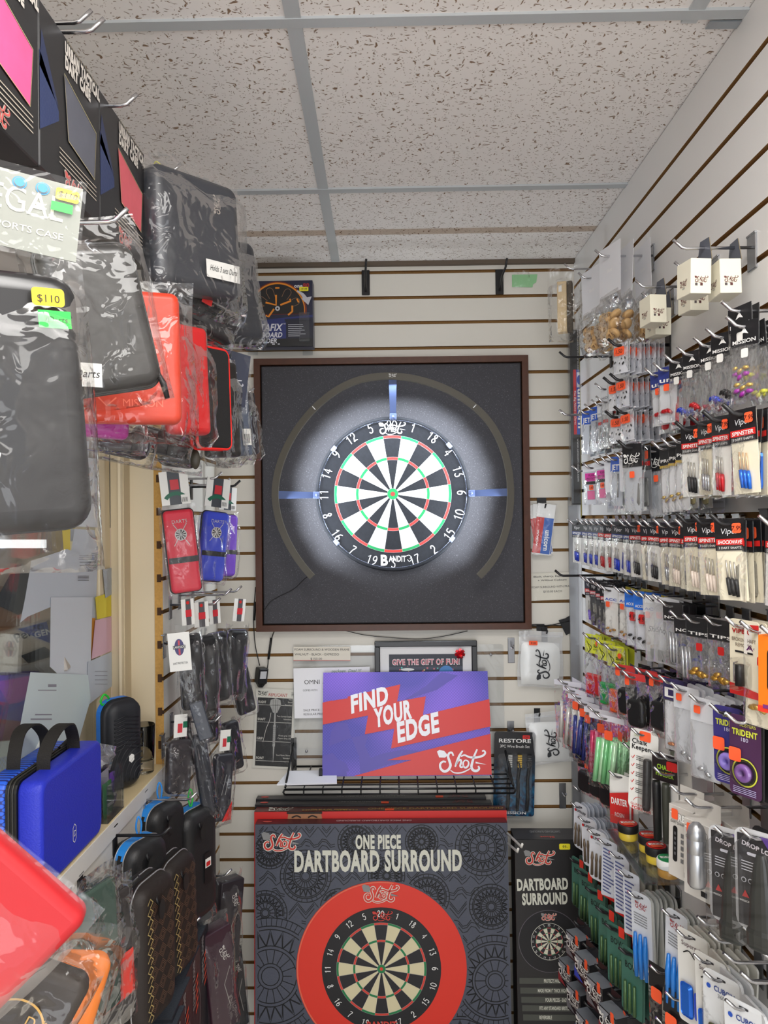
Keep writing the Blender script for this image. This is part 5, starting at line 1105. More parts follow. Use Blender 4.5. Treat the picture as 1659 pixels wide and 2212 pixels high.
TB_ = lambda cl, seed, stk=(.1, -.22, ORS): b_clear(col(222, 220, 228, .3), .085, .155, [('tubes', tubes(cl))], word=None, mark=False, hh=.04, film=FILMS, stk=stk, sw=.02)
def tubc(r, g, b): return col(r, g, b, .2, .25, .7)
kind('tub_s', 'stem_tube_bag', 'bag', TB_([tubc(200, 196, 190), tubc(150, 146, 140)], 1), TB_([tubc(190, 190, 190)], 1), 'zip bag of silver stem tubes', 'zip bags of silver tubes')
kind('tub_b', 'stem_tube_bag', 'bag', TB_([tubc(50, 60, 130), tubc(20, 24, 40)], 2), TB_([tubc(60, 70, 170)], 2), 'zip bag of navy stem tubes', 'zip bags of navy tubes')
kind('tub_p', 'stem_tube_bag', 'bag', TB_([tubc(216, 60, 110), tubc(240, 150, 180)], 3), TB_([tubc(190, 40, 60)], 3), 'zip bag of pink stem tubes', 'zip bags of red tubes')
kind('tub_g', 'stem_tube_bag', 'bag', TB_([tubc(150, 220, 160), tubc(190, 232, 190), tubc(120, 190, 130)], 4), TB_([tubc(170, 225, 175)], 4), 'zip bag of pale green stem tubes', 'zip bags of green tubes')
def chalk_art(mb, w, h):
    mb.text2('DEKKO', -w*.15, -h*.04, h*.03, col(170, 190, 60, .4), 2, al='c'); mb.text2('Chalk', -w*.42, -h*.13, h*.06, BLACK, 2, fit=w*.55, bold=.02); mb.text2('Keeper', -w*.42, -h*.20, h*.06, BLACK, 2, fit=w*.66, bold=.02)
    for i in range(5): mb.rib2([(-w*.42, -h*(.30+.1*i)), (-w*.38, -h*(.32+.1*i)), (-w*.31, -h*(.28+.1*i))], .0014, RED, 2); [mb.rect2(-w*.25, -h*(.28+.1*i+.022*j)-.001, w*.0, -h*(.28+.1*i+.022*j), BLACK, 2) for j in range(3)]
    mb.arc2(-w*.1, -h*.86, w*.2, w*.215, -1.3, 1.3, RED, 2, 12); mb.text2('GUARANTEED', 0, -h*.89, h*.026, RED, 2, al='c', fit=w*.8); mb.text2('FOREVER', 0, -h*.94, h*.04, RED, 2, al='c', fit=w*.7, bold=.02)
kind('chalk', 'chalk_holder_card', 'blister card', b_card(.055, .150, WCARD, chalk_art, r=.010, parts=[('holder', lambda mb, w, h: mb.tube([(w*.24, -.011, -h*.27), (w*.24, -.011, -h*.29), (w*.26, -.011, -h*.84), (w*.26, -.011, -h*.88)], [.006, .0075, .0075, .006], col(46, 44, 46, .4), 12)), ('price_sticker', lambda mb, w, h: mb.rr2(w*.05, -h*.02, .022, .018, .003, ORS, 4)), ('blister', lambda mb, w, h: mb.box(w*.05, -.022, -h*.9, w*.46, -.001, -h*.24, BLIS))]), b_plain(.055, .150, WCARD, r=.01), 'white chalk holder card', 'white blister cards')
def ch_art(mb, w, h):
    mb.rect2(-w/2, -h*.28, w/2, h*.04, col(44, 34, 36, .4), 2); mb.text2('CHALK', 0, -h*.14, h*.055, col(160, 206, 60, .4), 3, al='c', fit=w*.6, bold=.03); mb.text2('HOLDER', 0, -h*.22, h*.055, col(160, 206, 60, .4), 3, al='c', fit=w*.7, bold=.03)
kind('chh', 'chalk_holder_card', 'blister card', b_card(.052, .150, col(230, 228, 226, .4), ch_art, r=.012, parts=[('holder', lambda mb, w, h: [mb.tube([(x, -.011, -h*.27), (x, -.011, -h*.32), (x, -.011, -h*.95)], [.0065, .0075, .007], mm, 12) for x, mm in ((-w*.2, BLACK), (w*.18, col(60, 62, 54, .4)))]), ('price_sticker', lambda mb, w, h: mb.rr2(w*.3, -h*.08, .022, .016, .003, RED, 4))]), b_plain(.052, .150, WCARD, r=.012), 'dark-headed card with black tubes', 'white blister cards')
def turbo(name, label, cat, mw, group):
    t = thing(name, label, cat, mw, group); G2 = col(206, 202, 196, .4)
    SC = Matrix.Scale(.66, 4); mb = MB(); mb.M = SC; mb.bevbox(-.034, -.020, -.20, .034, .020, -.03, G2, .001); mb.box(-.034, .019, -.03, .034, .020, .008, G2)
    mb.text2('TURBO', 0, -.062, .016, WHITE, 3, al='c', fit=.058, bold=.06, y=-.020); mb.text2('TURBO', 0, -.062, .016, col(90, 88, 90, .4), 2, al='c', fit=.060, bold=.09, y=-.020); mb.text2('DART SHARPENER', 0, -.072, .006, BLACK, 2, al='c', fit=.055, y=-.020)
    mb.rr2(-.014, -.12, .013, .085, .006, BLACK, 2, -.020)
    for j in range(5): mb.rect2(.002, -.09-j*.015, .010, -.100-j*.015, col(110, 110, 112, .4), 2, -.020); mb.rr2(-.014, -.095-.012*j, .005, .007, .001, col(90, 90, 94, .4), 3, -.020)
    mb.rect2(.012, -.19, .028, -.178, BLACK, 2, -.02); part(mb, 'carton', t)
    sticker(t, -.009, -.032, .012, .016, ORS, -.0138)
    return t
kind('turbo', 'sharpener_box', 'box', turbo, turbo, 'grey box with black tool picture', 'grey tool boxes')
def drop(c2):
    def art(mb, w, h):
        mb.poly2([(-w*.44, h*.0), (w*.44, h*.03), (w*.2, -h*.3), (-w*.1, -h*.9), (-w*.44, -h*.9)], col(40, 38, 42, .4), 2); mb.poly2([(w*.0, h*.02), (w*.44, h*.03), (w*.28, -h*.18)], c2, 3)
        mb.text2('DROP LOCK', 0, -h*.13, h*.045, col(206, 200, 206, .4), 4, al='c', fit=w*.7, bold=.03, rot=-.15); mb.rr2(-w*.1, -h*.18, w*.3, h*.03, .002, col(190, 190, 200, .4), 4)
        for i in range(4): mb.rect2(-w*.36, -h*(.26+.028*i)-.0012, w*.1, -h*(.26+.028*i), col(190, 190, 196, .4), 4)
        for i in range(3): mb.disc2(-w*.32+i*w*.13, -h*.45, w*.05, col(190, 190, 196, .4), 4, 12); mb.disc2(-w*.32+i*w*.13, -h*.45, w*.035, BLACK, 5, 12)
        mb.poly2([(-w*.36, -h*.62), (-w*.3, -h*.55), (-w*.22, -h*.62)], col(180, 50, 50, .4), 4); mb.text2('MISSION', -w*.3, -h*.67, h*.02, WHITE, 4, al='c')
    return b_card(.068, .130, col(190, 190, 192, .35), art, r=.012, th=.0012, parts=[('holder', lambda mb, w, h: mb.loft([[(w*.12+a*q, -.018+b*q*.8, z) for a, b in rrect(.028, .026, .010, 3)] for z, q in ((-h*.10, .35), (-h*.2, .62), (-h*.5, .95), (-h*.8, 1.1), (-h*.84, 1.3), (-h*.98, 1.25), (-h*1.0, 1.1))], col(34, 37, 36, .35, 0, .6))), ('blister', lambda mb, w, h: mb.loft([[(w*.06+x*q, y, z*q-h*.5) for x, z in rrect(w*.92, h*1.05, .016, 3)] for y, q in ((-.001, 1), (-.028, .94), (-.034, .8))], BLIS, caps=(False, True)))])
kind('drop', 'dart_dispenser_card', 'blister card', drop(col(90, 60, 140, .4)), b_plain(.068, .130, col(44, 42, 46, .4), r=.012), 'blister card with black dispenser', 'dark blister cards')
def sg_art(mb, w, h): mb.text2('SUPERGRIP', w*.05, -h*.13, h*.055, BLACK, 2, al='c', fit=w*.7, bold=.02); mb.disc2(-w*.36, -h*.11, w*.07, RED, 2, 12); mb.text2('STEMS', 0, -h*.2, h*.03, GREY, 2, al='c')
kind('sgrip', 'stem_card', 'blister card', b_card(.052, .118, col(226, 228, 234, .35), sg_art, r=.012, parts=[('stems', lambda mb, w, h: [mb.tube([(w*(-.24+.24*i), -.005, -h*.38), (w*(-.24+.24*i), -.005, -h*.5), (w*(-.24+.24*i), -.005, -h*.55), (w*(-.24+.24*i), -.005, -h*.84)], [.002, .0036, .0026, .0036], col(120, 104, 86, .35, .4), 8) for i in range(3)])]), b_plain(.052, .118, col(216, 220, 228, .35), r=.014, th=.003), 'white card with three brown stems', 'white rounded stem cards')
kind('lcard', 'stem_packet', 'packet', b_card(.046, .13, col(222, 226, 236, .3), lambda mb, w, h: [mb.rect2(-w*.38, -h*(.1+.06*i)-.003, w*(.2+.15*math.sin(i*5)), -h*(.1+.06*i), col(90, 100, 150, .4), 2) for i in range(13)] and mb.poly2([(-w*.5, -h*.94), (w*.5, -h*.94), (w*.4, -h*.88)], RED, 2), r=.003), b_plain(.046, .13, col(176, 174, 160, .35), r=.003, th=.003, extra=lambda mb, w, h: mb.rect2(-w*.5, -h*.94, w*.5, -h*.90, RED, 1)), 'long pale packet printed in blue lines', 'long silvery stem packets')
kind('bcard', 'stem_packet', 'packet', b_card(.05, .165, col(222, 226, 234, .3), lambda mb, w, h: (mb.logo2(0, -h*.1, w*.6, col(170, 80, 84, .4), 2), [mb.rect2(-w*.36, -h*(.2+.03*i)-.0015, w*.3, -h*(.2+.03*i), GREY, 2) for i in range(5)]), r=.012, parts=[('stems', lambda mb, w, h: [mb.tube([(w*(-.25+.25*i), -.005, -h*.42), (w*(-.25+.25*i), -.006, -h*.6), (w*(-.25+.25*i), -.005, -h*.93)], [.003, .0052, .004], col(40, 130, 220, .25, .1, .7), 8) for i in range(3)])]), b_plain(.05, .165, col(198, 200, 196, .35), r=.012, th=.0035), 'long white card with bright blue stems', 'long white stem cards')
kind('wcard', 'flight_card', 'hang card', b_card(.058, .15, col(232, 231, 226, .4), lambda mb, w, h: (mb.text2('Supergrip', 0, -h*.12, h*.05, col(80, 40, 60, .4), 2, al='c', fit=w*.7), mb.rib2(crom([(-w*.3, -h*.2), (-w*.1, -h*.16), (w*.1, -h*.22), (w*.3, -h*.18)], 4), .002, BLACK, 2), [mb.rect2(w*.2, -h*(.34+.05*j)-.003, w*.32, -h*(.34+.05*j), RED, 2) for j in range(3)]), r=.006, parts=[('stem_block', lambda mb, w, h: (mb.bevbox(-w*.36, -.009, -h*.86, w*.05, -.001, -h*.5, BVV, .005), mb.bevbox(w*.08, -.007, -h*.84, w*.3, -.001, -h*.55, col(60, 90, 210, .3), .004)))]), b_plain(.058, .15, col(220, 218, 208, .4), r=.006, th=.003, extra=lambda mb, w, h: [mb.rect2(w*.1, -h*(.4+.05*j)-.003, w*.3, -h*(.4+.05*j), RED, 1) for j in range(3)]), 'white card with blue piece', 'white hang cards')
kind('gcard', 'flight_card', 'hang card', b_card(.058, .13, col(66, 112, 98, .4), lambda mb, w, h: (mb.text2('BOW', 0, -h*.25, h*.1, BLACK, 2, al='c', fit=w*.6), mb.rr2(0, -h*.02, w*.8, h*.06, .002, col(40, 60, 56, .4), 2)), r=.008, parts=[('stems', lambda mb, w, h: [mb.tube([(w*(-.25+.22*i), -.004, -h*.45), (w*(-.25+.22*i), -.004, -h*.9)], [.003, .004], col(80, 110, 70, .3, .3), 7) for i in range(3)]), ('price_sticker', lambda mb, w, h: mb.rr2(w*.25, h*.0, .016, .022, .002, col(240, 60, 44, .5), 4))]), b_plain(.058, .13, col(58, 96, 84, .4), r=.008, th=.0035, extra=lambda mb, w, h: mb.rr2(w*.2, -h*.14, .016, .020, .002, col(236, 70, 48, .5), 1)), 'green card with red sticker', 'dark green hang cards')
kind('cubon', 'flight_card', 'hang card', b_card(.06, .14, col(230, 232, 234, .4), lambda mb, w, h: (mb.text2('CUBON', w*.08, -h*.14, h*.055, col(30, 60, 140, .4), 2, al='c', fit=w*.55, bold=.02), mb.disc2(-w*.34, -h*.12, w*.06, BLUEC, 2, 12), mb.text2('360', 0, -h*.2, h*.04, GREY, 2, al='c')), r=.01, parts=[('stem_block', lambda mb, w, h: (mb.bevbox(-w*.36, -.009, -h*.84, w*.1, -.001, -h*.6, col(30, 190, 50, .3), .004), mb.bevbox(-w*.3, -.009, -h*.6, w*.24, -.001, -h*.48, col(70, 70, 46, .3), .003))), ('bag', lambda mb, w, h: pillow(mb, w*1.06, h, .014, FILM, .0, 41, 5, 8, flat=.2))]), b_plain(.06, .14, col(224, 226, 228, .4), r=.01, th=.004), 'white card with green piece', 'white hang cards')
kind('hol', 'flight_packet', 'packet', b_clear(BCARD, .07, .15, [('backing_card', sheet(col(52, 48, 52, .25, .3), -.2, -.98)), ('flight', lambda mb, w, h: mb.poly2([(-w*.3, -h*.7), (0, -h*.5), (w*.3, -h*.66), (w*.1, -h*.9)], col(150, 90, 96, .25, .4), 3))], word=None, mark=False, stk=(-.2, -.3, ORS), film=FILMS, sw=.024), b_plain(.066, .14, col(28, 26, 28, .2), th=.008, r=.03), 'dark shiny flight packet', 'dark shiny flight packets')
def sbox(c2):
    def f(name, label, cat, mw, group):
        t = thing(name, label, cat, mw, group); w, h, d = .062, .066, .032
        mb = MB(); mb.bevbox(-w/2, -d, -h-.012, w/2, 0, -.018, BCARD, .001)
        mb.poly2([(-w*.48, -.02), (w*.1, -.02), (-w*.2, -.044)], col(150, 154, 160, .35), 1, -d); mb.poly2([(w*.1, -.02), (w*.48, -.02), (w*.40, -.060)], col(104, 108, 114, .35), 1, -d)
        mb.logo2(0, -.040, w*.95, WCARD, 3, y=-d); mb.text2('FLIGHTS', 0, -.058, .007, WCARD, 3, al='c', y=-d); mb.poly2([(-w*.5, -.072), (-w*.5, -.05), (w*.1, -.072)], c2, 2, -d); mb.rr2(w*.3, -.064, .012, .008, .002, WCARD, 3, -d)
        # sloped printed top
        mb.quad((-w/2, -d, -.0175), (w/2, -d, -.0175), (w/2, -.001, -.0175), (-w/2, -.001, -.0175), col(120, 124, 130, .35))
        part(mb, 'carton', t)
        mb = MB(); mb.box(-w/2, -.0006, -.02, w/2, 0, .008, BCARD); mb.rr2(0, 0, .012, .004, .002, GREY, 1); mb.poly2([(-w*.5, -.012), (-w*.1, .008), (w*.2, -.016)], col(110, 114, 120, .35), 1); part(mb, 'hang_tab', t)
        sticker(t, w*.34, -.02, .012, .022, ORS, -d-.0002)
        return t
    return f
for k_, c_, n_ in (('sb_g', col(110, 112, 116, .35), 'grey-faced'), ('sb_b', col(30, 70, 180, .35), 'blue-cornered'), ('sb_r', col(150, 50, 54, .35), 'dark-red-cornered')):
    kind(k_, 'flight_box', 'box', sbox(c_), sbox(c_), n_+' small black box', 'small black flight boxes')
def dbag(big):
    def f(name, label, cat, mw, group):
        t = thing(name, label, cat, mw, group); w, h = .085, .175
        mb = MB(); mb.box(-w/2, -.0006, -.082, w/2, 0, .022, col(224, 224, 228, .4)); mb.rr2(0, 0, .022, .006, .002, BLACK, 1); mb.rect2(w*.2, .006, w*.42, .02, col(200, 60, 74, .4), 1)
        mb.disc2(w*.02, -.03, .011, col(120, 110, 120, .4), 1, 12); mb.text2('Shot', w*.0, -.034, .008, WHITE, 2, al='c'); mb.disc2(0, -.043, .006, col(150, 50, 60, .4), 1, 10, .009); mb.text2('DART ACCESSORIES', 0, -.058, .005, BLACK, 1, al='c', fit=.05)
        mb.rib2(crom([(-w*.38, -.01), (-w*.30, -.025), (-w*.40, -.04), (-w*.30, -.055)], 4), .002, BLACK, 1); part(mb, 'header_card', t)
        rr = random.Random(5); WO = col(206, 166, 112, .5, 0, .4, .2, 80, 0, .2)
        for i in range(9):
            mb = MB(); x, z, y = (i % 3-1)*.021+rr.uniform(-.004, .004), -.165+(i//3)*.019, -.003*(i % 2)
            mb.M = Matrix.Translation((x, y, z)) @ Matrix.Rotation(rr.uniform(-1.2, 1.2), 4, 'Z') @ Matrix.Rotation(rr.uniform(-.9, .9), 4, 'X') @ Matrix.Rotation(PI/2, 4, 'X'); R = .0125
            mb.lathe([(.001, -.0045), (R-.002, -.0045), (R, -.002), (R, .002), (R-.002, .0045), (.001, .0045)], WO, 16); mb.M = mb.M @ Matrix.Rotation(-PI/2, 4, 'X'); mb.text2(str(3+i), 0, -.005, .010, col(110, 70, 40, .6), 1, al='c', y=-.0045); part(mb, 'wooden_disc', t)
        mb = MB(); pillow(mb, w*1.02, h-.062, .036, FILMS, -.076, 3, 7, 10, wr=.003, flat=.08); part(mb, 'bag', t); return t
    return f
kind('disc', 'wooden_disc_bag', 'bag', dbag(1), dbag(1), 'clear bag of wooden number discs', 'bags of wooden discs')
def wbox(name, label, cat, mw, group):
    t = thing(name, label, cat, mw, group); w, h, d = .044, .052, .032
    CW = col(240, 235, 214, .45); mb = MB(); mb.bevbox(-w/2, -d, -h-.022, w/2, 0, -.022, CW, .0008); mb.logo2(0, -h*1.05, w*.5, col(110, 60, 56, .4), 1, y=-d); mb.text2('visit', 0, -h*1.22, .004, GREY, 1, al='c', y=-d)
    mb.M = Matrix.Translation((w/2, -d/2, 0)) @ Matrix.Rotation(PI/2, 4, 'Z'); mb.logo2(0, -h*1.02, d*.66, col(110, 60, 56, .4), 1); mb.rect2(-d*.3, -h*1.2, -d*.18, -h*1.2+.004, col(90, 80, 80, .4), 1); mb.rect2(-d*.05, -h*1.2, d*.07, -h*1.2+.004, col(90, 50, 50, .4), 1)
    mb.M = Matrix.Translation((-w/2, -d/2, 0)) @ Matrix.Rotation(-PI/2, 4, 'Z'); mb.logo2(0, -h*1.02, d*.66, col(110, 60, 56, .4), 1); mb.rect2(-d*.3, -h*1.2, -d*.18, -h*1.2+.004, col(90, 80, 80, .4), 1); mb.rect2(-d*.05, -h*1.2, d*.07, -h*1.2+.004, col(90, 50, 50, .4), 1); mb.M = Matrix.Identity(4); part(mb, 'carton', t)
    mb = MB(); mb.poly2([(-w/2, -.023), (w/2, -.023), (w*.3, .012), (-w*.3, .012)], col(84, 88, 100, .4), 0); mb.add([(-w/2, .0012, -.023), (w/2, .0012, -.023), (w*.3, .0012, .012), (-w*.3, .0012, .012)], [(0, 1, 2, 3)], KRAFT); part(mb, 'hang_tab', t); return t
kind('wbox', 'small_white_box', 'box', wbox, wbox, 'small white printed carton', 'small white cartons')
def rosin(name, label, cat, mw, group):
    t = thing(name, label, cat, mw, group); w, h = .05, .10
    mb = MB(); pillow(mb, w, h, .014, WCARD, .004, 9, 5, 7, wr=.001, flat=.2); part(mb, 'pouch', t)
    mb = MB(); mb.poly2([(-w*.42, -h*.35), (w*.42, -h*.25), (w*.42, -h*.95), (-w*.42, -h*.95)], RED, 1, -.009); mb.text2('DARTER', 0, -h*.55, h*.13, WHITE, 2, al='c', fit=w*.7, y=-.009, bold=.03); mb.text2('ROSIN', 0, -h*.8, h*.09, WHITE, 2, al='c', fit=w*.4, y=-.009); part(mb, 'printed_front', t); return t
kind('rosin', 'rosin_pouch', 'pouch', rosin, rosin, 'red and white rosin pouch', 'red and white pouches')
kind('bcase', 'flight_case_packet', 'packet', b_clear(BCARD, .058, .09, [('case', lambda mb, w, h: caseshape(mb, w*.86, h*.6, .02, .014, BLACK, cz=-h*.6))], word=None, mark=False, film=FILMS, stk=(.1, -.15, ORS)), b_clear(BCARD, .058, .09, [('case', lambda mb, w, h: caseshape(mb, w*.86, h*.6, .02, .014, col(40, 38, 42, .35), cz=-h*.6))], word=None, mark=False, film=FILMS), 'wrapped black case packet', 'wrapped black case packets')
OFF = {'wbox': .022, 'disc': .006}
def stack(row, i, tpx, tpy, knd, n, L=.10, yaw=22, sp=None, hm='c', roll=None, order=None):
    tipX = XR-L; P = onx(tpx, tpy, tipX); tipl = .022; rod = P.z-tipl*.62
    black = hm == 'k'; nm = ('black' if black else 'chrome')
    where = '%s peg from corner, %s' % (ORD[i], row)
    r_ = .0030 if black else .0025
    key = row+str(i)
    make_hook(Vector((XR, P.y, rod)), -90, L, BLACKM if black else CHROME, '%s peg, %s from the corner, %s' % (nm, ORD[i], row), r=r_, tip=tipl, plate_h=.055, pw=.014, pm=(BLACKM if black else col(168, 170, 174, .25, .9)))
    if not knd: return
    name, cat, front, rear, fd, rd = KIND[knd]
    rnd = random.Random(int(tpx*13+tpy))
    avail = L-tipl-.012; sp = sp or max(.0045, min(.014, avail/max(1, n)))
    for k in range(n):
        x = tipX+tipl*.95+.004+k*sp+OFF.get(knd, 0)
        if x > XR-.006: break
        if k == 0:
            place_item(knd+'_f', front, name, '%s, front, %s' % (fd, where), cat, MW((x, P.y, rod+.001), -90+yaw, 0, rnd.uniform(-3, 3)), 'front '+key)
        else:
            place_item(knd+'_r', rear, name, '%s behind front one, %s' % (rd, where), cat, MW((x, P.y+rnd.uniform(-.002, .002), rod+.001-rnd.random()*.003), -90+yaw*.25+rnd.uniform(-4, 7), rnd.uniform(-2, 2), rnd.uniform(-4, 4)), 'rear '+key)
    o = None
def rowof(name, items, **kw):
    items = sorted(items, key=lambda it: it[0]); 
    # order along the wall: nearest the corner first
    def dist(it): L = it[4] if len(it) > 4 else .10; return -onx(it[0], it[1], XR-L).y
    items.sort(key=dist)
    for i, it in enumerate(items):
        tpx, tpy, knd, n = it[:4]; L = it[4] if len(it) > 4 else .10; hm = it[5] if len(it) > 5 else 'c'; yaw = it[6] if len(it) > 6 else 22; sp = it[7] if len(it) > 7 else None
        stack(name, i, tpx, tpy, knd, n, L, yaw, sp, hm)
rowof('top row', [(1285, 540, 'disc', 3, .12, 'c', 14, .034), (1249, 589, 'disc', 2, .10, 'c', 18, .034), (1454, 518, 'wbox', 2, .12, 'c', 6, .045), (1457, 566, 'wbox', 1, .07, 'c', 6), (1372, 605, 'wbox', 1, .09, 'c', 8), (1386, 632, 'wbox', 1, .06, 'c', 8)])
rowof('clear stem row', [(1558, 651, 'mis_mul', 2, .10, 'c', 14), (1568, 684, 'mis_mul', 4), (1524, 709, 'mis_blk', 3), (1498, 729, 'mis_blu', 3), (1462, 749, 'mis_red', 4), (1434, 766, 'mis_blu', 4), (1411, 784, 'uni_red', 5, .1, 'c', 30), (1392, 795, 'uni_red', 4, .1, 'c', 25)])
rowof('orange sticker rows', [(1313, 732, 'orb', 9, .12, 'k', 25), (1317, 807, 'orb', 7, .11, 'k', 20), (1303, 815, 'orb', 7, .11, 'k', 30), (1326, 878, 'orb', 7, .11, 'k', 20), (1307, 888, 'orb', 6, .10, 'k', 28)])
rowof('silvery corner row', [(1285, 828, 'slv', 6), (1287, 856, 'slv', 5), (1277, 863, 'slv', 4), (1262, 873, 'jett', 3), (1249, 882, 'jett', 2, .1, 'c', 35)])
rowof('upper shaft row', [(1561, 873, 'sp_blu', 9, .13, 'k', 22), (1518, 888, 'sp_red', 10, .13, 'k', 10), (1489, 899, 'sp_gry', 8, .12, 'k', 12), (1459, 911, 'sp_blk', 9, .12, 'k', 26), (1335, 952, 'shotb', 3, .14, 'k', 28, .012), (1444, 939, 'gold', 3), (1428, 947, 'gold', 3), (1408, 954, 'gold', 4, .1, 'c', 20), (1386, 960, 'shotb', 4), (1368, 966, 'milk', 5), (1350, 971, 'milk', 6), (1337, 974, 'milk', 6), (1326, 977, 'milk', 5), (1307, 980, 'jett', 3), (1294, 984, 'milk', 3), (1281, 991, 'pink', 2, .1, 'c', 30), (1258, 999, 'pink', 2, .1, 'c', 40), (1236, 1006, None, 0)])
rowof('middle shaft row', [(1639, 1114, 'sp_blk', 10, .1, 'c', 18), (1534, 1111, 'sp_shock', 11, .13, 'k', 34), (1493, 1111, 'sp_clr', 10, .13, 'k', 26), (1462, 1111, 'sp_clr', 9, .13, 'k', 24), (1457, 1121, 'sp_gry', 8), (1431, 1121, 'sp_clr', 8), (1410, 1121, 'sp_gry', 8), (1386, 1121, 'sp_blk', 8), (1371, 1121, 'sp_gry', 7), (1347, 1121, 'sp_blk', 7), (1333, 1121, 'sp_navy', 7), (1310, 1121, 'sp_navy', 7), (1294, 1121, 'sp_red', 7, .1, 'c', 28), (1281, 1121, 'sp_red', 6), (1268, 1121, 'sp_navy', 5), (1258, 1121, 'sp_navy', 5), (1246, 1121, 'sp_navy', 4), (1226, 1121, 'sp_navy', 2)])
rowof('lower packet row', [(1199, 1232, None, 0, .15, 'k'), (1252, 1243, 'sp_pur', 2), (1262, 1247, 'blk', 5), (1275, 1252, 'blk', 6), (1285, 1258, 'blk', 5), (1295, 1263, 'white', 4, .1, 'c', 26), (1325, 1266, 'white', 4), (1343, 1269, 'accb', 3, .1, 'c', 30), (1362, 1273, 'accb', 3, .1, 'c', 30), (1377, 1278, 'white', 3), (1392, 1283, 'shorty', 3, .1, 'c', 30), (1409, 1284, 'shorty', 3), (1421, 1293, 'silvt', 4), (1446, 1319, 'silvt', 4, .1, 'c', 26), (1475, 1326, 'brass', 5, .1, 'c', 26), (1520, 1330, 'brass', 4), (1565, 1332, 'viprem', 3, .12, 'c', 18, .012), (1599, 1342, 'accs', 4, .11, 'c', 26), (1643, 1352, 'orbox', 2, .11, 'c', 28, .04)])
rowof('yellow grip row', [(1259, 1367, 'grip_r', 3, .1, 'c', 30, .014), (1285, 1380, 'grip_g', 3, .1, 'c', 28, .014), (1304, 1391, 'grip_o', 3, .1, 'c', 24, .014), (1324, 1430, 'blkpk', 3, .1, 'c', 30, .02), (1343, 1448, 'blkpk', 5, .12, 'c', 26, .016), (1370, 1440, 'blkpk', 4, .1, 'c', 22, .018), (1395, 1450, 'blkpk', 3, .1, 'c', 22, .02), (1423, 1459, 'purD', 4, .1, 'c', 26), (1449, 1475, 'clr', 3, .1, 'c', 26), (1488, 1500, 'clr', 4, .1, 'c', 30), (1532, 1520, 'tri_b', 7, .12, 'c', 32, .008), (1567, 1540, 'tri_p', 8, .12, 'c', 30, .008)])
rowof('tube and holder row', [(1205, 1466, 'tub_s', 3, .13, 'c', 40, .03), (1220, 1482, 'tub_s', 2, .12, 'c', 30, .03), (1233, 1497, 'tub_b', 2, .11, 'c', 34, .03), (1246, 1510, 'tub_b', 2, .1, 'c', 30, .03), (1270, 1526, 'tub_p', 2, .11, 'c', 36, .03), (1285, 1539, 'tub_g', 3, .12, 'c', 42, .03), (1362, 1572, 'chalk', 2, .12, 'c', 44, .03), (1346, 1605, None, 0), (1405, 1622, 'chh', 2, .1, 'c', 34, .03), (1425, 1625, None, 0), (1412, 1657, None, 0), (1448, 1697, 'turbo', 2, .12, 'c', 30, .045), (1480, 1725, 'turbo', 2, .12, 'c', 30, .045), (1542, 1785, 'drop', 2, .12, 'c', 40, .05), (1600, 1790, 'drop', 2, .11, 'c', 40, .05)])
rowof('dark case row', [(1210, 1583, None, 0), (1223, 1604, None, 0, .1, 'k'), (1245, 1630, 'bcase', 3, .1, 'k', 30, .02), (1268, 1636, 'bcase', 3, .1, 'k', 30, .02), (1290, 1650, 'bcase', 2, .1, 'c', 30, .02), (1315, 1665, 'rosin', 2, .11, 'c', 48, .02)])
rowof('rounded stem row', [(1238, 1697, None, 0), (1233, 1733, 'sgrip', 6, .1, 'c', 26), (1249, 1764, 'sgrip', 7, .1, 'c', 30), (1269, 1791, 'sgrip', 6, .1, 'c', 34), (1292, 1812, 'lcard', 6, .1, 'c', 30), (1316, 1840, 'lcard', 6, .1, 'c', 26), (1336, 1880, 'lcard', 4, .1, 'c', 26), (1356, 1925, 'bcard', 7, .1, 'c', 30)])
rowof('bare peg row', [(1506, 1979, None, 0), (1532, 2015, None, 0), (1563, 2058, None, 0), (1604, 2000, None, 0), (1600, 2100, None, 0), (1640, 2050, None, 0), (1581, 1974, None, 0)])
rowof('blue piece row', [(1430, 1964, 'bcard', 4, .1, 'c', 26, .008), (1461, 2009, 'wcard', 7, .1, 'c', 30), (1498, 2061, 'wcard', 5, .1, 'c', 28), (1521, 2099, 'cubon', 3, .1, 'c', 34, .012), (1567, 2159, 'cubon', 3, .1, 'c', 34, .012)])
rowof('green card row', [(1229, 1852, 'gcard', 4, .1, 'k', 24), (1246, 1879, 'gcard', 5, .1, 'k', 26), (1265, 1917, 'gcard', 5, .1, 'k', 30), (1288, 1959, 'gcard', 6, .11, 'k', 26), (1307, 1995, 'gcard', 6, .11, 'k', 30), (1337, 2047, 'gcard', 6, .11, 'k', 26)])
rowof('dark flight row', [(1405, 2086, 'hol', 4, .1, 'c', 30, .014), (1438, 2143, 'hol', 4, .1, 'c', 30, .014), (1417, 2198, 'hol', 3, .1, 'c', 30, .014)])
rowof('small box row', [(1239, 1989, 'sb_g', 3, .12, 'k', 18, .033), (1259, 2037, 'sb_b', 3, .12, 'k', 18, .033), (1285, 2084, 'sb_g', 3, .12, 'k', 18, .033), (1313, 2145, 'sb_r', 3, .12, 'k', 18, .033)])
rowof('lowest box row', [(1222, 2052, 'sb_r', 3, .12, 'k', 18, .033), (1240, 2105, 'sb_g', 3, .12, 'k', 18, .033), (1262, 2165, 'sb_b', 3, .12, 'k', 18, .033)])
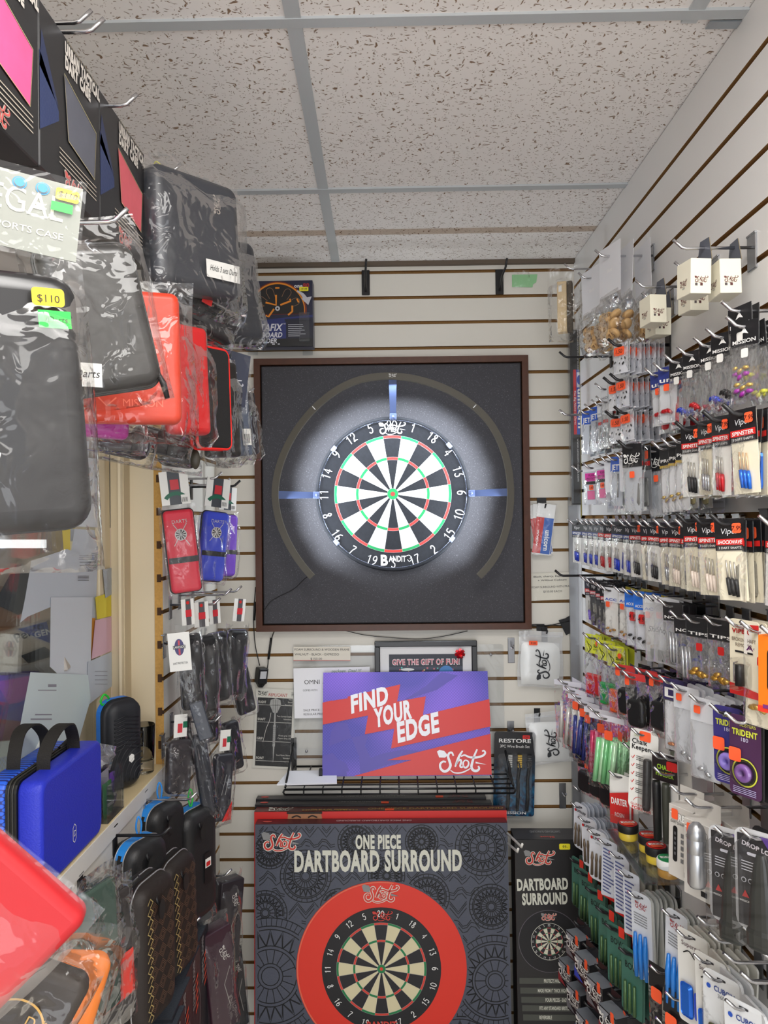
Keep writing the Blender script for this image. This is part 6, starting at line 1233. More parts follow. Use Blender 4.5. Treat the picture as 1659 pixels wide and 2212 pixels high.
# eraser in a bag by the corner
P = onx(1219, 570, XR-.1); rod = P.z-.0136
make_hook(Vector((XR, P.y, rod)), -90, .10, CHROME, 'chrome peg carrying the bagged wooden eraser, nearest the corner, top row', r=.0025)
t = thing('eraser_bag', 'loose clear bag holding a wooden block eraser with grey felt, top right corner', 'bag', MW((XR-.100, P.y, rod), -18))
mb = MB(); WOOD = col(214, 190, 150, .5, 0, .4, .2, 60, 0, .15); mb.bevbox(-.018, -.016, -.165, .006, .010, -.035, WOOD, .002); mb.rect2(-.014, -.062, -.006, -.046, WCARD, 1, -.016); part(mb, 'wooden_block', t)
mb = MB(); mb.bevbox(.0065, -.014, -.165, .020, .010, -.035, col(92, 84, 74, .9, 0, .2, .8, 400, 0, .4), .002); part(mb, 'felt', t)
mb = MB(); pillow(mb, .085, .20, .045, FILMS, .012, 77, 7, 10, wr=.005, flat=.15); part(mb, 'bag', t)
for a_, b_, L_, m_, l_ in ((1208, 760, .13, BLACKM, 'bare black peg in front of the tall black lettered pack'), (1208, 885, .13, CHROME, 'bare chrome peg crossing the middle of the tall lettered pack')):
    P = onx(a_, b_, XR-L_); make_hook(Vector((XR, P.y, P.z-.0136)), -90, L_, m_, l_, r=.0028)
# paper price tags in clear sleeves under the upper shaft row
for i, (x, y) in enumerate(((1320, 1088), (1336, 1088), (1354, 1090), (1378, 1092), (1425, 1094), (1478, 1090), (1522, 1084), (1552, 1080))):
    P = onx(x, y, XR-.012); w, h = .030, .024
    t = thing('price_tag', 'small printed price tag in a clear sleeve, %s of eight from the corner' % ORD[i], 'tag', MW(P, -80+i % 3*4), 'price tags under the upper shaft row')
    mb = MB(); mb.box(-w/2, 0, -h/2, w/2, .0006, h/2, col(226, 226, 236, .4)); mb.text2('SHAFTS', 0, h*.1, .004, BLACK, 1, al='c', fit=w*.5); mb.text2('ASSORTED LENGTHS', 0, -h*.2, .003, BLACK, 1, al='c', fit=w*.85); part(mb, 'paper', t)
    mb = MB(); mb.box(-w*.6, -.002, -h*.9, w*.6, -.0015, h*.9, FILM); part(mb, 'sleeve', t)
# clear tray with jars
ty0, ty1, tx0, tz = 1.33, 1.57, XR-.125, .967
t = thing('acrylic_tray', 'clear acrylic tray on the right wall holding four little jars', 'tray', MW((XR, (ty0+ty1)/2, tz), 0))
mb = MB(); hy = (ty1-ty0)/2; mb.box(-.125, -hy, 0, -.001, hy, .003, ACRYL); mb.box(-.125, -hy, .003, -.122, hy, .018, ACRYL); mb.box(-.125, -hy, .003, -.001, -hy+.003, .03, ACRYL); mb.box(-.125, hy-.003, .003, -.001, hy, .03, ACRYL); mb.box(-.004, -hy, .003, -.001, hy, .05, ACRYL); part(mb, 'tray_body', t)
def jar(px_, py_, lid, wax, top, lab, stk, R=.019):
    # foot on the tray floor
    v = ray(px_, py_); P = CAMPOS+v*((tz+.003-CAMPOS.z)/v.z); P = Vector((min(max(P.x, tx0+R+.004), XR-R-.008), min(max(P.y, ty0+R+.004), ty1-R-.004), tz+.0035))
    t = thing('wax_jar', lab, 'jar', Matrix.Translation(P), 'wax jars on the clear tray')
    mb = MB(); mb.lathe([(R*.9, 0), (R*.95, .002), (R*.95, .017)], wax, 24); part(mb, 'jar_body', t)
    mb = MB(); mb.lathe([(R, .015), (R*1.04, .016), (R*1.04, .028), (R*.98, .030)], lid, 28); part(mb, 'lid', t)
    mb = MB(); mb.lathe([(R*.92, .0301), (R*.92, .0306)], top, 24); mb.M = Matrix.Translation((0, 0, .0312)) @ Matrix.Rotation(-PI/2, 4, 'X'); mb.rect2(-R*.7, -R*.1, R*.7, R*.35, WCARD, 0); mb.text2('XXX', 0, -R*.05, .007, top, 1, al='c'); part(mb, 'lid_label', t)
    if stk: mb = MB(); mb.M = Matrix.Translation((-.002, -R*.45, .0318)) @ Matrix.Rotation(-PI/2, 4, 'X'); mb.rr2(0, 0, .020, .010, .002, ORS, 1); part(mb, 'price_sticker', t)
    return P
WAX = col(214, 186, 60, .35); AMB = col(196, 140, 40, .35)
jar(1357, 1812, BLACK, WAX, RED, 'black-lidded jar of yellow wax, farthest of the four on the clear tray', True)
jar(1402, 1838, BLACK, WAX, RED, 'black-lidded wax jar with its sticker, second farthest on the clear tray', True)
jar(1418, 1862, BLACK, WAX, RED, 'black-lidded wax jar just behind the white-lidded one', True)
jar(1444, 1892, WHITE, AMB, GREEN, 'white-lidded jar of amber wax with green label, nearest on the tray', False)
# silver capsule
P = onx(1506, 1915, XR-.118)
t = thing('metal_flask_case', 'upright brushed silver capsule hanging beside the drop-shaped black blister cards', 'case', Matrix.Translation(P))
mb = MB(); AL = col(190, 192, 196, .3, .85); R = .0165; mb.M = Matrix.Scale(.80, 4)
mb.lathe([(.004, -.002), (R*.8, 0), (R, .006), (R, .06), (R*.985, .0605), (R*.985, .0615), (R, .062), (R, .085), (R*.98, .0855), (R*.98, .0865), (R, .087), (R*.95, .098), (R*.75, .108), (R*.4, .114), (.001, .116)], AL, 28); part(mb, 'capsule', t)
# ================================================================ goods on the left wall
def lhook(tpx, tpy, L, label, hm='c', group=None, r=None, ymax=None):
    tipX = XL+L; P = onx(tpx, tpy, tipX); tipl = .024; rod = P.z-tipl*.62
    k = hm == 'k'
    make_hook(Vector((XL, P.y, rod)), 90, L, BLACKM if k else CHROME, label, r=r or (.0032 if k else .0027), tip=tipl, plate_h=.055, pw=.010, pm=BLACKM if k else col(168, 170, 174, .25, .9), group=group)
    return Vector((XL, P.y, rod))
def gear_case(name, label, cat, mw, w, h, t, r, m, band=None, bag=None, bagm=None, extra=None, group=None, b=None, zip_=None, seed=1, handle=None, bag_z=None, parts=()):
    T_ = thing(name, label, cat, mw, group)
    mb = MB(); caseshape(mb, w, h, t, r, m, b=b, band=band); 
    if extra: extra(mb, w, h, t)
    part(mb, 'case_body', T_)
    if zip_:
        mb = MB(); pts = [(x, 0, z) for x, z in rrect(w+.001, h+.001, r, 6)]; mb.tube(pts+[pts[0]], .0022, zip_, 6); part(mb, 'zip', T_)
    for nm, fn in parts: mb = MB(); fn(mb, w, h, t); part(mb, nm, T_)
    if bag:
        bw_, bh_, bt_ = bag; bt_ = max(bt_, t*1.25+.010); mb = MB(); pillow(mb, bw_, bh_, bt_, bagm or FILMS, (bag_z if bag_z is not None else h/2+.02), seed, 9, 12, wr=.004, flat=.08); part(mb, 'bag', T_)
    return T_
FABB = col(30, 30, 31, .55, 0, .5, .3, 500); SATR = col(204, 58, 30, .4, 0, .5, .15, 60); GRYB = col(62, 64, 70, .4, 0, .6, .2, 40)
# boxed cases with windows, highest row
BX = col(34, 34, 36, .35, 0, .5)
def winbox(label, y0, y1, ztop, hgt, wcol, X=-.37, dp=.055):
    w = y1-y0; t = thing('windowed_case_box', label, 'box', MW((X, (y0+y1)/2, ztop-hgt), 90), 'windowed dart case boxes')
    mb = MB(); mb.bevbox(-w/2, 0, 0, w/2, dp, hgt, BX, .0015); mb.box(-w/2, dp-.001, hgt, w/2, dp, hgt+.03, BX)
    P = lambda l: [(-w/2+a*w, b*hgt) for a, b in l]
    mb.poly2(P([(.0, .70), (.28, .46), (.28, .40), (0, .22)]), col(44, 58, 100, .4, 0, .5, .2, 300), 1); mb.poly2(P([(.03, .83), (.28, .48), (.0, .60)]), col(40, 50, 84, .4), 1)
    mb.text2('URBAN TACTICAL', w*-.12, hgt*.885, hgt*.075, col(214, 208, 200, .4), 2, fit=w*.62, bold=.07); mb.text2('DART CASE', w*-.12, hgt*.795, hgt*.075, col(214, 208, 200, .4), 2, fit=w*.44, bold=.07); mb.text2('WINNING STRATEGY', w*-.10, hgt*.968, hgt*.022, col(170, 160, 140, .4), 2, fit=w*.56)
    for i in range(4): mb.rect2(-w*.22, hgt*(.235-.03*i), w*.42, hgt*(.242-.03*i), col(190, 180, 164, .4), 2)
    mb.logo2(-w*.0, hgt*.07, w*.28, col(206, 96, 92, .4), 3, outline=col(190, 180, 170, .4))
    part(mb, 'carton', t)
    mb = MB(); mb.poly2(P([(.36, .74), (.92, .62), (.88, .28), (.42, .34)]), col(*wcol, .55, 0, .3, .5, 30, 0, .12), 2); mb.rib2(P([(.36, .74), (.92, .62), (.88, .28), (.42, .34)]), .0012, col(190, 176, 130, .4), 3, closed=True); part(mb, 'window', t)
winbox('black windowed box with a red and pink fabric window, top left', .9733, 1.150, 2.155, .175, (214, 100, 110))
winbox('black windowed box with a dark grey fabric window, top left', .805, .9715, 2.158, .180, (96, 98, 108))
winbox('black windowed box with a bright pink window at the upper left corner', .625, .803, 2.162, .185, (240, 96, 150))
for a, b, L, lab in ((297, 203, .20, 'chrome peg above the red-windowed box'), (225, 40, .20, 'chrome peg above the grey-windowed box'), (198, 22, .17, 'second chrome peg above the grey-windowed box'), (392, 353, .20, 'chrome peg with a yellow tie at the top left'), (549, 838, .231, 'chrome peg of the narrow wrapped case touching the frame'), (276, 450, .24, 'chrome peg in front of the red-windowed box'), (292, 577, .22, 'chrome peg above the big orange-red bagged case')):
    lhook(a, b, L, lab)
mb = MB(); p = at(372, 362, 1.19); mb.tube(crom([tuple(p+Vector(q)) for q in ((-.03, 0, .002), (-.024, -.004, .008), (-.016, 0, .002), (-.006, 0, -.014), (-.002, 0, -.024), (-.008, -.002, -.02))], 5), .0011, col(226, 220, 40, .5), 6); solo(mb, 'cable_tie', 'yellow tie on the peg above the grey bagged cases', 'tie')
# grey wrapped case with handwritten label
def lab_art(txts, x, z, w_, h_, rot=0, k=14):
    def fn(mb, w, h, t):
        mb.M = Matrix.Translation((x, -t/2-.006, z)) @ Matrix.Rotation(rot, 4, 'Y'); mb.rect2(-w_/2, -h_/2, w_/2, h_/2, WCARD, 1)
        for i, s in enumerate(txts): mb.text2(s, 0, h_*(.05-.4*i)-h_*.15*(len(txts) == 1), h_*.34, HAND, 2, al='c', fit=w_*.8, shear=.25)
    return fn
DKB = col(58, 60, 66, .35, 0, .6, .35, 18)
gear_case('wrapped_dart_case', 'large dark grey case in clear wrap with a handwritten white label', 'case', MW(at(412, 512, 1.22), 52, 0, -3), .17, .185, .055, .02, DKB, bag=(.20, .25, .085), seed=4, bag_z=.12, parts=(('handwritten_label', lab_art(['Holds 3 sets Darts'], .035, -.055, .068, .028)), ('emblem', lambda mb, w, h, t: mb.logo2(.03, .05, .03, col(180, 170, 160, .4), 2, y=-t/2-.003, rot=PI/2))), b=.018)
gear_case('wrapped_dart_case', 'dark grey wrapped case behind the one with the handwritten label', 'case', MW(at(478, 630, 1.50), 52, 0, -8), .17, .20, .05, .02, DKB, bag=(.19, .23, .07), seed=6, b=.018)
gear_case('wrapped_dart_case', 'small black wrapped case with a red sticker under the labelled grey case', 'case', MW(at(430, 680, 1.28), 50, 0, 14), .15, .055, .04, .015, col(34, 34, 38, .35, 0, .6, .3, 30), bag=(.16, .08, .06), seed=7, bag_z=.035, parts=(('price_sticker', lambda mb, w, h, t: mb.rect2(-.02, .008, .0, .02, RED, 3, y=-t/2-.01)),), b=.014)
# nearest case and its card
CM = col(36, 36, 38, .3, 0, .6)
gear_case('wrapped_dart_case', 'near black hard case with yellow and green stickers, left edge of the photo', 'case', MW(at(28, 872, .60), 38, 0, -4), .105, .205, .045, .022, CM, bag=(.125, .26, .055), seed=9, bag_z=.125, b=.018, parts=(
    ('price_sticker', lambda mb, w, h, t: (mb.rr2(w*.24, h*.385, .024, .014, .003, col(246, 206, 40, .5), 1, y=-t/2-.006), mb.text2('$110', w*.24, h*.365, .006, HAND, 2, al='c', y=-t/2-.006))),
    ('dart_count_sticker', lambda mb, w, h, t: (mb.rect2(w*.16, h*.27, w*.39, h*.335, col(40, 226, 70, .5), 1, y=-t/2-.006), mb.text2('9Darts', w*.275, h*.29, .005, HAND, 2, al='c', fit=.018, shear=.2, y=-t/2-.006))),
    ('badge', lambda mb, w, h, t: mb.disc2(-w*.24, h*.02, .008, WHITE, 1, 24, .016, y=-t/2-.004)), ('printed_mark', lambda mb, w, h, t: mb.poly2([(-w*.34, -h*.3), (-w*.2, -h*.17), (-w*.16, -h*.2), (-w*.2, -h*.26), (-w*.3, -h*.34)], WHITE, 1, y=-t/2-.004))))
SILC = col(142, 144, 136, .5, 0, .2)
t = thing('header_card', 'silver hang card reading Sports Case with yellow and green stickers, far left', 'hang card', MW(at(55, 458, .585), 28, 6, 6))
w, h = .078, .062
mb = MB(); mb.box(-w/2, 0, -h/2, w/2, .0012, h/2, SILC); mb.text2('REGAL', w*.34, -h*.02, .021, col(236, 226, 204, .5), 1, al='r', fit=w*.84); mb.text2('SPORTS CASE', w*.36, -h*.26, .0055, col(226, 218, 200, .5), 1, al='r', fit=w*.66)
for x in (-.32, -.08, .13): mb.disc2(w*x, h*.36, .0052, col(50, 140, 200, .5), 1, 16); mb.disc2(w*x, h*.36, .0042, SILC, 2, 16); mb.disc2(w*x, h*.36, .0036, col(50, 140, 200, .5), 3, 16)
part(mb, 'card', t); sticker(t, w*.36, h*.34, .017, .010, col(246, 206, 40, .5), 0, '$110'); mb = MB(); mb.rect2(w*.22, h*.10, w*.42, h*.22, col(40, 226, 70, .5), 5); part(mb, 'dart_count_sticker', t)
mb = MB(); mb.rect2(-w*.53, -h*.6, w*.53, h*.56, FILM, 8); part(mb, 'sleeve', t)
# shiny black bag with Darts tag
gear_case('wrapped_dart_case', 'black case in glossy clear wrap with a white tag reading Darts', 'case', MW(at(212, 690, .86), 34, 0, -13), .108, .165, .03, .018, col(44, 43, 42, .28, 0, .7, .4, 40), zip_=col(60, 60, 60, .4), bag=(.135, .215, .05), seed=14, bag_z=.115, b=.014, parts=(('handwritten_label', lab_art(['Darts'], -.032, -.062, .032, .026, rot=.2)), ('zip_pull', lambda mb, w, h, t: (mb.tube([(w*.47, -.004, -h*.38), (w*.50, -.008, -h*.5), (w*.50, -.010, -h*.6)], [.002, .004, .003], BLACK, 8)))))
# red cases
gear_case('wrapped_dart_case', 'large orange-red satin case in clear wrap, left of the board', 'case', MW(at(262, 772, 1.00), 22, 0, -1), .150, .175, .028, .012, SATR, bag=(.19, .215, .05), seed=21, bag_z=.105, b=.010, parts=(('embossed_mark', lambda mb, w, h, t: (mb.rib2([(-.03, -.055), (-.02, -.066), (-.008, -.055)], .002, col(236, 110, 84, .4), 1, y=-t/2), mb.text2('MISSION', .0, -.066, .010, col(236, 110, 84, .4), 1, y=-t/2, fit=.05))),))
gear_case('wrapped_dart_case', 'slim red wrapped case just right of the large orange-red one', 'case', MW(at(402, 822, 1.16), 58, 0, -3), .075, .165, .03, .01, col(196, 34, 36, .4, 0, .5, .4, 25), bag=(.095, .19, .045), seed=22, bag_z=.09, b=.010)
gear_case('dart_case', 'black case with a bright red zip, between the slim red and grey bagged cases', 'case', MW(at(448, 862, 1.28), 58, 0, -2), .078, .168, .034, .012, FABB, zip_=col(226, 40, 36, .45), b=.006, band=col(200, 34, 34, .5), parts=(('red_piping', lambda mb, w, h, t: mb.tube([(x, -t*.38, z) for x, z in rrect(w-.001, h-.001, .012, 6)]+[((w-.001)/2, -t*.38, (h-.001)/2-.012)], .0028, col(232, 40, 34, .5), 6)),))
gear_case('wrapped_dart_case', 'dark wrapped case with olive edge behind the red-zipped case', 'case', MW(at(476, 885, 1.40), 56, 0, -4), .075, .175, .03, .008, col(44, 42, 40, .35, 0, .5, .3, 40), bag=(.09, .20, .045), seed=24, b=.01, bag_z=.095)
gear_case('wrapped_dart_case', 'blue-grey wrapped case with a barcode sticker, left of the board frame', 'case', MW(at(502, 895, 1.50), 48, 0, -5), .070, .165, .03, .006, col(96, 106, 124, .35, 0, .6, .4, 30), bag=(.085, .19, .042), seed=25, b=.01, bag_z=.09, parts=(('barcode_sticker', lambda mb, w, h, t: (mb.rect2(.006, -.062, .026, -.03, WCARD, 1, y=-t/2-.004), [mb.rect2(.008+i*.0022, -.058, .009+i*.0022, -.04, BLACK, 2, y=-t/2-.004) for i in range(7)])),))
gear_case('wrapped_dart_case', 'narrow black and brown wrapped case touching the left edge of the frame', 'case', MW(at(532, 915, 1.66), 50, 0, -6), .05, .135, .025, .006, col(60, 56, 62, .3, 0, .5, .3, 30), bag=(.06, .155, .035), seed=26, b=.01, bag_z=.075)
for (a, b, d, w_, h_, yw, ro, lab) in ((500, 815, 1.44, .07, .10, 40, 8, 'navy header card with white flowing script beside the frame, upper left'), (470, 735, 1.5, .05, .05, 40, 10, 'white and green header card below the dark grey wrapped cases')):
    t = thing('header_card', lab, 'hang card', MW(at(a, b, d), yw, 0, ro)); mb = MB(); NV = col(44, 52, 76, .4) if d < 1.45 else col(70, 74, 82, .4)
    mb.box(-w_/2, 0, -h_/2, w_/2, .001, h_/2, NV)
    if d < 1.45: mb.logo2(0, h_*.05, w_*.8, col(214, 216, 224, .4), 1, rot=-.9)
    else: mb.rect2(-w_/2, -h_/2, -w_*.2, h_/2, WCARD, 1); mb.rect2(w_*.25, -h_/2, w_/2, h_/2, WCARD, 1); mb.rect2(-w_*.2, -h_*.1, w_*.25, h_*.25, RED, 2); mb.rect2(w_*.25, -h_*.2, w_*.5, h_*.1, col(30, 110, 80, .4), 2)
    part(mb, 'card', t); mb = MB(); pillow(mb, w_*1.15, h_*1.2, .012, FILM, h_*.58, 12, 5, 6, flat=.1); part(mb, 'bag', t)
gear_case('wrapped_dart_case', 'purple and magenta case corner hanging below the large orange-red case', 'case', MW(at(208, 922, 1.06), 30, 0, 3), .085, .03, .03, .008, col(176, 40, 150, .35, 0, .5, .3, 50), bag=(.14, .055, .045), seed=31, b=.01, bag_z=.02)
for (a, b, d, w_, r_, lab) in ((268, 958, 1.12, .075, 10, 'black rolled wrapped case below the magenta one'), (345, 955, 1.22, .09, 12, 'dark wrapped case with red glints under the slim red case'), (385, 985, 1.34, .07, 6, 'black wrapped case lowest of the upper left cluster')):
    gear_case('wrapped_dart_case', lab, 'case', MW(at(a, b, d), 32, 0, r_), w_, .04, .035, .016, col(38, 37, 42, .3, 0, .6, .3, 40), bag=(w_*1.25, .06, .05), seed=int(a), b=.014, bag_z=.03, parts=(('strap', lambda mb, w, h, t: mb.box(w*.1, -t/2-.004, -h*.5, w*.2, -t/2-.001, h*.4, col(20, 20, 22, .5))),))
mb = MB(); mb.M = Matrix.Rotation(PI/2, 4, 'X'); mb.lathe([(.001, -.002), (.011, -.002), (.011, .002), (.001, .002)], col(58, 54, 44, .5), 20); t = thing('round_tag', 'small black oval tag with a green tie under the red-zipped case', 'tag', MW(at(422, 992, 1.26), 10)); mb.v = [Vector((v.x*.7, v.y, v.z*1.5)) for v in mb.v]; part(mb, 'tag_disc', t); mb = MB(); mb.tube([(0, -.001, .016), (.002, -.003, .024), (0, -.001, .03)], .0016, col(30, 190, 60, .5), 6); part(mb, 'tie', t)
# ---------------------------------------------------------------- wallets on the short slat panel
for a, b, L, hm, lab in ((479, 1020, .12, 'c', 'chrome peg above the red dartboard wallet'), (497, 1034, .13, 'c', 'chrome peg above the blue wallet'), (519, 1038, .13, 'k', 'black peg above the purple wallet, touching the back wall slats'), (500, 1272, .13, 'c', 'upper chrome peg of the middle wallet row'), (522, 1266, .13, 'c', 'chrome peg nearest the back wall, middle wallet row'), (476, 1292, .12, 'c', 'lower chrome peg of the middle wallet row'), (455, 1590, .11, 'c', 'chrome peg of the third wallet row'), (478, 1545, .12, 'c', 'upper chrome peg of the third wallet row'), (410, 1375, .06, 'c', 'short chrome peg with the white protector card')):
    lhook(a, b, L, lab, hm)
def hdr(mb, w, h, z):
    mb.box(-w/2, -.001, z, w/2, 0, z+h, col(70, 74, 80, .4)); mb.rect2(-w*.5, z, -w*.22, z+h, WCARD, 1, -.001); mb.rect2(w*.2, z, w*.5, z+h, WCARD, 1, -.001); mb.arc2(0, z-h*.02, w*.36, w*.50, -.95, .95, col(30, 100, 76, .4), 2, 8, -.001); mb.rect2(-w*.15, z+h*.45, w*.15, z+h*.75, col(200, 50, 60, .4), 3, -.001); mb.rect2(w*.18, z+h*.05, w*.45, z+h*.28, WCARD, 4, -.001)
    for i in range(6): mb.rect2(w*.21+i*w*.035, z+h*.06, w*.225+i*w*.035, z+h*.2, BLACK, 5, -.001)
def wallet(lab, a, b, d, w, h, m, yaw, roll, emblem=True, hd=.075, t_=.03, seed=3, strap=True, group=None, side=None):
    T_ = gear_case('dart_wallet', lab, 'wallet', MW(at(a, b, d), yaw, 0, roll), w, h, t_, .010, m, bag=(w*1.25, h*1.12, t_*1.6), seed=seed, bag_z=h*.56, b=.008, bagm=FILM, zip_=BLACK, group=group)
    if strap: mb = MB(); mb.box(-w*.48, -t_/2-.0012, -h*.14, w*.48, -t_/2+.0002, -h*.07, BLACK); part(mb, 'strap', T_)
    if emblem:
        mb = MB(); y = -t_/2-.0008; G = col(190, 188, 186, .4); mb.disc2(0, h*.2, w*.2, G, 1, 24, y=y)
        for i in range(10): mb.arc2(0, h*.2, w*.03, w*.17, i*PI/5, i*PI/5+PI/10, BLACK, 2, 2, y)
        mb.rib2([(-w*.25, h*.07), (w*.22, h*.33)], .0015, G, 3, y=y); mb.rib2([(w*.25, h*.07), (-w*.22, h*.33)], .0015, G, 3, y=y); mb.text2('DARTS', 0, h*.34, .008, G, 3, al='c', y=y, fit=w*.5); part(mb, 'dartboard_emblem', T_)
    if hd: mb = MB(); hdr(mb, w*.95, hd, h*.5+.012); part(mb, 'header_card', T_)
    return T_
wallet('red wallet with a dartboard emblem and black strap in a clear bag', 393, 1190, 1.72, .066, .185, col(216, 44, 66, .5), 22, -6, seed=41)
wallet('royal blue wallet with black strap in a clear bag, right of the red one', 458, 1180, 1.84, .066, .165, col(52, 70, 196, .5), 40, 7, seed=42, hd=.07)
wallet('purple wallet in a clear bag, nearest the back wall', 487, 1178, 2.00, .055, .16, col(110, 56, 190, .5), 46, 4, seed=43, hd=.06, emblem=False)
BW = col(26, 26, 29, .45, 0, .5, .3, 200)
for i, (a, b, d, w, h, yw, ro, lab) in enumerate(((413, 1450, 1.72, .05, .165, 40, -3, 'black wallet behind the white protector card, middle row'), (440, 1456, 1.78, .06, .175, 38, -2, 'black wallet with a silver oval badge, middle row'), (470, 1440, 1.86, .05, .165, 44, -3, 'black wallet with violet piping, centre of the middle row'), (506, 1430, 1.98, .058, .165, 44, 7, 'wrapped dark wallet with violet edge, rightmost of the middle row'), (524, 1490, 2.10, .05, .13, 40, -12, 'small black wrapped wallet hanging lowest, beside the adapter cable'))):
    T_ = gear_case('dart_wallet', lab, 'wallet', MW(at(a, b, d), yw, 0, ro), w, h, .028, .010, BW, bag=(w*1.25, h*1.25, .045), seed=50+i, bag_z=h*.66, b=.008, bagm=FILM, band=col(70, 54, 130, .4) if i in (2, 3) else None, zip_=col(60, 60, 64, .4))
    mb = MB(); z = h*.5+.022; mb.box(-w*.3, -.001, z, w*.3, 0, z+.058, WCARD); mb.rect2(-w*.1, z, w*.14, z+.058, col(90, 88, 92, .4), 1, -.001); mb.rect2(-w*.12, z+.018, w*.16, z+.034, col(206, 50, 60, .4), 2, -.001); mb.disc2(0, z+.05, .004, RED, 3, 10, y=-.001); part(mb, 'header_card', T_)
    if i == 1: mb = MB(); mb.disc2(-.008, h*.36, .008, SVR, 1, 20, .015, y=-.0145); mb.disc2(-.008, h*.36, .006, BLACK, 2, 20, .012, y=-.0145); mb.text2('VIPER', -.008, h*.355, .004, SVR, 3, al='c', y=-.0145); part(mb, 'badge', T_)
t = thing('protector_card', 'white card with a round flag emblem and a clear dark sleeve below', 'hang card', MW(at(388, 1408, 1.66), 12, 0, -4))
mb = MB(); w, h = .046, .083; mb.box(-w/2, 0, -h/2, w/2, .001, h/2, WCARD); mb.disc2(0, h*.12, .010, col(60, 54, 110, .4), 1, 20, .018); mb.rib2([(0, h*.3), (0, -h*.08)], .004, col(190, 60, 80, .4), 2); mb.rect2(-.013, h*.08, .013, h*.17, col(60, 58, 66, .4), 3); mb.text2('LAKESIDE', 0, h*.1, .005, WHITE, 4, al='c', fit=.024); mb.text2('DART PROTECTOR', 0, -h*.32, .0045, BLACK, 2, al='c', fit=w*.66); part(mb, 'card', t)
mb = MB(); mb.M = Matrix.Translation((.010, 0, -h*.5)) @ Matrix.Rotation(-.20, 4, 'Y'); caseshape(mb, .030, .085, .006, .004, col(60, 64, 74, .3), cz=-.115); mb.sm = False; part(mb, 'dark_strip', t)
mb = MB(); mb.M = Matrix.Translation((.006, 0, -h*.5)) @ Matrix.Rotation(-.20, 4, 'Y'); pillow(mb, .042, .165, .012, FILMS, 0, 4, 4, 8, flat=.05); part(mb, 'sleeve', t)
# third wallet row
for i, (a, b, d, w, h, yw, ro, c_, lab) in enumerate(((385, 1655, 1.70, .055, .115, 38, 3, (52, 48, 52), 'rounded dark flat wallet at the left of the third row'), (440, 1672, 1.74, .034, .185, 30, -8, (44, 46, 54), 'long narrow clear sleeve with a black strip, third row'), (402, 1600, 1.80, .03, .12, 30, -6, (40, 40, 44), 'black strip above the rounded dark flat wallet'), (478, 1700, 1.86, .05, .16, 40, 5, (46, 46, 54), 'wrapped wallet with a dart picture and red corner, third row'), (502, 1610, 2.02, .046, .13, 42, -8, (40, 40, 46), 'dark wrapped wallet near the poster, third row'), (452, 1560, 1.96, .045, .10, 36, 0, (40, 40, 44), 'black wrapped wallet behind the upper peg, third row'))):
    T_ = gear_case('dart_wallet', lab, 'wallet', MW(at(a, b, d), yw, 0, ro), w, h, .022, .010, col(*c_, .35, 0, .5, .3, 80), bag=(w*1.35, h*1.2, .04), seed=70+i, bag_z=h*.62, b=.007, bagm=FILMS)
    if i in (0, 3, 5):
        mb = MB(); z = h*.5+.006; mb.box(-w*.25, -.001, z, w*.3, 0, z+.05, WCARD); mb.rect2(-w*.1, z+.01, w*.1, z+.03, col(206, 60, 70, .4), 1, -.001); mb.rect2(w*.12, z+.02, w*.3, z+.034, col(30, 110, 80, .4), 2, -.001); part(mb, 'header_card', T_)
    if i == 3: mb = MB(); mb.poly2([(w*.0, -h*.5), (w*.5, -h*.48), (w*.5, -h*.2)], RED, 1, y=-.0125); mb.rib2([(w*.1, h*.2), (-w*.1, -h*.1)], .002, SVR, 1, y=-.0125); mb.rib2([(w*.25, h*.18), (w*.1, -h*.1)], .002, SVR, 1, y=-.0125); part(mb, 'printed_darts', T_)
# ---------------------------------------------------------------- things standing on the sill
BLU = col(38, 52, 196, .45, 0, .5, .35, 420); BLU2 = col(44, 104, 232, .4, 0, .5, .6, 300)
def quilt():
    m = bpy.data.materials.new('blue_scale_fabric'); m.use_nodes = True; n = m.node_tree.nodes; L = m.node_tree.links; p = n['Principled BSDF']; p.inputs['Roughness'].default_value = .4
    tc = n.new('ShaderNodeTexCoord'); mp = n.new('ShaderNodeMapping'); mp.inputs['Rotation'].default_value = (.785, 0, .0); mp.inputs['Scale'].default_value = (0, 1, 1); L.new(tc.outputs['Object'], mp.inputs[0])
    v = n.new('ShaderNodeTexVoronoi'); v.inputs['Scale'].default_value = 130; v.inputs['Randomness'].default_value = 0; L.new(mp.outputs[0], v.inputs['Vector'])
    mr = n.new('ShaderNodeMapRange'); mr.inputs[1].default_value = .40; mr.inputs[2].default_value = .48; L.new(v.outputs['Distance'], mr.inputs[0])
    mx = n.new('ShaderNodeMixRGB'); mx.inputs[1].default_value = (lin(46), lin(104), lin(232), 1); mx.inputs[2].default_value = (lin(22), lin(40), lin(130), 1); L.new(mr.outputs[0], mx.inputs[0]); L.new(mx.outputs[0], p.inputs['Base Color']); return m
QB = quilt()
t = thing('blue_dart_case', 'royal blue zipped carry case with black webbing handles standing on the sill', 'case', Matrix.Translation((XL-.045, 1.262, SILL+.001)))
w, h, d = .236, .165, .095   # along y, up, along x
def xcase(mb, x0, x1, m, mats=None, e=.012):
    o = mb.sm; mb.sm = True
    ys = [(x0, e), (x0+e*.3, e*.35), (x0+e, 0), (x1-e, 0), (x1-e*.3, e*.35), (x1, e)]
    mb.loft([[(x, a, h/2+b*1) for a, b in rrect(w-2*i, h-2*i, .016, 4)] for x, i in ys], m, mats=mats); mb.sm = o
mb = MB(); xcase(mb, .008, .047, BLU, e=.006); part(mb, 'front_shell', t)
mb = MB(); xcase(mb, -.048, -.008, QB, e=.006); part(mb, 'back_shell', t, 'brighter quilted blue rear half')
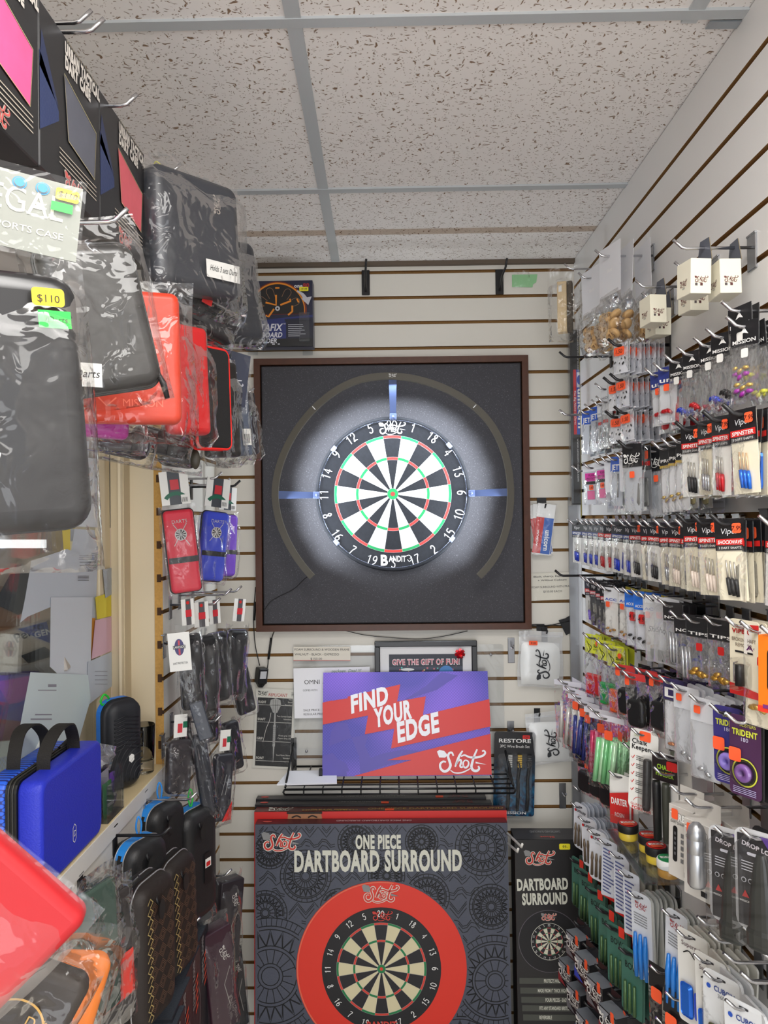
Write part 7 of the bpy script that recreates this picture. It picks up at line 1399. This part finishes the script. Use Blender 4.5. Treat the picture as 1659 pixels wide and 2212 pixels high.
mb = MB(); ring = rrect(w+.001, h+.001, .016, 4); mb.loft([[(x, a, h/2+b) for a, b in ring] for x in (-.0085, .0085)], BLACK); 
for sx in (-.003, .003): pts = [(sx, a, h/2+b) for a, b in rrect(w+.003, h+.003, .017, 4)]; mb.tube(pts+[pts[0]], .0016, col(50, 50, 46, .4), 6)
part(mb, 'zip', t)
for sx, lab in ((.020, None), (-.028, None)):
    mb = MB(); pts = crom([(sx, -.055, h-.004), (sx, -.050, h+.025), (sx*1.2, -.02, h+.052), (sx*1.2, .025, h+.052), (sx, .055, h+.025), (sx, .060, h-.004)], 6)
    n_ = len(pts); vs = []; wd = .011
    for p in pts: vs += [(p.x-wd, p.y, p.z), (p.x+wd, p.y, p.z), (p.x+wd, p.y, p.z-.003), (p.x-wd, p.y, p.z-.003)]
    fs = []
    for i in range(n_-1):
        for j in range(4): fs.append((i*4+j, i*4+(j+1) % 4, (i+1)*4+(j+1) % 4, (i+1)*4+j))
    mb.add(vs, fs, col(40, 38, 36, .7, 0, .3, .5, 600)); part(mb, 'handle', t)
mb = MB(); mb.tube([(.0, .05, h+.003), (.004, .075, h+.008), (.002, .092, h+.004)], [.003, .0045, .003], BLACK, 8); part(mb, 'zip_pull', t)
mb = MB(); mb.M = Matrix.Translation((.0474, -.005, .045)) @ Matrix.Rotation(PI/2, 4, 'Z'); hx = [(.0, .015), (.006, .010), (.006, -.010), (0, -.015), (-.006, -.010), (-.006, .010)]; mb.rib2(hx, .0016, WHITE, 1, closed=True); mb.text2('D', -.0025, -.005, .010, WHITE, 1); part(mb, 'emblem', t)
# black ribbed case with blue zip
t = thing('ribbed_dart_case', 'black ribbed hard case with a bright blue zip standing on the sill', 'case', MW(Vector((-.577, 1.60, SILL+.095)), 52))
mb = MB(); caseshape(mb, .085, .185, .055, .030, col(34, 36, 42, .5), b=.022); o_ = part(mb, 'case_body', t)
mb = MB()
for i in range(7): r_ = .012+.011*i; mb.tube([(.036-r_*math.sin(a)*.9 if .036-r_*math.sin(a)*.9 > -.036 else -.036, -.0275, -.075+r_*math.cos(a)*1.2) for a in [j*PI/2/8 for j in range(9)]], .0016, col(30, 32, 38, .5), 6)
for i in range(9): mb.tube([(-.028+.0*i, -.0272, .01+.008*i-.02), (-.005, -.0285, .016+.008*i-.02), (.028, -.0272, .008+.008*i-.02)], .0016, col(30, 32, 38, .5), 6)
part(mb, 'ribs', t)
mb = MB(); ring = rrect(.0862, .1862, .0305, 6); mb.loft([[(x, y, z) for x, z in ring] for y in (.000, .016)], col(30, 130, 236, .45), caps=(False, False)); part(mb, 'zip_band', t, 'bright blue zip band')
mb = MB(); mb.tube(crom([(-.02, .006, .094), (-.034, .0, .106), (-.042, 0, .094), (-.034, .004, .084)], 5, True), .0022, col(40, 210, 60, .5), 6); part(mb, 'wrist_tie', t, 'green tie loop')
mb = MB(); mb.poly2([(.010, -.02), (.016, -.024), (.016, -.034), (.010, -.039), (.004, -.034), (.004, -.024)], WHITE, 1, y=-.0285); part(mb, 'emblem', t)
# tumbler
gl = bpy.data.materials.new('clear_glass'); gl.use_nodes = True; p_ = gl.node_tree.nodes['Principled BSDF']; p_.inputs['Transmission Weight'].default_value = 1; p_.inputs['Roughness'].default_value = .02; p_.inputs['IOR'].default_value = 1.3; p_.inputs['Base Color'].default_value = (.97, .97, .95, 1)
c = Vector((-.560, 1.700, SILL+.0005))
mb = MB(); mb.lathe([(.001, 0), (.021, 0), (.023, .003), (.0235, .03), (.0255, .105), (.0245, .106), (.0225, .034), (.020, .028), (.001, .026)], gl, 28); solo(mb, 'glass_tumbler', 'clear glass tumbler standing on the sill by the slat panel edge', 'glass', Matrix.Translation(c))
# clear box of oddments
t = thing('acrylic_box', 'clear acrylic box of small packets on the sill beside the blue case', 'box', MW((-.553, 1.452, SILL+.0005), 90))
mb = MB(); w, h, d = .085, .085, .045
for a_ in ((-w/2, -d/2, 0, w/2, d/2, .002), (-w/2, -d/2, 0, w/2, -d/2+.002, h*.8), (-w/2, d/2-.002, 0, w/2, d/2, h), (-w/2, -d/2, 0, -w/2+.002, d/2, h), (w/2-.002, -d/2, 0, w/2, d/2, h)): mb.box(*a_, ACRYL)
part(mb, 'box_body', t)
for i, (x, z, c_, lab, ro) in enumerate(((-.02, .045, (200, 30, 40), 'shiny red packet standing in the clear box', 5), (.01, .05, (140, 140, 150), 'grey packet in the middle of the clear box', -8), (.028, .04, (90, 60, 150), 'violet packet in the clear box', 10), (-.008, .035, (60, 120, 70), 'green packet at the back of the clear box', -3))):
    mb = MB(); pillow(mb, .03, .065, .010, col(*c_, .2, .2, .6), .032, i, 5, 6, wr=.002, flat=.1); mb.rect2(-.01, -.012, .010, -.006, WCARD, 1, y=-.006); solo(mb, 'foil_packet', lab, 'packet', MW((-.553+.006*(i-1.5), 1.452+x, SILL+z), 80+ro, 0, ro), 'packets in the clear box')
mb = MB(); pillow(mb, .05, .045, .018, col(180, 182, 190, .15, .8), .02, 9, 6, 6, wr=.005, flat=.1); solo(mb, 'foil_packet', 'crumpled silver foil packet on top of the clear box', 'packet', MW((-.560, 1.47, SILL+.108), 60, 0, 20), 'packets in the clear box')
# ---------------------------------------------------------------- papers on the glass and the room beyond
def pane_paper(pts, m, label, k, name='paper_note', cat='paper', art=None):
    X = GX+.002+.0015*k; ps = [onx(a, b, X) for a, b in pts]; c = sum(ps, Vector())/len(ps)
    mb = MB(); n_ = len(ps); mb.add([tuple(p-c) for p in ps]+[tuple(p-c-Vector((.0004, 0, 0))) for p in ps], [tuple(range(n_)), tuple(range(n_, 2*n_))], m)
    if art:
        for (a0, b0, a1, b1, mm) in art:
            q = [onx(a, b, X+.0004)-c for a, b in ((a0, b0), (a1, b0), (a1, b1), (a0, b1))]; mb.add([tuple(v) for v in q], [(0, 1, 2, 3)], mm)
    return solo(mb, name, label, cat, Matrix.Translation(c))
PW = col(214, 220, 228, .7); PW2 = col(200, 208, 218, .7); INK = col(150, 150, 160, .7)
pane_paper([(118, 930), (248, 930), (240, 1140), (128, 1136)], PW, 'large white sheet taped high on the window pane', 1)
pane_paper([(152, 1142), (204, 1145), (212, 1190), (206, 1335), (196, 1400), (150, 1400)], PW2, 'receipt slip with printed lines on the window pane', 2, art=[(170, 1200+i*4, 206, 1201+i*4, INK) for i in range(3)]+[(168, 1244+i*3, 192, 1245+i*3, BLACK) for i in range(4)]+[(172, 1214, 208, 1215, BLACK), (172, 1221, 208, 1222, BLACK)])
pane_paper([(68, 1212), (145, 1186), (172, 1196), (160, 1290), (60, 1332), (44, 1345), (55, 1290)], PW2, 'curved white sheet peeling off the window pane', 3)
pane_paper([(110, 1290), (200, 1290), (196, 1440), (180, 1478), (140, 1470), (108, 1440)], PW, 'long white slip in the middle of the window pane', 4)
pane_paper([(206, 1290), (250, 1276), (250, 1328), (210, 1338)], col(232, 214, 70, .7), 'yellow note stuck beside the window post', 5)
pane_paper([(206, 1340), (250, 1330), (250, 1402), (198, 1424)], col(226, 186, 200, .7), 'pink note stuck below the yellow note', 5)
pane_paper([(195, 1335), (206, 1335), (202, 1420), (194, 1426)], col(206, 140, 50, .7), 'narrow orange paper edge beside the pink note', 3)
pane_paper([(190, 1430), (242, 1408), (242, 1482), (188, 1525)], PW2, 'white note with handwriting below the pink note', 5, art=[(205, 1450+i*9, 232, 1451+i*9, INK) for i in range(4)])
pane_paper([(222, 1230), (245, 1226), (248, 1280), (228, 1292)], col(178, 184, 190, .6, 0, .5, 1, 300), 'scrap of bubble wrap taped above the yellow note', 6)
pane_paper([(134, 1136), (162, 1138), (152, 1200), (138, 1190)], col(226, 206, 80, .7), 'small yellow note under the large white sheet', 2)
pane_paper([(66, 1452), (190, 1458), (196, 1510), (170, 1600), (30, 1640)], col(210, 224, 226, .7), 'pale sheet with show-through print low on the window pane', 6, art=[(104, 1478, 122, 1484, INK), (82, 1490, 122, 1492, INK), (76, 1542, 112, 1545, INK), (66, 1552, 112, 1555, INK)])
def far_box(a0, b0, a1, b1, d, dep, m, name, label, cat='box', art=None, roll=0):
    mw, w, h = frame_of(a0, b0, a1, b1, d, roll, 12); t = thing(name, label, cat, mw); mb = MB(); mb.bevbox(-w/2, 0, -h/2, w/2, dep, h/2, m, .002)
    if art: art(mb, w, h)
    part(mb, 'carton', t)
CB = col(168, 130, 100, .7)
far_box(-60, 1275, 36, 1420, 1.75, .12, CB, 'cardboard_box', 'brown cardboard box seen through the left window')
far_box(8, 1228, 66, 1322, 1.60, .05, col(58, 58, 64, .5), 'storage_tray', 'dark grey tray tilted beyond the window glass', roll=28)
far_box(-60, 1362, 112, 1470, 1.52, .05, col(222, 208, 190, .5), 'printed_carton', 'cream and blue printed carton beyond the window glass', art=lambda mb, w, h: (mb.text2('Perco', w*.10, h*.22, .018, BLACK, 2, bold=.02, rot=.25), mb.poly2([(w*.15, h*.48), (w*.5, h*.48), (w*.5, h*.0), (w*.35, h*.2)], col(40, 70, 160, .5), 2), mb.text2('GEN', w*.32, h*.22, .012, WHITE, 3, bold=.03), mb.poly2([(-w*.5, -h*.1), (w*.0, -h*.45), (w*.1, -h*.5), (-w*.5, -h*.5)], col(50, 110, 190, .5), 2), mb.disc2(w*.12, -h*.3, .009, WHITE, 3, 20), mb.poly2([(w*.1, -h*.05), (w*.4, .0), (w*.5, -h*.2), (w*.2, -h*.35)], col(60, 62, 66, .5), 4)), roll=-14)
far_box(-40, 1440, 140, 1475, 1.46, .03, col(190, 184, 176, .5), 'shipping_label_box', 'grey parcel with printed labels beyond the window', roll=-14)
far_box(-60, 1458, 72, 1600, 1.40, .03, col(76, 54, 150, .4), 'glossy_leaflet', 'purple and magenta glossy pack in the lower left of the window', art=lambda mb, w, h: (mb.poly2([(-w*.1, h*.4), (w*.5, h*.48), (w*.5, h*.1), (w*.1, h*.05)], col(170, 60, 160, .4), 2), mb.poly2([(-w*.5, -h*.1), (w*.5, -h*.25), (w*.5, -h*.5), (-w*.5, -h*.5)], col(130, 44, 60, .4), 2), mb.rib2([(-w*.5, 0), (0, -h*.1), (w*.5, .02)], .006, col(50, 50, 170, .4), 3)))
mw, w, h = frame_of(-40, 1600, 110, 1740, 1.36, 0, 12); t = thing('white_cloth', 'folded white cloth beyond the glass behind the blue case', 'cloth', mw); mb = MB(); pillow(mb, w, h, .05, col(218, 222, 216, .8), h/2, 5, 6, 6, wr=.006, flat=0); part(mb, 'folds', t)
mb = MB(); a_ = at(-30, 1166, 2.3), at(94, 1166, 2.3), at(94, 1184, 2.3), at(-30, 1184, 2.3); mb.add([tuple(v) for v in a_]+[tuple(v+Vector((0, .02, 0))) for v in a_], [(0, 1, 2, 3), (7, 6, 5, 4), (0, 4, 5, 1), (1, 5, 6, 2), (2, 6, 7, 3), (3, 7, 4, 0)], emit('lit_tube', (1, .96, .97), 2.2)); solo(mb, 'tube_lamp', 'bright horizontal lamp seen through the left window', 'lamp')
# ---------------------------------------------------------------- low pegs: hard cases
for a, b, L, hm, lab in ((425, 1712, .11, 'c', 'chrome peg holding two black hard cases by coloured ties'), (368, 1787, .106, 'k', 'black peg above the patterned cases, upper'), (300, 1893, .10, 'k', 'black peg over the nearest patterned case, upper bar'), (292, 1905, .09, 'k', 'black peg over the nearest patterned case, lower bar'), (262, 1945, .10, 'k', 'black peg through the green edged packets'), (432, 1982, .11, 'c', 'chrome peg above the folded black cartons'), (410, 2035, .11, 'k', 'black peg between the folded black cartons'), (378, 2092, .10, 'c', 'chrome peg below the patterned cases'), (350, 2172, .10, 'c', 'lowest chrome peg on the left wall'), (500, 1878, .15, 'c', 'chrome peg of the clear-topped dark pack')):
    lhook(a, b, L, lab, hm)
PIP = col(170, 170, 172, .3, .4); SKY = col(40, 140, 226, .45)
def hard(label, a, b, d, w, h, tt, yaw, body, top=None, tie=None, pattern=False, tag_=False, roll=0):
    T_ = thing('hard_dart_case', label, 'case', MW(at(a, b, d), yaw, 0, roll), None)
    mb = MB(); caseshape(mb, w, h, tt, .034, body, b=.024); part(mb, 'case_body', T_)
    for y in (-tt*.15, tt*.15): mb = MB(); pts = [(x, y, z) for x, z in rrect(w+.001, h+.001, .034, 6)]; mb.tube(pts+[pts[0]], .0013, PIP, 6); part(mb, 'piping', T_)
    mb = MB(); ring = rrect(w+.002, h+.002, .035, 6); top_ = [q for q in ring]
    mb.loft([[(x, y, z) for x, z in ring] for y in (-.004, .004)], col(24, 24, 25, .5), caps=(False, False)); part(mb, 'zip', T_)
    if top:
        mb = MB(); arc = [(x*1.01, z*1.005) for x, z in rrect(w, h, .034, 6) if z > h*.5-.03]; mb.loft([[(x, y, z+.0006) for x, z in arc] for y in (-tt*.15, tt*.15)], top, caps=(False, False), closed=False); part(mb, 'zip_band', T_, 'blue zip band')
    if pattern:
        GD = col(206, 184, 120, .35, .3); BRN = col(104, 78, 62, .55); mb = MB()
        y = -tt/2-.0004; rnd = random.Random(int(a))
        for r0 in range(-3, 4):
            for c0 in range(-1, 2):
                cx, cz = c0*.026, r0*.027
                if abs(cx) > w*.36 or abs(cz) > h*.42: continue
                for s in (.012, .0085, .005): mb.rib2([(cx, cz+s), (cx+s, cz), (cx, cz-s), (cx-s, cz)], .0013, BRN, 1, closed=True, y=y)
        part(mb, 'pressed_pattern', T_, 'brown pressed diamond pattern'); mb = MB(); mb.M = Matrix.Translation((-w*.33, -tt/2-.0006, 0))
        for i in range(-6, 7): z = i*h*.066; mb.rib2([(-.008, z), (.0, z+.008), (.008, z), (0, z-.006)], .0022, GD, 1, closed=bool(i % 2))
        part(mb, 'gold_band', T_, 'gold zigzag band')
    if tie: mb = MB(); mb.tube(crom([(0, -.002, h/2+.0), (.004, -.004, h/2+.025), (0, 0, h/2+.04), (-.004, .002, h/2+.02)], 5, True), .0018, tie, 6); part(mb, 'wrist_tie', T_)
    mb = MB(); mb.tube(crom([(-w*.1, -tt*.4, h*.44), (-w*.14, -tt*.5, h*.38), (-w*.1, -tt*.55, h*.34)], 4), .003, BLACK, 6); mb.disc2(-w*.12, h*.32, .010, col(34, 34, 34, .5), 1, 16, .017, y=-tt*.62); mb.disc2(-w*.12, h*.32, .010, col(34, 34, 34, .5), 0, 16, .017, y=-tt*.60); part(mb, 'zip_pull', T_)
    if tag_: mb = MB(); mb.rect2(-.002, -h*.18, .022, h*.10, BLACK, 1, y=-tt*.5-.002); mb.rect2(0, -h*.03, .020, h*.05, WCARD, 2, y=-tt*.5-.002); mb.rr2(.010, h*.0, .014, .010, .002, RED, 3, y=-tt*.5-.002); part(mb, 'hang_tag', T_)
    return T_
EVA = col(34, 34, 36, .45, 0, .5, .15, 300); BRC = col(40, 33, 30, .55, 0, .4, .2, 200)
hard('black hard case with blue top, left one on the chrome peg, green and blue ties', 345, 1845, 1.64, .105, .225, .07, 66, EVA, SKY, SKY)
hard('black hard case with blue top and a hanging price tag, green tie', 412, 1862, 1.72, .113, .245, .075, 66, EVA, SKY, col(40, 190, 70, .5), tag_=True)
hard('black hard case with blue top behind the two patterned cases', 300, 1935, 1.47, .105, .222, .07, 66, EVA, SKY, SKY)
hard('brown diamond patterned hard case, rear one of the pair', 372, 1970, 1.52, .11, .228, .065, 76, BRC, None, None, True, roll=-3)
hard('brown diamond patterned hard case with gold band, front one of the pair', 312, 2045, 1.34, .115, .243, .07, 76, BRC, None, None, True)
# red case corner and orange packet
T_ = gear_case('wrapped_dart_case', 'bright red satin case lying on its corner in the lower left', 'case', MW(at(-165, 2005, .60), 12, 0, 46), .175, .175, .028, .010, col(182, 32, 38, .5, 0, .4, .15, 60), b=.008, bag=(.19, .19, .04), bag_z=.095, bagm=FILM, seed=80)
mb = MB(); mb.M = Matrix.Translation((.055, -.0145, -.042)) @ Matrix.Rotation(-math.radians(46), 4, 'Y'); hx = [(.0, .014), (.010, .008), (.010, -.008), (0, -.014), (-.010, -.008), (-.010, .008)]; mb.rib2(hx, .0014, WCARD, 1, closed=True); mb.text2('D', -.005, -.005, .010, WCARD, 1, bold=.03, rot=-.5); part(mb, 'emblem', T_)
gear_case('wrapped_dart_case', 'orange and brown case in crinkled wrap at the bottom left corner', 'case', MW(at(150, 2185, .82), 30, 0, 18), .055, .12, .03, .012, col(226, 120, 32, .45, 0, .5, .2, 80), bag=(.08, .17, .05), bag_z=.09, seed=81, b=.01, extra=lambda mb, w, h, t: mb.poly2([(-w*.2, -h*.3), (w*.0, h*.1), (w*.1, -h*.3)], col(150, 50, 24, .5), 1, y=-t/2))
gear_case('wrapped_dart_case', 'dark wrapped case with gold arc and star lettering, bottom left corner', 'case', MW(at(55, 2190, .74), 20, 0, 30), .085, .10, .03, .012, col(48, 40, 34, .5, 0, .5, .3, 60), bag=(.10, .13, .05), bag_z=.07, seed=82, b=.01, parts=(('gold_lettering', lambda mb, w, h, t: (mb.arc2(-.01, -.01, .030, .032, -.6, 1.9, col(206, 160, 80, .4), 2, 14, y=-t/2-.003), mb.text2('D * C', .0, .0, .010, col(206, 160, 80, .4), 2, y=-t/2-.003))),))
for i, (a, b, d, c1, c2, lab) in enumerate(((205, 2060, .98, (60, 78, 70), (44, 60, 54), 'thin green-edged wrapped packet on the black peg'), (238, 2075, 1.02, (52, 48, 48), (216, 60, 48), 'thin dark wrapped packet with a red lower panel'), (222, 2055, 1.06, (70, 66, 62), (190, 180, 160), 'thin wrapped packet with a folded cream insert'))):
    T_ = gear_case('wrapped_flat_packet', lab, 'packet', MW(at(a, b, d), 66, 0, -3), .075, .17, .010, .006, col(*c1, .4, 0, .5, .3, 50), bag=(.09, .20, .026), bag_z=.105, seed=90+i, b=.004, bagm=FILMS)
    mb = MB(); mb.rect2(-.03, -.06, .036, .0, col(*c2, .4), 1, y=-.006); part(mb, 'colour_panel', T_)
# folded black cartons, stepping down at the bottom left of centre
CAR = col(34, 36, 42, .4, 0, .5); CTOP = col(66, 72, 80, .35, 0, .5, .4, 300)
for i, (a, b, X1, dy, c_, lab) in enumerate(((450, 1990, -.44, .15, (128, 40, 50), 'topmost black carton with dark red stripe in the stepped row'), (432, 2042, -.43, .14, (150, 44, 52), 'second black carton in the stepped row, red stripe'), (412, 2110, -.42, .13, (96, 50, 110), 'third black carton in the stepped row, purple stripe'), (400, 2172, -.41, .12, (120, 40, 60), 'lowest black carton in the stepped row'))):
    P = onx(a, b, X1); w, h = dy, .26; t = thing('black_carton', lab, 'box', MW((X1, P.y-dy/2, P.z-h), 90), 'stepped black cartons')
    mb = MB(); mb.bevbox(-w/2, 0, 0, w/2, .07, h, CAR, .001); mb.quad((-w/2, .001, h+.0004), (w/2, .001, h+.0004), (w/2, .069, h+.0004), (-w/2, .069, h+.0004), CTOP); mb.rect2(-w*.5, h*.2, -w*.16, h*.88, col(*c_, .4), 1); mb.rect2(-w*.16, h*.2, -w*.13, h*.88, col(206, 200, 180, .4), 2)
    mb.text2('SHOT DARTS', w*.06, h*.985, .016, LGREY, 2, rot=-PI/2, fit=.10, bold=.05)
    for j in range(5): mb.poly2([(w*.2, h*(.8-.06*j)), (w*.34, h*(.83-.06*j)), (w*.34, h*(.80-.06*j)), (w*.2, h*(.77-.06*j))], col(214, 76, 50, .4), 2)
    mb.rib2([(w*.38, h*.7), (w*.46, h*.6), (w*.42, h*.3)], .002, LGREY, 2); part(mb, 'carton', t)
for i, (a, b, d, w, h, c_, lab) in enumerate(((488, 1985, 1.95, .07, .20, (40, 34, 40), 'clear-topped dark pack with white script, under the third wallet row'), (470, 2110, 1.80, .075, .24, (60, 34, 46), 'wine and black wrapped pack below the clear-topped one'), (505, 2130, 2.08, .05, .22, (34, 34, 36), 'black pack with white outlines beside the slate surround carton'), (430, 1905, 1.78, .05, .17, (48, 50, 56), 'clear sleeve with dark insert behind the tagged hard case'))):
    T_ = gear_case('hanging_pack', lab, 'package', MW(at(a, b, d), 46, 0, 6 if i == 0 else -6), w, h, .04, .005, col(*c_, .35, 0, .5), bag=(w*1.12, h*1.2, .055), bag_z=h*.62, bagm=FILM, seed=95+i, b=.004)
    if i != 3: mb = MB(); mb.logo2(w*.15, h*.25, w*.5, col(200, 196, 190, .4), 1, y=-.0205, rot=-1.2); mb.rib2([(w*.3, h*.1), (w*.05, -h*.05), (w*.2, -h*.3)], .0018, col(150, 146, 140, .4), 1, y=-.0205); part(mb, 'printed_mark', T_)
    else: mb = MB(); mb.box(-w*.3, -.001, h*.5, w*.3, 0, h*.5+.06, WCARD); mb.rect2(-w*.3, h*.5+.015, 0, h*.5+.035, RED, 1, y=-.001); mb.rect2(0, h*.5+.03, w*.3, h*.5+.045, col(30, 110, 80, .4), 2, y=-.001); part(mb, 'header_card', T_)
